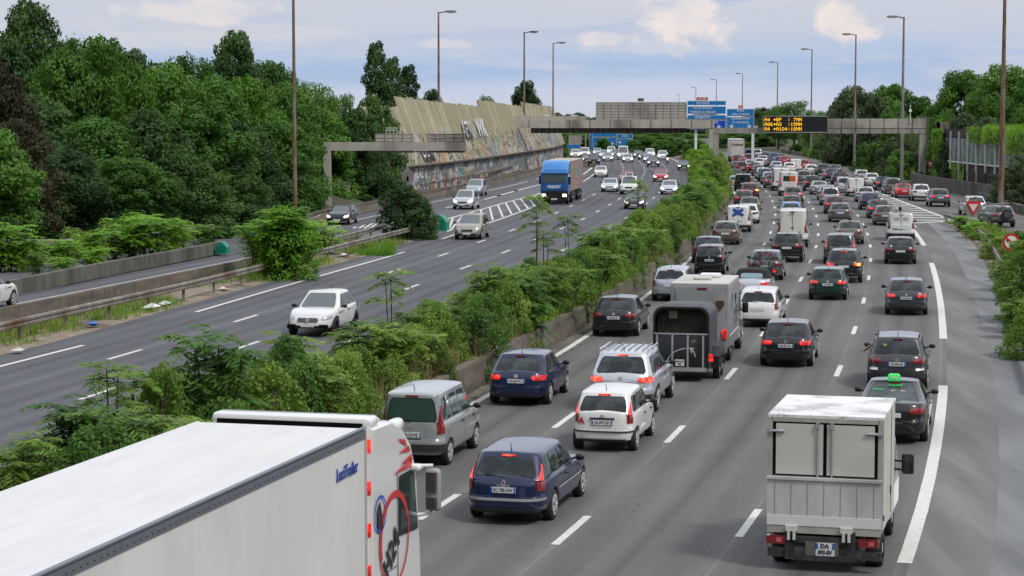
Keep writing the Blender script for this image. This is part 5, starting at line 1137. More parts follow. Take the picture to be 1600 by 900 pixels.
    K.append(('grille', c.patch(c.low, [(.42, 1), (-.42, 1)][::1], .55, .80, .012, 8, 3, .3).mesh('grille', M_black, 180), None)); K.append(('lower_grille', c.patch(c.low, [(.75, 1), (-.75, 1)], .06, .26, .012, 8, 3, .3).mesh('lower_grille', M_black, 180), None))
    bl = c.hi(0, -1, .965, .02); m = MB().box(tuple(bl), (.30, .035, .035)); K.append(('brake_light', m.mesh('brake_light', M_tail), 'brake'))
    if p['rg'] and not p['deck']:
        w0 = c.hi(.02, -1, .06, .03); w1 = c.hi(-.5, -1, .16, .03); m = MB(); m.beam(w0, w1, .02, .02); K.append(('wiper', m.mesh('wiper', M_black), None))
    a0 = Vector((0, -cyl + p['yrt'] + .25, c.H - .02)); K.append(('antenna', MB().bar(a0, a0 + Vector((0, -.12, .17)), .012, .006, 5).mesh('antenna', M_black), None))
    if p['rails']:
        for sd in (1, -1):
            m = MB(); y0, y1 = -cyl + p['yrt'] + .15, cyl - p['ywt'] - .15; x = sd * c.W / 2 * (p['gw'] - .03); z = c.H + .035
            m.beam((x, y0, z), (x, y1, z), .04, .035)
            for y in (y0, (y0 + y1) / 2, y1): m.beam((x, y, z - .07), (x, y, z), .03, .06)
            K.append(('roof_rail', m.mesh('roof_rail', M_chrome if t == 'bigsuv' else M_black), None))
    KIT[t] = (c, K); return KIT[t]
def heading_at(y, side):
    c = Bc if side == 'R' else (Lc if side == 'L' else (Rl if side == 'M' else E2))
    c_ = c if c[0].y < c[-1].y else c[::-1]
    a = at_y(c_, y - 4)[0]; b = at_y(c_, y + 4)[0]; d = b - a; d.z = 0; return d.normalized()
NCAR = [0]
def put_pos(px, py, side, L, ro, z=0.0):
    """middle of a vehicle whose nearer axle touches the road at row py and whose nearer end is centred on column px"""
    x = px
    for _ in range(4):
        A = W(x, py, z); d = heading_at(A.y, side); e = A - d * ro; e.z = .6 + z; x += px - proj(e)[0]
    A = W(x, py, z); d = heading_at(A.y, side); return A + d * (L / 2 - ro), d
def car(px, py, t, paint, label, side='R', cat='car', name='parked', brake=0, tail=None, head=1, oncoming=None, rim='alloy', z=0.0, hd=None, nomir=False, sc_=1.0, group=None, dr=0.0, glass=None, roof=None, extra=None):
    c, K = kit(t); p = c.p; onc = (side in ('L', 'E')) if oncoming is None else oncoming
    q, d = put_pos(px, py, side, c.L * sc_, (p['fo'] if onc else p['ro']) * sc_, z)
    rz = math.atan2(-d.x, d.y) + rad(dr); 
    if onc: rz += math.pi
    nm = {'van': 'van', 'bigvan': 'van', 'kangoo': 'people_carrier', 'mpv': 'people_carrier', 'suv': 'suv_car', 'cross': 'suv_car', 'bigsuv': 'suv_car', 'estate': 'estate_car', 'sedan': 'sedan_car', 'tesla': 'taxi', 'cabrio': 'convertible_car', 'coupe': 'coupe_car', 'pickup': 'pickup_truck'}.get(t, 'hatchback_car')
    r = thing(nm, label, cat, q, rz, group or ('oncoming vehicles on the left' if onc else 'vehicles queueing away in the jam')); r.scale = (sc_,) * 3
    pm = PAINT[paint]; cut = q.y > 230
    for part, me, role in K:
        if onc and part in ('wiper', 'lid_gap', 'brake_light', 'rear_window') or (not onc and part in ('grille', 'lower_grille', 'windscreen', 'headlight')): continue
        if onc and part == 'number_plate' and me.vertices[0].co.y < 0 or (not onc and part == 'number_plate' and me.vertices[0].co.y > 0): continue
        if cut and part in ('door_gap', 'door_handle', 'lid_gap', 'wiper', 'antenna', 'rear_bumper', 'window_seal'): continue
        o = mk(part, me, r); m = None
        if role == 'paint': m = pm
        elif role == 'tail': m = (M_brakeOn if brake == 2 else M_tailOn) if (brake or tail) else None
        elif role == 'brake': m = M_brakeOn if brake else None
        elif role == 'head': m = M_headOn if (onc and head) else None
        elif role == 'mirror' and paint in ('white', 'silver', 'lsilver'): m = None
        elif role == 'glass' and glass: m = glass
        if m: o.material_slots[0].link = 'OBJECT'; o.material_slots[0].material = m
    ty, rm = wheel_mesh(p['rw'], rim)
    for sx in (1, -1):
        for a in c.ax:
            w_ = mk('wheel', ty, r, (sx * (c.W / 2 - .12), a - c.L / 2, p['rw']))
            if not cut: mk('rim', rm, w_)
    NCAR[0] += 1; return r, c
def plate_text(r, c, s, t=.66):
    pl = c.low(0, -1, t, .032); text(s, .105, M_char, r, Matrix.Translation((pl.x, pl.y, pl.z)) @ FACE_BACK, bold=0, sx=.74)
    for s_ in (-1, 1): MB().box((pl.x + s_ * .24, pl.y + .004, pl.z), (.032, .012, .112)).obj('plate_band', M_plateB, r)
def emblem(r, c, t=.80, rr=.05, kind='ring'):
    e = c.low(0, -1, t, .02); m = MB()
    if kind == 'ring':
        n = 20; m.grid([[Vector((e.x + math.cos(6.2832 * i / n) * q, e.y - y, e.z + math.sin(6.2832 * i / n) * q)) for i in range(n)] for q, y in ((rr, .0), (rr, .012), (rr * .78, .012), (rr * .78, 0))], close=True)
        for x in (-1, 1): m.beam(e + Vector((x * rr * .5, -.006, rr * .6)), e + Vector((0, -.006, -rr * .6)), .008, rr * .2)
    elif kind == 'diamond':
        for a, b in (((0, 1.2), (.75, 0)), ((.75, 0), (0, -1.2)), ((0, -1.2), (-.75, 0)), ((-.75, 0), (0, 1.2))): m.beam(e + Vector((a[0] * rr, -.006, a[1] * rr)), e + Vector((b[0] * rr, -.006, b[1] * rr)), .01, rr * .35)
    else: m.disc(tuple(e), rr, 'y', 16, .02)
    m.obj('emblem', M_chrome, r)
JAM = [  # px, py, type, paint, label, options
    (785, 809, 'estate', 'navy', 'dark blue estate car with lit brake lights, nearest car in the second lane', dict(brake=1)),
    (641, 724, 'kangoo', 'kangoo', 'pale grey boxy people carrier with green tinted rear window in the left lane', {}),
    (940, 702, 'small', 'white', 'small white hatchback with tall red lamps and a red A sticker', dict(brake=1)),
    (968, 641, 'bigsuv', 'lsilver', 'silver SUV with chrome roof rails behind the small white hatchback', dict(brake=2)),
    (805, 630, 'hatch', 'navy', 'navy hatchback alone beside the concrete wall', dict(tail=1)),
    (958, 524, 'hatch', 'black', 'black hatchback with slim wide red lamps left of the horse trailer', {}),
    (1183, 509, 'estate', 'white', 'white estate car right of the grey horsebox van', {}),
    (1172, 469, 'cabrio', 'lsilver', 'silver convertible with a black cloth roof', dict(tail=1)),
    (1046, 469, 'estate', 'silver', 'silver-grey estate car ahead of the grey horsebox van', {}),
    (1108, 428, 'small', 'black', 'black small hatchback with tall pink-red lamps in the left lane', {}),
    (1104, 411, 'hatch', 'navy', 'dark blue car hidden behind the black small hatchback', {}),
    (1133, 382, 'hatch', 'bronze', 'brown-grey hatchback behind the white van with the blue cross', {}),
    (1168, 349, 'hatch', 'white', 'white hatchback just ahead of the van with the blue cross', {}),
    (1227, 571, 'hatch', 'black', 'black hatchback with a round chrome badge in the third lane', dict(tail=1, rim='steel')),
    (1195, 437, 'hatch', 'grey', 'grey hatchback carrying two bicycles on its tail', {}),
    (1293, 468, 'mini', 'green', 'dark green compact hatchback with round red lamps', dict(tail=1)),
    (1318, 441, 'suv', 'black', 'black SUV with its right indicator flashing amber', dict(brake=1)),
    (1312, 412, 'mpv', 'dgrey', 'dark people carrier directly ahead of the black SUV with the flashing indicator', dict(tail=1)),
    (1328, 381, 'sedan', 'bronze', 'brown-grey saloon with pointed red lamps in the right-middle lane', {}),
    (1229, 409, 'suv', 'black', 'black SUV tucked behind the large cream van', {}),
    (1236, 345, 'hatch', 'lblue', 'light blue roofed car ahead of the large cream van', dict(brake=1)),
    (1237, 333, 'hatch', 'dgrey', 'dark hatchback ahead of the light blue roofed car', dict(tail=1)),
    (1240, 319, 'suv', 'grey', 'grey SUV right behind the white van with the orange panel', dict(brake=1)),
    (1407, 412, 'hatch', 'black', 'black hatchback with a white round sticker behind the white ladder van', {}),
    (1416, 491, 'hatch', 'dgrey', 'dark grey hatchback in the right lane between the broad white dashes', dict(tail=1)),
    (1401, 607, 'suv', 'dgrey', 'dark grey SUV with roof rails and an arm out of its window', {}),
    (1391, 687, 'tesla', 'black', 'black taxi with a lit green roof sign beside the white box truck', {}),
    (1313, 347, 'hatch', 'grey', 'grey hatchback in the middle lane ahead of the brown-grey saloon', {}),
    (1384, 352, 'hatch', 'bronze', 'dull grey hatchback half hidden by the white ladder van', {}),
    (1374, 341, 'sedan', 'dgrey', 'dark saloon ahead of the dull grey hatchback', dict(brake=1)),
    (1360, 328, 'hatch', 'navy', 'dark blue hatchback two cars ahead of the dull grey one in the right lane', {}),
    (1353, 316, 'hatch', 'lsilver', 'silver hatchback in the right lane just behind the white utility van', {}),
    (1305, 334, 'hatch', 'dred', 'dark red tinged hatchback ahead of the grey hatchback in the middle lane', dict(tail=1)),
    (1298, 321, 'mpv', 'silver', 'silver-grey people carrier with pinkish lamps in the middle lane', dict(tail=1)),
    (1293, 313, 'hatch', 'silver', 'silver hatchback hidden just ahead of the silver-grey people carrier', {}),
    (1320, 301, 'mpv', 'lsilver', 'pale silver people carrier left of the white utility van', {}),
    (1281, 304, 'coupe', 'silver', 'silver coupe in the middle lane right of the orange panel van', {}),
    (1270, 298, 'suv', 'black', 'black SUV right of the orange panel van', dict(tail=1)),
    (1257, 288, 'suv', 'grey', 'grey SUV just right of the orange panel van roof', {}),
    (1299, 283, 'sedan', 'navy', 'dark saloon with a pale roof in front of the ivy wall', dict(tail=1)),
    (1313, 288, 'hatch', 'navy', 'dark blue hatchback behind the dark saloon before the ivy wall', {}),
    (1287, 275, 'suv', 'dgrey', 'dark grey SUV beside the cream hatchback before the ivy wall', {}),
    (1268, 274, 'hatch', 'cream', 'cream hatchback before the ivy wall', {}),
    (1306, 274, 'sedan', 'grey', 'grey saloon half hidden behind the dark saloon before the ivy wall', {}),
    (1171, 336, 'sedan', 'bronze', 'dark brown saloon in the left lane ahead of the white hatchback', {}),
    (1162, 323, 'hatch', 'dgrey', 'dark hatchback with a lit high brake light beside the concrete wall', dict(brake=1)),
    (1172, 312, 'suv', 'dred', 'dark red hatchback with an orange lamp behind the black van', dict(brake=1)),
    (1150, 283, 'hatch', 'black', 'black car peeping out left of the black van', {}),
    (1151, 268, 'hatch', 'bronze', 'brownish car near the far end of the left lane', {}), (1152, 256, 'hatch', 'dred', 'dark red car behind the far white lorry', dict(tail=1)), (1162, 262, 'hatch', 'red', 'small red car right of the far white lorry', {}),
    (1172, 265, 'hatch', 'silver', 'pinkish silver far car second in the second lane', dict(tail=1)), (1171, 256, 'mpv', 'dred', 'dark red far people carrier right of the far white lorry', dict(tail=1)), (1179, 270, 'hatch', 'dred', 'far dark red hatchback in the second lane', dict(tail=1)), (1186, 275, 'hatch', 'grey', 'far grey hatchback ahead of a silver one in the second lane', {}),
    (1192, 280, 'hatch', 'lsilver', 'far silver hatchback in the second lane beside the black van', {}), (1197, 284, 'suv', 'blue', 'far bluish SUV in the second lane', {}), (1202, 288, 'hatch', 'silver', 'far silver hatchback left of the tall white minibus', {}), (1207, 294, 'sedan', 'dgrey', 'dark saloon left of the tall white minibus', dict(tail=1)),
    (1187, 262, 'hatch', 'white', 'far white hatchback in the third lane', {}), (1172, 249, 'van', 'navy', 'far dark blue van right of the far white lorry', {}), (1184, 247, 'mpv', 'silver', 'far silver people carrier right of the dark blue van', {}), (1197, 252, 'suv', 'grey', 'far grey SUV in the fourth lane', {}), (1210, 254, 'suv', 'blue', 'far grey-blue SUV beside the ivy wall end', {}),
    (1206, 263, 'sedan', 'dgrey', 'far dark saloon in the third lane', {}), (1214, 268, 'hatch', 'silver', 'far silver hatchback behind the far dark saloon', {}), (1226, 258, 'hatch', 'red', 'far bright red hatchback before the ivy wall', {}), (1220, 254, 'hatch', 'dgrey', 'far dark hatchback left of the bright red one', {}), (1257, 267, 'suv', 'red', 'far red SUV right of the far small white van', dict(tail=1)),
    (1180, 254, 'hatch', 'dred', 'far red-brown hatchback among the farthest cars', dict(tail=1)), (1192, 257, 'hatch', 'silver', 'far silver car among the farthest cars', {}), (1163, 249, 'hatch', 'dgrey', 'farthest dark car just right of the white lorry', {}), (1160, 271, 'mpv', 'dred', 'far dark red people carrier before the black van', dict(tail=1)), (1234, 270, 'hatch', 'white', 'far white car ahead of the tall white minibus', dict(tail=1)), (1222, 277, 'hatch', 'grey', 'far grey car just ahead of the tall white minibus', {}),
    (1150, 295, 'hatch', 'silver', 'silver car beside the wall left of the black van', {}),
]
RAMP = [(1347, 284, 'hatch', 'white', 'white hatchback on the slip road behind the utility van'), (1363, 290, 'hatch', 'cream', 'cream hatchback on the slip road'), (1382, 297, 'sedan', 'navy', 'dark blue saloon on the slip road'), (1397, 303, 'mpv', 'bronze', 'brown-grey people carrier ahead of the red coupe on the slip road'),
        (1414, 309, 'coupe', 'red', 'bright red coupe on the slip road'), (1441, 314, 'cross', 'white', 'white compact SUV on the slip road'), (1470, 323, 'suv', 'grey', 'dark grey SUV with a lit light bar on the slip road'), (1527, 337, 'cross', 'lsilver', 'pale silver SUV behind the big give way sign'), (1571, 355, 'suv', 'grey', 'grey off-roader with a spare wheel on its tail')]
ONC = [(480, 524, 'cross', 'white', 'white SUV with a wide black grille, nearest oncoming car', dict(head=0, rim='dark')), (729, 374, 'mpv', 'beige', 'beige people carrier in the left lane of the oncoming road', dict(head=0)), (722, 327, 'mpv', 'lsilver', 'light silver people carrier with lit headlamps on the left slip road', dict(side='E')), (739, 306, 'mpv', 'silver', 'grey people carrier behind the light silver one on the left slip road', dict(side='E', head=0)),
       (526, 351, 'hatch', 'black', 'black hatchback on the left slip road beside the gantry leg', dict(side='E')), (952, 300, 'sedan', 'lsilver', 'silver saloon behind the blue lorry', {}), (982, 304, 'van', 'white', 'white van with a black roof sign facing the camera', dict(head=0)), (990, 327, 'hatch', 'dgrey', 'dark car half hidden by the median shrubs', {}), (1045, 304, 'hatch', 'lsilver', 'pale car half hidden by the median bushes', {}),
       (979, 287, 'hatch', 'red', 'bright red car behind the white van with the roof sign', dict(head=0)), (1032, 284, 'hatch', 'red', 'red car with lit headlamps near the median', {}), (938, 277, 'hatch', 'cream', 'cream old hatchback at the tip of the zebra hatching', dict(head=0)), (928, 259, 'pickup', 'black', 'black pickup-like SUV ahead of the cream hatchback', dict(head=0)), (917, 254, 'hatch', 'grey', 'grey car half hidden behind the black pickup-like SUV', {}),
       (950, 252, 'sedan', 'silver', 'far silver saloon with lit headlamps left of the white minibus', {}), (974, 250, 'bigvan', 'white', 'white minibus among the far oncoming cars', {}), (981, 254, 'sedan', 'lsilver', 'far silver saloon in front of the white minibus', {}), (998, 247, 'hatch', 'dgrey', 'far dark hatchback right of the white minibus', {}), (1006, 250, 'hatch', 'dgrey', 'second far dark hatchback right of the white minibus', {}),
       (1016, 246, 'mpv', 'white', 'far white people carrier behind the dark compact crossover', {}), (1014, 254, 'hatch', 'silver', 'far greenish silver hatchback left of the dark compact crossover', {}), (1021, 261, 'cross', 'navy', 'dark compact crossover with lit headlamps in the middle lane', {}), (1036, 250, 'mpv', 'white', 'far white people carrier beside the motorcyclist', {}), (1069, 266, 'sedan', 'black', 'black saloon with lit headlamps beside the median bushes', {}),
       (899, 247, 'mpv', 'white', 'white car with reddish front at the far left of the oncoming road', {}), (914, 246, 'van', 'white', 'far white van left of the tall blue panel', {}), (934, 243, 'hatch', 'silver', 'far silver hatchback under the far blue signs', {}), (944, 247, 'hatch', 'lsilver', 'far pale hatchback left of the silver saloon', {}), (956, 242, 'mpv', 'white', 'far white people carrier below the right far blue sign', {}), (963, 246, 'hatch', 'grey', 'far grey hatchback just left of the white minibus', {})]
CARS = {}
for px, py, t, pa, lb, op in JAM: CARS[(px, py)] = car(px, py, t, pa, lb, 'R', **op)
for px, py, t, pa, lb in RAMP: CARS[(px, py)] = car(px, py, t, pa, lb, 'M', oncoming=False, tail=(px in (1414, 1470, 1382)), brake=(px == 1470))
for px, py, t, pa, lb, op in ONC: op = dict(op); sd = op.pop('side', 'L'); CARS[(px, py)] = car(px, py, t, pa, lb, sd, **op)
CARS['slip'] = car(-72, 489, 'hatch', 'white', 'white car cut by the left edge of the picture on the raised slip road', 'E', oncoming=False, z=.98)
# ================================================================ SPECIAL VEHICLES
def put(px, py, t, pa, lb, sd='R', **op): CARS[(px, py)] = car(px, py, t, pa, lb, sd, **op); return CARS[(px, py)]
GV = 'vehicles queueing away in the jam'
r, c = put(1238, 386, 'bigvan', 'cream', 'large cream panel van in the third lane behind the light blue roofed car', sc_=.97)
m = MB(); e = c.low(0, -1, .95, .03); m.box((e.x, e.y, e.z), (.16, .03, .05)); m.obj('door_handle', M_black, r); m = MB(); m.box((0, -c.L / 2 + .05, c.H - .13), (.35, .04, .04)); m.obj('brake_light', M_tail, r)
put(1221, 298, 'bigvan', 'white', 'tall white minibus left of the van with the orange panel', sc_=1.0)
r, c = put(1233, 306, 'bigvan', 'white', 'white van with a dark and orange oval rear window', tail=1)
m = c.patch(c.hi, [(-.66, -1), (.02, -1)], .18, .68, .02, 8, 6, .3); m.obj('rear_window', M_glass, r); m = c.patch(c.hi, [(.02, -1), (.70, -1)], .18, .68, .024, 8, 6, .3); m.obj('orange_panel', mat('orange_panel', (.62, .10, .02), .4), r)
r, c = put(1338, 307, 'van', 'white', 'white utility van in the right-middle lane with pale red lamps'); r, c = put(1161, 299, 'van', 'black', 'black van in the left lane beside the concrete wall')
m = c.patch(c.hi, [(-.78, -1), (.78, -1)], .1, .82, .02, 8, 6, .3); m.obj('rear_window', M_glass, r)
put(1244, 268, 'van', 'white', 'far small white van left of the far red SUV', sc_=.95)
r, c = put(1153, 362, 'van', 'white', 'white van with a big blue cross on its rear doors')
m = MB(); y = -c.L / 2 - .005; zc = 1.32
for s in (-1, 1):
    k = .035
    a = c.hi(-.45 * s, -1, .12, .0); b = c.hi(.45 * s, -1, .80, .0); m.beam(a + Vector((0, -.05, 0)), b + Vector((0, -.05, 0)), .02, .19)
m.obj('cross_emblem', mat('emblem_blue', (.03, .09, .42), .5), r)
r, c = put(1408, 376, 'van', 'white', 'white service van with ladders and boxes on its roof rack', rim='steel')
m = MB(); 
for x in (-.62, .62): m.beam((x, -2.1, c.H + .09), (x, .9, c.H + .09), .04, .04)
for y in (-2.0, -1.3, -.6, .1, .8): m.beam((-.68, y, c.H + .09), (.68, y, c.H + .09), .04, .04)
m.obj('roof_rack', M_alu, r)
m = MB()
for x in (-.5, -.25): m.beam((x, -2.2, c.H + .17), (x, .9, c.H + .17), .04, .07)
for i in range(9): m.beam((-.5, -2.1 + i * .36, c.H + .17), (-.25, -2.1 + i * .36, c.H + .17), .03, .03)
m.obj('ladder', M_alu, r); m = MB(); m.box((.25, -1.6, c.H + .28), (.5, .5, .32)); m.obj('box', mat('pinkish_white', (.6, .5, .48), .6), r); m = MB(); m.bar((-.05, -1.9, c.H + .22), (-.05, 0, c.H + .22), .09); m.obj('pipe', M_dark, r)
for a in (-.36, .36): m = c.patch(c.hi, [(a - .22, -1), (a + .22, -1)], .42, .70, .02, 5, 3, .2); m.obj('rear_window_film', mat('grey_film', (.36, .38, .40), .3), r)
m = c.patch(c.low, [(-.6, -1), (.1, -1)], .55, .63, .016, 5, 2); m.obj('plate', M_char, r)
# near-car details
for k, s, kind, tt in (((785, 809), 'EC-708-XW', 'diamond', .66), ((940, 702), 'AA-097-XD', 'disc', .66), ((805, 630), 'EX-067-PC', 'disc', .66), ((958, 524), 'FH-021-EL', 'disc', .66), ((1227, 571), 'BH-207-GL', 'ring', .66), ((1401, 607), 'FQ-690-AE', 'ring', .66), ((641, 724), 'CK-524-MJ', 'diamond', .66), ((1416, 491), 'FA-186-NA', 'disc', .66), ((968, 641), 'DR-460-SN', 'ring', .66), ((1108, 428), 'CD-164-RR', 'diamond', .66), ((1293, 468), 'FL-718-ED', 'disc', .66)):
    r, c = CARS[k]; plate_text(r, c, s, .6 if c.p['bump'] == 'grey' else .66); emblem(r, c, .86, .055, kind)
r, c = CARS[(785, 809)]; c.patch(c.low, [(1, -.90), (1, -1), (-1, -1), (-1, -.90)], .36, .44, .02, 30, 2).obj('bumper_strip', mat('bumper_strip', (.42, .42, .42), .35, .5), r); text('MEGANE', .07, M_chrome, r, Matrix.Translation(c.low(0, -1, .78, .03)) @ FACE_BACK)
for sx in (1,): c.patch(c.low, [(sx, -.48), (sx, .5)], .50, .55, .012, 8, 1).obj('side_strip', M_chrome, r)
r, c = CARS[(940, 702)]; text('A', .2, mat('sticker_red', (.5, .02, .03), .5), r, Matrix.Translation(c.low(-.66, -1, .70, .02)) @ FACE_BACK, bold=.01); m = MB(); e = c.low(0, -1, .80, .02); m.box(tuple(e), (.62, .03, .035)); m.obj('lid_handle', M_black, r)
r, c = CARS[(1401, 607)]; text('T-ROC', .075, M_chrome, r, Matrix.Translation(c.low(0, -1, .77, .03)) @ FACE_BACK)
for sx in (-1, 1): c.patch(c.low, sorted([(sx * .62, -1), (sx * .95, -1)]), .42, .52, .03, 5, 2).obj('bumper_trim', M_chrome, r)
e = c.hi(-.5, -1, .62, .02); MB().box(tuple(e), (.11, .01, .09)).obj('sticker', mat('sticker_yellow', (.45, .6, .15), .5), r)
r, c = CARS[(1407, 412)]; e = c.low(-.62, -1, .98, .02); MB().disc((e.x, e.y, e.z + .06), .07, 'y', 14, .02).obj('sticker', M_white, r)
r, c = CARS[(968, 641)]
for i in range(6): m = MB(); m.beam((-.5 + i * .2, -1.6, c.H + .012), (-.5 + i * .2, .2, c.H + .02), .02, .03); m.obj('roof_rib', mat('roof_rib_grey', (.25, .26, .28), .4), r)
# forearm of the driver out of the window
r, c = CARS[(1401, 607)]
sk = bpy.data.meshes.new('person'); pts = [(0, 0, 0), (-.10, .02, -.10), (-.20, .10, -.17), (-.235, .20, -.18), (-.24, .27, -.17)]
fing = [[(-.235 - .02 * i + .03, .30, -.165), (-.24 - .02 * i + .03, .34 - abs(i - 1.5) * .006, -.175), (-.24 - .02 * i + .03, .365 - abs(i - 1.5) * .01, -.195)] for i in range(4)] + [[(-.205, .26, -.165), (-.19, .29, -.17), (-.185, .315, -.18)]]
ed = [(i, i + 1) for i in range(4)]; rads = [.055, .05, .042, .03, .034]
for f in fing:
    o_ = len(pts); pts += f; ed += [(4 if len(f) and f is not fing[4] else 3, o_), (o_, o_ + 1), (o_ + 1, o_ + 2)]; rads += [.010, .009, .008]
sk.from_pydata(pts, ed, []); ob = bpy.data.objects.new('person', sk); COL.objects.link(ob); sm = ob.modifiers.new('skin', 'SKIN')
for v, rr in zip(sk.skin_vertices[0].data if sk.skin_vertices else [], rads): v.radius = (rr, rr)
ss = ob.modifiers.new('sub', 'SUBSURF'); ss.levels = 1; ss.render_levels = 1
if not sk.skin_vertices:
    ob.modifiers.clear(); bm = bmesh.new(); bm.from_mesh(sk); lay = bm.verts.layers.skin.verify()
    for v, rr in zip(bm.verts, rads): v[lay].radius = (rr, rr)
    bm.verts.ensure_lookup_table(); bm.verts[0][lay].use_root = True; bm.to_mesh(sk); bm.free(); ob.modifiers.new('skin', 'SKIN'); ss = ob.modifiers.new('sub', 'SUBSURF'); ss.levels = 1; ss.render_levels = 1
sk.materials.append(mat('skin', (.42, .22, .15), .5)); Mx = Matrix.Translation(r.location) @ Matrix.Rotation(r.rotation_euler.z, 4, 'Z'); ob.location = Mx @ Vector((-c.W / 2 + .03, .30, 1.12)); ob.rotation_euler = (0, 0, r.rotation_euler.z)
tag(ob, 'bare forearm and hand of a driver hanging out of the dark grey SUV window', 'person')
# taxi
r, c = CARS[(1391, 687)]; TG_ = mat('taxi_green_lit', (.05, .5, .1), .4, emis=(.05, .9, .18), es=.3); TX = mat('sticker_green', (.05, .45, .12), .5)
m = MB(); rows = [[Vector((.165 * k * u, -.55 + .08 * k * v, c.H + z)) for u, v in ((-1, -1), (1, -1), (1, 1), (-1, 1))] for k, z in ((.95, -.02), (1, .05), (.95, .12), (.7, .165))]; m.grid(rows, close=True); m.add(rows[-1], [(0, 1, 2, 3)]); m.obj('roof_sign', TG_, r, recalc=True)
text('TAXI', .09, M_white, r, Matrix.Translation((0, -.645, c.H + .07)) @ FACE_BACK, bold=.004)
for s, u, t_, z_ in (('TAXI', .05, .86, .17), ('TAXI', -.55, .66, .13)):
    p0 = c.hi(u, -1, t_, .03); p1 = c.hi(u, -1, t_ - .2, .03); up = (p0 - p1).normalized(); n_ = Vector((1, 0, 0)).cross(up); text(s, z_, TX, r, face_dir(p0, n_, up), bold=.006)
for a_, b_ in ((.0, .1), (.35, .1)):
    p0 = c.hi(a_, -1, .62, .03); m = MB(); m.box(tuple(p0), (.12, .04, .03)); m.obj('sticker', M_white, r)
# soft-top on the convertible
r, c = CARS[(1172, 469)]
m = MB(); G = c.ring(18, 12); rows = [[c.hi(u, v, t, .02) for u, v in G] for t in (-.02, .2, .5, .8, .95, 1.02)]; rows += [[Vector((q.x * k, q.y * (1 - (1 - k) * .05), q.z + h_)) for q in rows[-1]] for k, h_ in ((.85, .03), (.4, .05), (0, .055))]; m.grid(rows, close=True); m.obj('soft_top', M_cloth, r, 60)
c.patch(c.hi, [(-.66, -1), (.66, -1)], .22, .74, .035, 8, 5, .3).obj('rear_window', mat('pale_plastic_window', (.22, .30, .36), .1, spec=.9), r)
# bicycles on a rack
def bike(r, c, dy, label, m1):
    Mx = Matrix.Translation(r.location) @ Matrix.Rotation(r.rotation_euler.z, 4, 'Z'); t = thing('bicycle', label, 'bicycle', Mx @ Vector((0, -c.L / 2 - dy, .52)), r.rotation_euler.z)
    for x in (-.52, .52):
        w = MB(); n = 22; w.grid([[Vector((x + math.cos(6.2832 * i / n) * q, yy, .34 + math.sin(6.2832 * i / n) * q)) for i in range(n)] for q, yy in ((.33, -.02), (.345, 0), (.33, .02), (.305, 0))] + [[Vector((x + math.cos(6.2832 * i / n) * .33, -.02, .34 + math.sin(6.2832 * i / n) * .33)) for i in range(n)]], close=True)
        for i in range(10): a = 6.2832 * i / 10; w.bar((x, 0, .34), (x + math.cos(a) * .31, 0, .34 + math.sin(a) * .31), .004, n=3)
        w.obj('wheel', M_rubber, t)
    f = MB(); J = dict(a=(-.52, 0, .34), b=(-.08, 0, .32), s=(-.22, 0, .80), h=(.34, 0, .82), k=(.52, 0, .34), q=(.30, 0, .95), z=(-.26, 0, .92))
    for i, j in ('ab', 'as', 'bs', 'bh', 'sh', 'hk', 'hq', 'sz'): f.bar(J[i], J[j], .018, n=6)
    f.obj('frame', m1, t); m = MB(); m.bar((.30, -.28, .97), (.30, .28, .97), .014, n=6); m.obj('handlebar', M_black, t); m = MB(); m.box((-.27, 0, .94), (.24, .11, .05)); m.obj('saddle', M_black, t)
r, c = CARS[(1195, 437)]; bike(r, c, .30, 'bicycle with a dark frame nearest the camera on the tail rack of the grey hatchback', M_char); bike(r, c, .14, 'second bicycle, red-framed, on the rack against the grey hatchback', M_red)
m = MB(); m.box((0, -c.L / 2 - .25, .50), (1.2, .35, .05)); m.box((0, -c.L / 2 - .05, .5), (.1, .4, .05)); m.obj('bike_rack', M_black, r); 
for sx in (-.5, .5): MB().disc((sx, -c.L / 2 - .44, .55), .09, 'y', 12, .03).obj('rack_light', M_tailOn, r)
# indicator and light bar, spare wheel
r, c = CARS[(1318, 441)]; c.patch(c.low, [(.72, -1), (.95, -1)], .72, .88, .03, 5, 3).obj('indicator', M_amberL, r)
r, c = CARS[(1172, 312)]; c.patch(c.low, [(.6, -1), (.95, -1)], .72, .88, .03, 5, 3).obj('indicator', M_amberL, r)
r, c = CARS[(1571, 355)]; m = MB(); m.disc((.05, -c.L / 2 - .12, .98), .35, 'y', 24, .22); m.obj('spare_wheel', M_rubber, r); m = MB(); m.disc((.05, -c.L / 2 - .235, .98), .22, 'y', 20, .03); m.obj('wheel_cover', PAINT['grey'], r)
m = MB(); m.beam((-.6, -1.2, c.H + .1), (-.6, .6, c.H + .1), .05, .05); m.beam((.6, -1.2, c.H + .1), (.6, .6, c.H + .1), .05, .05); m.beam((-.62, -1.15, c.H + .1), (.62, -1.15, c.H + .1), .06, .05); m.obj('roof_rack', M_alu, r)
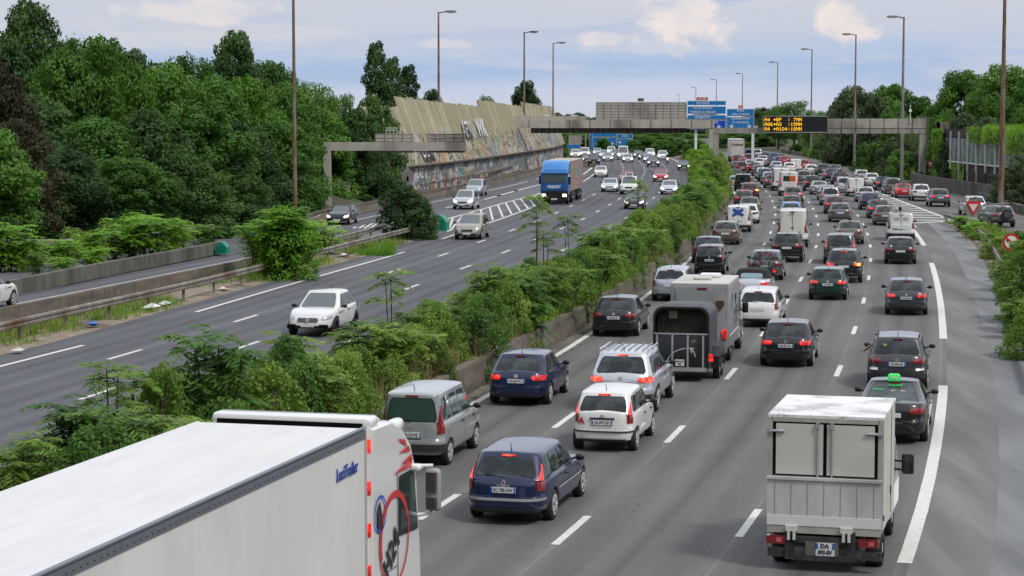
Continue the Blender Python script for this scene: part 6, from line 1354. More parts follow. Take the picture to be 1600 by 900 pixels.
# oncoming nearest SUV
r, c = CARS[(480, 524)]; c.patch(c.low, [(.44, 1), (-.44, 1)], .56, .83, .03, 10, 4, .4).obj('front_grille', M_black, r); e = c.low(0, 1, .70, .06)
m = MB()
for i in range(11): m.box((-.36 + .072 * i, e.y - .005, e.z), (.016, .02, .19))
m.obj('grille_bars', M_chrome, r); MB().disc((0, e.y + .02, e.z), .09, 'y', 20, .02).obj('emblem', M_chrome, r); m = MB(); [m.box((sx * .62, c.L / 2 - .03, .42), (.34, .06, .14)) for sx in (-1, 1)]; m.obj('air_intake', M_dark, r)
r, c = CARS[(982, 304)]; MB().box((0, .7, c.H + .2), (.8, .12, .34)).obj('roof_sign', M_white, r)
m = MB(); m.box((-.16, .77, c.H + .2), (.09, .02, .26)); m.box((.16, .77, c.H + .2), (.09, .02, .26)); m.box((0, .77, c.H + .2), (.3, .02, .08)); m.obj('lettering', M_char, r)
# ---------------------------------------------------------------- helper: box with rounded long edges
def rbox(mb, x0, x1, y0, y1, z0, z1, rr=.06, m=0, n=3):
    pr = []
    for (cx, cz, a0) in ((x1 - rr, z0 + rr, -90), (x1 - rr, z1 - rr, 0), (x0 + rr, z1 - rr, 90), (x0 + rr, z0 + rr, 180)):
        for i in range(n + 1): a = rad(a0 + 90 * i / n); pr.append((cx + math.cos(a) * rr, cz + math.sin(a) * rr))
    k = len(pr); cx, cz = (x0 + x1) / 2, (z0 + z1) / 2; rows = []
    for y, s in ((y0, rr), (y0 + rr * .3, rr * .3), (y0 + rr, 0), (y1 - rr, 0), (y1 - rr * .3, rr * .3), (y1, rr)):
        rows.append([Vector((cx + (a - cx) * (1 - s / (abs(x1 - x0) / 2)), y, cz + (b - cz) * (1 - s / (abs(z1 - z0) / 2)))) for a, b in pr])
    mb.grid(rows, m, close=True, flip=True); mb.add(rows[0], [tuple(range(k))], m); mb.add(rows[-1], [tuple(range(k))[::-1]], m); return mb
def bigwheels(t, xs, ys, r_, w=.30):
    prof = [(-w / 2, r_ * .6), (-w / 2, r_ * .94), (-w * .38, r_), (w * .38, r_), (w / 2, r_ * .94), (w / 2, r_ * .6)]; n = 26; mb = MB(); mb.grid([[Vector((x, math.cos(6.2832 * i / n) * q, math.sin(6.2832 * i / n) * q)) for i in range(n)] for x, q in prof], close=True); ty = mb.mesh('tyre', M_rubber, 50)
    rm = MB(); rm.disc((0, 0, 0), r_ * .62, 'x', 20, w * .75); rm.disc((0, 0, 0), r_ * .28, 'x', 14, w * .95); rm = rm.mesh('rim', M_rimS)
    for x in xs:
        for y in ys: wv = mk('wheel', ty, t, (x, y, r_)); mk('rim', rm, wv)
# ---------------------------------------------------------------- big white articulated lorry
M_trail = noisy('trailer_white', (.60, .60, .59), (.70, .70, .69), .8, .45, (.64, .64, .62), (1, 1, .3)); M_cab = mat('cab_white', (.72, .72, .71), .3, 0, .8)
qq = NM('trailer_roof', .5); n_ = qq.noise(qq.coord('Object', (3, .35, 1)), 1.6, 7, .7); n2_ = qq.noise(qq.coord('Object'), .5, 4); c_ = qq.ramp(n_, [(.3, (.58, .58, .58)), (.6, (.66, .66, .66))]); c_ = qq.mix(qq.ramp(n2_, [(.55, 0.0), (.72, .35)]), c_, (.60, .58, .50)); qq.base(c_); M_troof = qq.m
T1, T2 = W(572, 668, 4.0), W(60, 900, 4.0); dd = (T1 - T2).normalized(); rz = math.atan2(-dd.x, dd.y)
t = thing('articulated_lorry', 'white articulated lorry with long plain trailer and red cab ring at the lower left corner', 'lorry', (T1.x, T1.y, 0), rz, GV)
m = MB(); m.box((-1.275, -6.8, 2.53), (2.53, 13.6, 2.86)); m.obj('trailer_box', M_trail, t)
MB().box((-1.275, -6.8, 3.972), (2.50, 13.55, .03)).obj('trailer_roof', M_troof, t)
m = MB(); m.box((-.02, -6.8, 3.91), (.05, 13.62, .11)); m.box((-.03, -6.8, 3.995), (.07, 13.62, .02)); m.obj('side_rail', mat('rail_grey', (.17, .19, .22), .4, .4), t)
m = MB(); m.box((-2.53, -6.8, 3.93), (.05, 13.62, .12)); m.obj('side_rail', mat('rail_white', (.65, .65, .65), .4), t)
m = MB()
for i in range(86): m.box((.008, -.35 - i * .155, 3.90), (.010, .012, .012))
m.obj('rivets', M_dark, t)
m = MB(); m.box((-.02, -.02, 2.5), (.06, .05, 2.9)); m.box((-1.27, .01, 2.5), (2.5, .03, 2.9)); m.obj('front_frame', mat('frame_grey', (.50, .50, .49), .4, .3), t)
text('LeciTrailer', .25, mat('letter_blue', (.02, .05, .32), .5), t, face_dir((.008, -.82, 3.52), (1, 0, 0)), bold=.004, sx=.80)
m = MB(); m.box((-1.27, -7, .95), (1.0, 13, .22)); m.obj('chassis', M_black, t); bigwheels(t, (-.18, -2.35), (-9.0, -10.3, -11.6), .5, .38)
cb = MB(); prof = [(.32, .5), (2.55, .5), (2.66, 1.1), (2.60, 1.9), (2.42, 3.0), (2.15, 3.45), (1.75, 3.75), (1.2, 3.93), (.32, 3.95)]
P2 = []
for i, a in enumerate(prof):
    b = prof[(i + 1) % len(prof)]; [P2.append((a[0] + (b[0] - a[0]) * k / 3, a[1] + (b[1] - a[1]) * k / 3)) for k in range(3)]
rows = []
for x, s in ((0, .972), (-.02, .985), (-.06, .995), (-.12, 1), (-2.38, 1), (-2.44, .995), (-2.48, .985), (-2.5, .972)): rows.append([Vector((x - .02, 1.45 + (y - 1.45) * s, 2.2 + (z - 2.2) * s)) for y, z in P2])
cb.grid(rows, close=True); cb.add(rows[0], [tuple(range(len(P2)))]); cb.add(rows[-1], [tuple(range(len(P2)))[::-1]]); cab = cb.obj('cab', M_cab, t, 40, recalc=True)
sx0 = .0
m = MB(); m.add([(sx0, 1.58, 2.25), (sx0, 2.38, 2.20), (sx0, 2.20, 2.98), (sx0, 1.62, 2.98)], [(0, 1, 2, 3)]); m.obj('side_window', mat('cab_glass', (.02, .045, .04), .05, 0, 1.0, spec=.8), cab)
m = MB(); m.add([(sx0 - .004, 1.50, 2.16), (sx0 - .004, 2.44, 2.10), (sx0 - .004, 2.24, 3.06), (sx0 - .004, 1.54, 3.06)], [(0, 1, 2, 3)]); m.obj('window_seal', M_black, cab)
m = MB()
for a, b in (((1.45, 1.1), (1.45, 3.1)), ((1.45, 1.1), (2.5, 1.1)), ((.5, 1.75), (1.45, 1.75))): m.beam((sx0 - .004, *a), (sx0 - .004, *b), .012, .012)
m.obj('door_gap', mat('seam_grey', (.2, .2, .2), .6), cab)
def ringm(mb, cy, cz, r1, r2, a0=0, a1=360, x=.004, n=40):
    mb.grid([[Vector((x, cy + math.cos(rad(a0 + (a1 - a0) * i / n)) * q, cz + math.sin(rad(a0 + (a1 - a0) * i / n)) * q)) for i in range(n + 1)] for q in (r1, r2)])
m = MB(); ringm(m, 1.28, 2.18, .70, .60, 20, 200); ringm(m, 1.28, 2.18, .70, .65, 200, 380); m.obj('red_ring', M_red, cab)
text('H24', .50, M_char, cab, face_dir((.006, 1.13, 1.98), (1, 0, 0), Vector((0, -.62, .78)).normalized()), bold=.012, sx=.9)
m = MB(); ringm(m, .62, 2.66, .27, .235); m.obj('blue_ring', M_blueD, cab); m = MB(); m.add([(.004, .50, 2.45), (.004, .74, 2.42), (.004, .70, 2.62), (.004, .60, 2.86), (.004, .48, 2.72)], [(0, 1, 2, 3, 4)]); m.obj('dark_emblem', M_char, cab)
m = MB()
for a in (((1.45, 3.62), (1.95, 3.42), (1.80, 3.56)), ((1.50, 3.40), (2.08, 3.34), (1.98, 3.44)), ((1.25, 3.12), (2.18, 3.24), (2.12, 3.10)), ((1.6, 3.22), (2.16, 3.30), (2.10, 3.20))): m.add([(.0, *p) for p in a], [(0, 1, 2)])
m.obj('red_flashes', M_red, cab)
m = MB(); m.box((-.10, .16, 2.6), (.05, .36, 2.6)); m.obj('side_deflector', M_cab, t)
for z in (3.7, 3.1, 2.5, 1.9, 1.3): m = MB(); m.box((-.03, .20, z), (.04, .07, .20)); m.obj('marker_lamp', M_tailOn, t)
m = MB(); rbox(m, -2.48, -.05, .34, .75, 3.9, 4.08, .07); m.obj('roof_spoiler', M_cab, t, 40, recalc=True); m = MB(); m.box((-1.27, .33, 3.95), (2.2, .04, .10)); m.obj('spoiler_slot', M_dark, t)
for x in (-.25, -.62): m = MB(); rbox(m, x - .10, x + .10, 1.9, 2.3, 3.62, 3.82, .08); m.obj('roof_lamp', M_cab, t, 40, recalc=True)
m = MB(); rbox(m, .10, .34, 2.42, 2.60, 2.36, 3.02, .07); mr = m.obj('wing_mirror', mat('mirror_grey', (.30, .30, .30), .4), t, 40, recalc=True); m = MB(); m.box((.22, 2.41, 2.82), (.17, .02, .30)); m.box((.22, 2.41, 2.5), (.17, .02, .17)); m.obj('mirror_glass', mat('mirror_glass', (.06, .08, .09), .05, .3, 1.0), mr)
m = MB(); m.bar((-.05, 2.4, 3.06), (.22, 2.5, 3.06), .03); m.bar((-.05, 2.4, 2.3), (.22, 2.5, 2.34), .03); m.obj('mirror_arm', M_cab, t)
m = MB(); rbox(m, -.05, .12, 2.1, 2.35, 3.02, 3.12, .04); m.obj('kerb_mirror', M_cab, t, 40, recalc=True); bigwheels(t, (-.18, -2.35), (1.3, -2.2), .5, .34)
m = MB(); m.box((-1.27, 1.5, .45), (2.2, 2.2, .3)); m.box((-1.27, -.6, .8), (1.0, 4, .3)); m.obj('chassis', M_black, t)
# ---------------------------------------------------------------- white box truck at the lower right
R0 = W(1290, 652, 2.85); d = Vector((.255, .967, 0)).normalized(); rz = math.atan2(-d.x, d.y)
t = thing('box_truck', 'small white box truck with a raised tail lift and dirty roof in the right lane', 'truck', (R0.x, R0.y, 0), rz, GV); hw = 1.04; Lx = 2.75
M_box = noisy('box_panel_white', (.52, .51, .47), (.62, .61, .57), 1.2, .5, (.56, .54, .48))
qq = NM('dirty_box_roof', .6); w_ = qq.coord('Object'); n_ = qq.noise(w_, 1.1, 4, .6); f_ = qq.noise(w_, 24, 4, .8); k_ = qq.math('MULTIPLY', qq.ramp(n_, [(.47, 0.0), (.60, 1.0)]), qq.ramp(f_, [(.42, 0.0), (.56, 1.0)])); qq.base(qq.mix(qq.math('MULTIPLY', k_, .8), (.74, .74, .74), (.13, .12, .10))); M_droof = qq.m
m = MB(); m.box((0, Lx / 2, 1.79), (2 * hw, Lx, 2.10)); m.obj('box_body', M_box, t); m = MB(); m.box((0, Lx / 2, 2.850), (2 * hw + .03, Lx + .03, .05)); m.obj('box_roof', M_droof, t)
Mfr = noisy('aluminium_frame', (.38, .37, .32), (.50, .49, .44), 3, .5, metal=.3); m = MB()
for x in (-1, 1): m.box((x * (hw - .03), -.012, 1.8), (.10, .05, 2.06))
m.box((0, -.012, 2.79), (2 * hw - .12, .05, .08)); m.obj('rear_frame', Mfr, t)
m = MB(); m.box((0, -.006, 2.25), (2 * hw - .18, .03, .98)); m.obj('door_seal', M_dark, t)
for x in (-1, 1):
    dr_ = MB(); dr_.box((x * .465, -.03, 2.25), (.86, .03, .93)); D_ = dr_.obj('door', M_box, t)
    m = MB(); m.bar((x * .13, -.065, 1.75), (x * .13, -.065, 2.73), .018, n=8); m.box((x * .13, -.07, 2.70), (.06, .05, .12)); m.obj('lock_rod', M_alu, D_)
    m = MB(); m.bar((x * .74, -.065, 2.58), (x * 1.02, -.065, 2.58), .025, n=8); m.box((x * 1.0, -.06, 2.58), (.09, .05, .07)); m.obj('hinge', M_alu, D_)
m = MB(); m.box((0, -.09, 1.28), (2 * hw + .01, .07, .86)); m.box((0, -.11, 1.72), (2 * hw + .01, .09, .05)); lift = m.obj('tail_lift', noisy('tail_lift_grey', (.46, .46, .45), (.56, .56, .55), 2.5, .5, (.40, .40, .38), (1, 1, .4)), t)
m = MB(); [m.box((-.9 + i * .3, -.128, 1.32), (.008, .004, .62)) for i in range(7)]; m.obj('panel_seam', mat('seam_dark', (.22, .22, .21), .6), lift)
m = MB(); m.box((0, -.12, .94), (2 * hw - .01, .04, .18)); m.obj('lift_edge', mat('lift_white', (.68, .68, .66), .5), lift)
m = MB(); m.box((0, -.09, .78), (2 * hw - .02, .08, .14)); m.obj('lower_board', Mfr, t)
for x in (-.58, .42): m = MB(); m.box((x, -.15, .80), (.22, .06, .10)); m.box((x - .05, -.16, .68), (.05, .06, .18)); m.box((x + .05, -.16, .68), (.05, .06, .18)); m.obj('lift_bracket', M_box, t)
M_frame = noisy('chassis_grey', (.02, .022, .025), (.06, .065, .07), 4, .6); m = MB()
m.box((-.05, -.10, .60), (1.15, .10, .12)); m.box((-.05, -.12, .27), (1.05, .10, .10)); m.box((-.62, -.08, .5), (.16, .14, .55)); m.box((.50, -.08, .5), (.16, .14, .55)); m.box((-.84, -.08, .34), (.36, .1, .16)); m.box((.86, -.08, .34), (.36, .1, .16)); m.box((0, .9, .55), (1.3, 2.0, .2)); m.obj('chassis', M_frame, t)
for x in (-.86, .82): m = MB(); m.box((x, -.10, .575), (.36, .10, .15)); m.obj('tail_light', M_tail, t); m = MB(); m.box((x + .05, -.155, .575), (.10, .01, .08)); m.obj('reflector', mat('lamp_pale_red', (.55, .12, .12), .2), t)
m = MB(); m.box((-.02, -.16, .44), (.60, .02, .26)); m.obj('plate_holder', mat('dull_olive', (.12, .12, .09), .6), t); m = MB(); m.box((.04, -.175, .44), (.34, .012, .24)); P_ = m.obj('number_plate', M_plate, t); m = MB(); m.box((-.11, -.178, .50), (.04, .014, .11)); m.box((.19, -.178, .50), (.04, .014, .11)); m.obj('plate_band', M_plateB, P_)
text('DA', .11, M_char, P_, Matrix.Translation((.03, -.186, .50)) @ FACE_BACK, bold=.003); text('093-EV', .105, M_char, P_, Matrix.Translation((.04, -.186, .385)) @ FACE_BACK, bold=.003, sx=.85)
bigwheels(t, (-.86, .86), (.75,), .34, .30); bigwheels(t, (-.84, .84), (3.7,), .34, .22)
m = MB(); pr = [(2.8, .45), (4.75, .45), (4.85, .95), (4.45, 1.15), (3.75, 2.02), (3.3, 2.15), (2.8, 2.15)]; rows = [[Vector((x, y, 1.2 + (z - 1.2) * s)) for y, z in pr] for x, s in ((-.98, .93), (-.92, 1), (.92, 1), (.98, .93))]; m.grid(rows, close=True); m.add(rows[0], [tuple(range(7))]); m.add(rows[-1], [tuple(range(7))]); cb = m.obj('cab', PAINT['white'], t, 35, recalc=True)
m = MB(); [m.add([(x * .99, 2.95, 1.25), (x * .99, 4.1, 1.25), (x * .99, 3.6, 1.9), (x * .99, 2.95, 1.95)], [(0, 1, 2, 3)]) for x in (-1, 1)]; m.obj('side_window', M_glass, cb)
for x in (-1, 1): m = MB(); rbox(m, min(x * 1.12, x * 1.36), max(x * 1.12, x * 1.36), 3.55, 3.66, 1.25, 1.66, .05); k_ = m.obj('wing_mirror', M_black, t, 40, recalc=True); m = MB(); m.bar((x * .95, 3.7, 1.5), (x * 1.2, 3.62, 1.5), .02); m.bar((x * .95, 3.7, 1.33), (x * 1.2, 3.62, 1.33), .02); m.obj('mirror_arm', M_black, k_); m = MB(); m.box((x * 1.24, 3.545, 1.45), (.18, .01, .32)); m.obj('mirror_glass', M_glass, k_)
m = MB(); m.box((hw + .004, 1.9, 1.8), (.01, .02, 2.0)); m.box((hw + .012, .3, .98), (.02, .06, .10)); m.box((hw + .012, 1.8, 1.25), (.02, .06, .16)); m.obj('side_fittings', M_black, t)
# ---------------------------------------------------------------- black horse trailer
A, d = put_pos(1064, 590, 'R', 3.2, 1.1); rz = math.atan2(-d.x, d.y); t = thing('horse_trailer', 'black horse trailer with a silver-ribbed rear ramp and open top', 'trailer', A, rz, GV); y0, y1 = -1.6, 1.5; hw = .86
M_tb = mat('trailer_black', (.010, .011, .013), .35, 0, .6); M_tg = noisy('trailer_grey_side', (.045, .048, .055), (.075, .08, .09), 2, .45)
m = MB(); rows = []
def arch_(w, z0, zt, r_=.32, n=6):
    P = [(-w, z0)]; P += [(-w + r_ - math.cos(rad(90 * i / n)) * r_, zt - r_ + math.sin(rad(90 * i / n)) * r_) for i in range(n + 1)]; P += [(w - r_ + math.sin(rad(90 * i / n)) * r_, zt - r_ + math.cos(rad(90 * i / n)) * r_) for i in range(n + 1)]; P.append((w, z0)); return P
for y, s, zt in ((y0, 1, 2.32), (y0 + .05, 1.01, 2.36), (0, 1.0, 2.38), (y1 - .5, .97, 2.30), (y1 - .1, .85, 2.0), (y1, .7, 1.7)): rows.append([Vector((a * s, y, b)) for a, b in arch_(hw, .42, zt)])
m.grid(rows); m.add(rows[-1], [tuple(range(len(rows[-1])))]); m.add([(-hw, y0, .42), (hw, y0, .42), (hw * .7, y1, .42), (-hw * .7, y1, .42)], [(0, 1, 2, 3)]); m.obj('body', M_tg, t, 40, recalc=True)
m = MB(); m.box((0, y0 + .25, 1.9), (2 * hw - .14, .02, .78)); m.obj('interior_curtain', noisy('dark_olive_cloth', (.022, .022, .016), (.05, .048, .035), 3, .9), t); m = MB(); m.box((-.28, y0 + .20, 2.1), (.26, .03, .26)); m.obj('notice', noisy('notice_beige', (.12, .11, .08), (.30, .28, .22), 12, .7), t)
m = MB(); out = arch_(hw + .02, .42, 2.36); inn = arch_(hw - .05, .42, 2.30); m.grid([[Vector((a, y0 - .03, b)) for a, b in out], [Vector((a, y0 - .03, b)) for a, b in inn]]); m.grid([[Vector((a, y0 - .03, b)) for a, b in out], [Vector((a, y0 + .03, b)) for a, b in out]]); m.obj('rear_frame', M_black, t, recalc=True)
m = MB(); m.box((0, y0 - .04, .98), (2 * hw - .06, .06, 1.05)); ramp_ = m.obj('ramp', M_tb, t)
m = MB(); 
for x in (-.74, -.26, .22, .70): m.box((x, y0 - .09, .98), (.055, .04, 1.0))
m.box((0, y0 - .09, 1.52), (2 * hw - .05, .05, .04)); m.box((0, y0 - .10, .41), (2 * hw - .1, .08, .12)); m.obj('ramp_rib', M_alu, ramp_)
m = MB()
for i in range(10): a, b = rad(170 - i * 9), rad(170 - (i + 1) * 9); m.beam((.30 + math.cos(a) * .72, y0 - .075, .60 + math.sin(a) * .48), (.30 + math.cos(b) * .72, y0 - .075, .60 + math.sin(b) * .48), .01, .02)
m.beam((.30, y0 - .075, 1.08), (.42, y0 - .075, .95), .01, .03); m.beam((.42, y0 - .075, .95), (.46, y0 - .075, .80), .01, .02); m.beam((.30, y0 - .075, 1.08), (.34, y0 - .075, .92), .01, .02); m.obj('curved_emblem', M_plate, ramp_)
m = MB(); m.box((-.02, y0 - .13, .62), (.28, .015, .20)); m.obj('number_plate', M_plate, t); text('DW-271\nBN', .08, M_char, t, Matrix.Translation((-.02, y0 - .145, .62)) @ FACE_BACK)
for x in (-1, 1):
    m = MB(); m.box((x * .94, y0 - .02, .78), (.15, .06, .22)); m.obj('tail_light', M_tailOn if x > 0 else M_tail, t)
    m = MB(); pr = [(-.95, .35), (-1.0, .75), (-.7, 1.05), (.45, 1.05), (.75, .75), (.7, .35), (.55, .35), (.45, .68), (-.75, .68), (-.85, .35)]; m.add([(x * .85, y + .1, z) for y, z in pr] + [(x * 1.12, y + .1, z) for y, z in pr], [(i, (i + 1) % 10, 10 + (i + 1) % 10, 10 + i) for i in range(10)]); m.add([(x * 1.12, y + .1, z) for y, z in pr], [(0, 1, 2, 7, 8, 9)[::1], (2, 3, 6, 7), (3, 4, 5, 6)]); m.obj('mudguard', M_tb, t, recalc=True)
bigwheels(t, (-1.0, 1.0), (-.45, .25), .31, .2)
# ---------------------------------------------------------------- grey horsebox van in front of it
A, d = put_pos(1092, 562, 'R', 5.6, 1.0); rz = math.atan2(-d.x, d.y); t = thing('horsebox_van', 'grey high box-bodied horsebox van with a cream roof directly ahead of the black horse trailer', 'van', A, rz, GV)
M_hb = noisy('horsebox_grey', (.24, .25, .26), (.30, .31, .325), 1.4, .4); M_hr = noisy('horsebox_roof', (.46, .45, .40), (.58, .57, .53), 1.6, .5, (.38, .37, .32)); hw = .98
m = MB(); rbox(m, -hw, hw, -2.8, .9, .45, 2.66, .10); m.obj('body', M_hb, t, 40, recalc=True); m = MB(); rbox(m, -hw + .01, hw - .01, -2.78, .9, 2.6, 2.70, .04); m.obj('roof', M_hr, t, 40, recalc=True)
m = MB(); rbox(m, -.35, .25, -1.6, -1.2, 2.7, 2.80, .04); m.obj('roof_hatch', M_hr, t, 40, recalc=True); m = MB(); rbox(m, -.25, .45, -.6, .0, 2.7, 2.84, .05); m.obj('roof_vent', M_white, t, 40, recalc=True)
m = MB(); m.box((-.15, -2.82, 1.5), (1.25, .03, 1.9)); dr_ = m.obj('rear_door', noisy('horsebox_door', (.27, .28, .29), (.32, .33, .34), 1.4, .4), t); m = MB(); m.box((.10, -2.83, 2.52), (.34, .03, .05)); m.obj('brake_light', M_tail, t)
m = MB(); m.prism([(.58, 2.12), (.82, 2.12), (.84, 1.98), (.70, 1.78), (.56, 1.98)], -2.84, -2.80); m.obj('shield_emblem', mat('shield_brown', (.10, .04, .02), .5), t, recalc=True)
for x in (-.86, .86): m = MB(); rbox(m, x - .09, x + .09, -2.86, -2.80, .82, 1.16, .03); m.obj('tail_light', M_tailOn, t, recalc=True)
m = MB(); m.box((0, -2.85, .45), (1.9, .12, .14)); m.obj('rear_bumper', M_hb, t)
m = MB(); pr = [(.9, .40), (2.72, .40), (2.8, .85), (2.35, 1.15), (1.55, 1.95), (.9, 2.05)]; rows = [[Vector((x, y, 1.2 + (z - 1.2) * s)) for y, z in pr] for x, s in ((-.96, .93), (-.9, 1), (.9, 1), (.96, .93))]; m.grid(rows, close=True); m.add(rows[0], [tuple(range(6))]); m.add(rows[-1], [tuple(range(6))]); cb = m.obj('cab', PAINT['silver'], t, 35, recalc=True)
m = MB(); m.add([(.972, 1.0, 1.25), (.972, 2.1, 1.22), (.972, 1.55, 1.80), (.972, 1.0, 1.85)], [(0, 1, 2, 3)]); m.obj('side_window', M_glass, cb); m = MB(); m.box((hw + .004, -1.6, 2.0), (.01, .14, .55)); m.box((hw + .004, -.4, 2.0), (.01, .40, .34)); m.obj('side_window', M_glass, t)
m = MB(); m.beam((hw + .01, -.9, 1.55), (hw + .01, -.1, 1.75), .01, .05); m.beam((hw + .01, -.1, 1.75), (hw + .01, .25, 1.45), .01, .04); m.beam((hw + .01, -.6, 1.6), (hw + .01, -.75, 1.1), .01, .04); m.beam((hw + .01, -.2, 1.6), (hw + .01, -.05, 1.15), .01, .04); m.obj('side_emblem', M_char, t)
m = MB(); m.box((hw + .008, -.8, .9), (.01, 3.0, .04)); m.obj('side_strip', M_plate, t); bigwheels(t, (-.86, .86), (-1.8, 1.9), .34, .22)
for x in (-1, 1): m = MB(); rbox(m, min(x * 1.02, x * 1.24), max(x * 1.02, x * 1.24), 1.62, 1.74, 1.3, 1.68, .05); m.beam((x * .9, 1.7, 1.4), (x * 1.05, 1.68, 1.4), .03, .05); m.obj('wing_mirror', M_black, t, 40, recalc=True)
# ---------------------------------------------------------------- blue articulated lorry coming towards us
A, d = put_pos(866, 319, 'L', 16.0, 1.3); f = -d; rz = math.atan2(-f.x, f.y); t = thing('articulated_lorry', 'oncoming lorry with a bright blue cab and a graffiti-marked grey trailer', 'lorry', A, rz, 'oncoming vehicles on the left')
M_lb = mat('lorry_blue', (.012, .10, .36), .35, 0, .8); M_lb2 = mat('lorry_light_blue', (.03, .22, .60), .35, 0, .8); L2 = 8.0
cb = MB(); pr = [(5.7, .9), (7.85, .9), (8.0, 1.2), (7.95, 1.9), (7.72, 2.9), (7.3, 3.1), (5.7, 3.1)]; rows = [[Vector((x, 6.9 + (y - 6.9) * s, z)) for y, z in pr] for x, s in ((-1.25, .93), (-1.15, .99), (-.9, 1), (.9, 1), (1.15, .99), (1.25, .93))]; cb.grid(rows, close=True); cb.add(rows[0], [tuple(range(7))]); cb.add(rows[-1], [tuple(range(7))]); cab = cb.obj('cab', M_lb, t, 40, recalc=True)
m = MB(); pr = [(7.35, 3.1), (7.0, 3.62), (6.3, 3.98), (5.7, 4.0), (5.7, 3.1)]; rows = [[Vector((x, 5.7 + (y - 5.7) * s, z * s + 3.1 * (1 - s))) for y, z in pr] for x, s in ((-1.22, .86), (-1.0, 1), (1.0, 1), (1.22, .86))]; m.grid(rows, close=True); m.add(rows[0], [tuple(range(5))]); m.add(rows[-1], [tuple(range(5))]); m.obj('roof_spoiler', M_lb2, t, 40, recalc=True)
m = MB(); rbox(m, -1.2, 1.2, 7.5, 7.9, 2.78, 3.02, .08); m.obj('sun_visor', M_lb2, t, 40, recalc=True)
m = MB(); m.add([(-1.05, 7.97, 1.98), (1.05, 7.97, 1.98), (1.02, 7.80, 2.78), (-1.02, 7.80, 2.78)], [(0, 3, 2, 1)]); m.obj('windscreen', mat('lorry_screen', (.05, .07, .065), .1, spec=.9), t)
text('FREGET', .36, M_signw, t, face_dir((0, 8.02, 1.62), (0, 1, 0)), bold=.012)
m = MB(); m.box((0, 7.92, .82), (2.4, .25, .86)); m.obj('grille', M_black, t)
for x in (-.95, .95): m = MB(); m.box((x, 8.06, .86), (.34, .04, .24)); m.obj('headlight', M_headOn, t); m = MB(); m.box((x * 1.42, 7.5, 2.2), (.2, .1, .75)); m.bar((x, 7.5, 2.5), (x * 1.4, 7.5, 2.5), .03); m.obj('wing_mirror', M_black, t)
m = MB(); m.box((0, 8.06, .52), (.55, .02, .13)); m.obj('number_plate', M_plate, t); M_gt = NM('graffiti_curtain', .7); n_ = M_gt.noise(M_gt.coord('Object', (1, .35, .8)), 1.2, 4, .6, 1.0); M_gt.base(M_gt.ramp(n_, [(.36, (.30, .28, .24)), (.46, (.22, .21, .19)), (.52, (.42, .16, .14)), (.57, (.34, .32, .28)), (.64, (.15, .22, .26))]))
m = MB(); m.box((0, -1.2, 2.5), (2.5, 13.2, 2.75)); m.obj('trailer_box', M_gt.m, t); m = MB(); m.box((0, -1.2, 3.89), (2.52, 13.24, .04)); m.obj('trailer_roof', noisy('old_tarpaulin', (.38, .35, .28), (.48, .45, .38), 1, .7), t)
m = MB(); m.box((0, -1.5, .95), (1.6, 12.6, .3)); [m.box((x, 1.0, .7), (.06, 3.0, .4)) for x in (-1.15, 1.15)]; m.obj('chassis', M_black, t); bigwheels(t, (-1.05, 1.05), (6.6, 3.0, -3.5, -4.8, -6.1), .5, .34)
# ---------------------------------------------------------------- far white lorry in the jam
dL = 352; p = Vector((gx(1151.5, dL), dL, 0)); h = heading_at(dL, 'R'); rz = math.atan2(-h.x, h.y); t = thing('articulated_lorry', 'far white box lorry seen from behind at the left end of the jam', 'lorry', p, rz, GV)
m = MB(); m.box((0, 6.2, 2.38), (2.45, 12.4, 2.9)); m.obj('box_body', noisy('far_lorry_white', (.56, .55, .52), (.66, .65, .62), 1, .5), t); m = MB(); [m.box((x * 1.18, -.03, 2.38), (.08, .04, 2.9)) for x in (-1, 1)]; m.box((0, -.03, 3.8), (2.3, .04, .08)); m.obj('rear_frame', M_boardB, t)
text('Guisnel', .62, mat('dull_red_letters', (.22, .05, .04), .6), t, Matrix.Translation((0, -.06, 3.0)) @ FACE_BACK, bold=.012); m = MB(); m.box((0, .2, .7), (2.3, .5, .4)); m.box((0, 6, .8), (1.5, 11, .3)); m.obj('chassis', M_black, t)
for x in (-1, 1): m = MB(); m.box((x * .95, -.08, .75), (.4, .05, .14)); m.obj('tail_light', M_tailOn, t)
bigwheels(t, (-1.0, 1.0), (1.8, 3.1, 10.5), .5, .34)
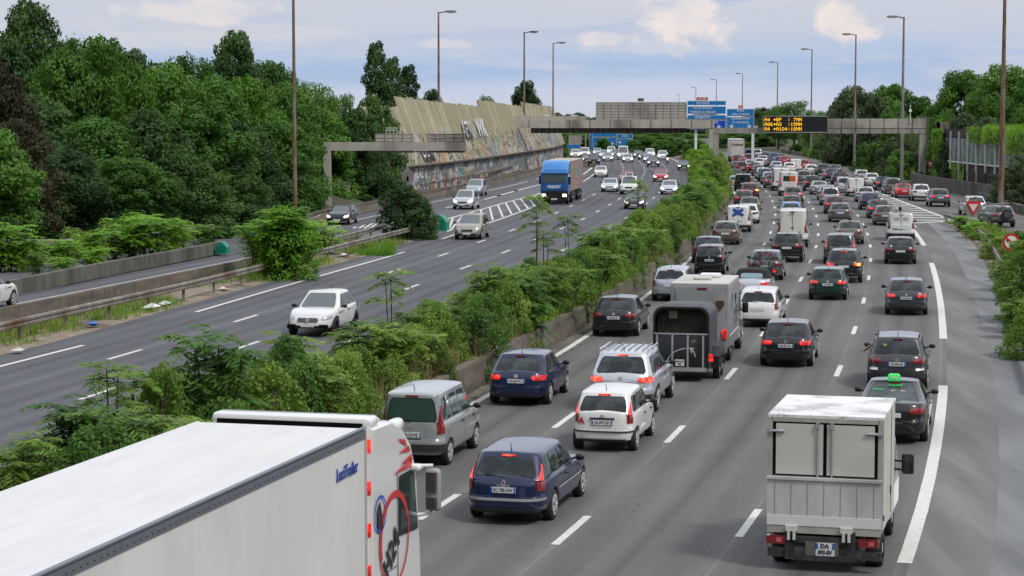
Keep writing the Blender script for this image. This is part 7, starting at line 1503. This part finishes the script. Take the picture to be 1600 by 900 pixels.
# ---------------------------------------------------------------- two motorcyclists
def motorcycle(px, py, side, label, plabel, onc, col, lit):
    A, d = put_pos(px, py, side, 2.1, .3); f = -d if onc else d; rz = math.atan2(-f.x, f.y); t = thing('motorcycle', label, 'motorcycle', A, rz)
    for y in (-.7, .72): m = MB(); m.disc((0, y, .32), .32, 'x', 18, .13); m.obj('wheel', M_rubber, t)
    m = MB(); rbox(m, -.16, .16, -.95, .35, .55, .82, .08); rbox(m, -.2, .2, .1, .75, .5, 1.12, .12); m.bar((0, .55, 1.0), (0, .75, .32), .05); m.bar((-.38, .42, 1.05), (.38, .42, 1.05), .02); m.obj('body', col, t, 40, recalc=True)
    m = MB(); m.disc((0, .78 if onc else -.98, .92 if onc else .75), .10, 'y', 14, .06); m.obj('headlight' if onc else 'tail_light', lit, t)
    me = bpy.data.meshes.new('person'); P = [(0, -.25, .92), (0, -.18, 1.15), (0, -.05, 1.42), (0, .02, 1.55), (0, .05, 1.66), (-.2, -.04, 1.40), (.2, -.04, 1.40), (-.34, .12, 1.20), (.34, .12, 1.20), (-.34, .40, 1.10), (.34, .40, 1.10), (-.14, -.22, .90), (.14, -.22, .90), (-.25, .12, .80), (.25, .12, .80), (-.22, -.12, .40), (.22, -.12, .40), (-.22, .05, .32), (.22, .05, .32)]
    E = [(0, 1), (1, 2), (2, 3), (3, 4), (2, 5), (2, 6), (5, 7), (6, 8), (7, 9), (8, 10), (0, 11), (0, 12), (11, 13), (12, 14), (13, 15), (14, 16), (15, 17), (16, 18)]; Rr_ = [.16, .17, .17, .08, .13, .09, .09, .065, .065, .045, .045, .12, .12, .09, .09, .06, .06, .05, .05]
    me.from_pydata(P, E, []); bm = bmesh.new(); bm.from_mesh(me); lay = bm.verts.layers.skin.verify(); bm.verts.ensure_lookup_table()
    for v, q in zip(bm.verts, Rr_): v[lay].radius = (q, q)
    bm.verts[0][lay].use_root = True; bm.to_mesh(me); bm.free(); me.materials.append(mat('rider_jacket', (.02, .02, .025), .7)); o = mk('person', me, None, A, rz); o.modifiers.new('skin', 'SKIN'); s = o.modifiers.new('sub', 'SUBSURF'); s.levels = 1; s.render_levels = 1; tag(o, plabel, 'person')
    m = MB(); rows = [[Vector((math.cos(6.2832 * i / 12) * q, .06 + math.sin(6.2832 * i / 12) * q * 1.1, z)) for i in range(12)] for z, q in ((1.58, .08), (1.63, .13), (1.72, .15), (1.80, .12), (1.84, .05))]; m.grid(rows, close=True); m.obj('helmet', M_white if onc else M_black, o, 60)
motorcycle(1043, 257, 'L', 'motorcycle with a bright headlamp among the far oncoming cars', 'helmeted rider on the oncoming motorcycle', True, M_white, M_headOn)
motorcycle(1150.5, 264, 'R', 'motorcycle with a red tail lamp beside the far white lorry', 'helmeted rider on the motorcycle beside the far white lorry', False, PAINT['dred'], M_brakeOn)
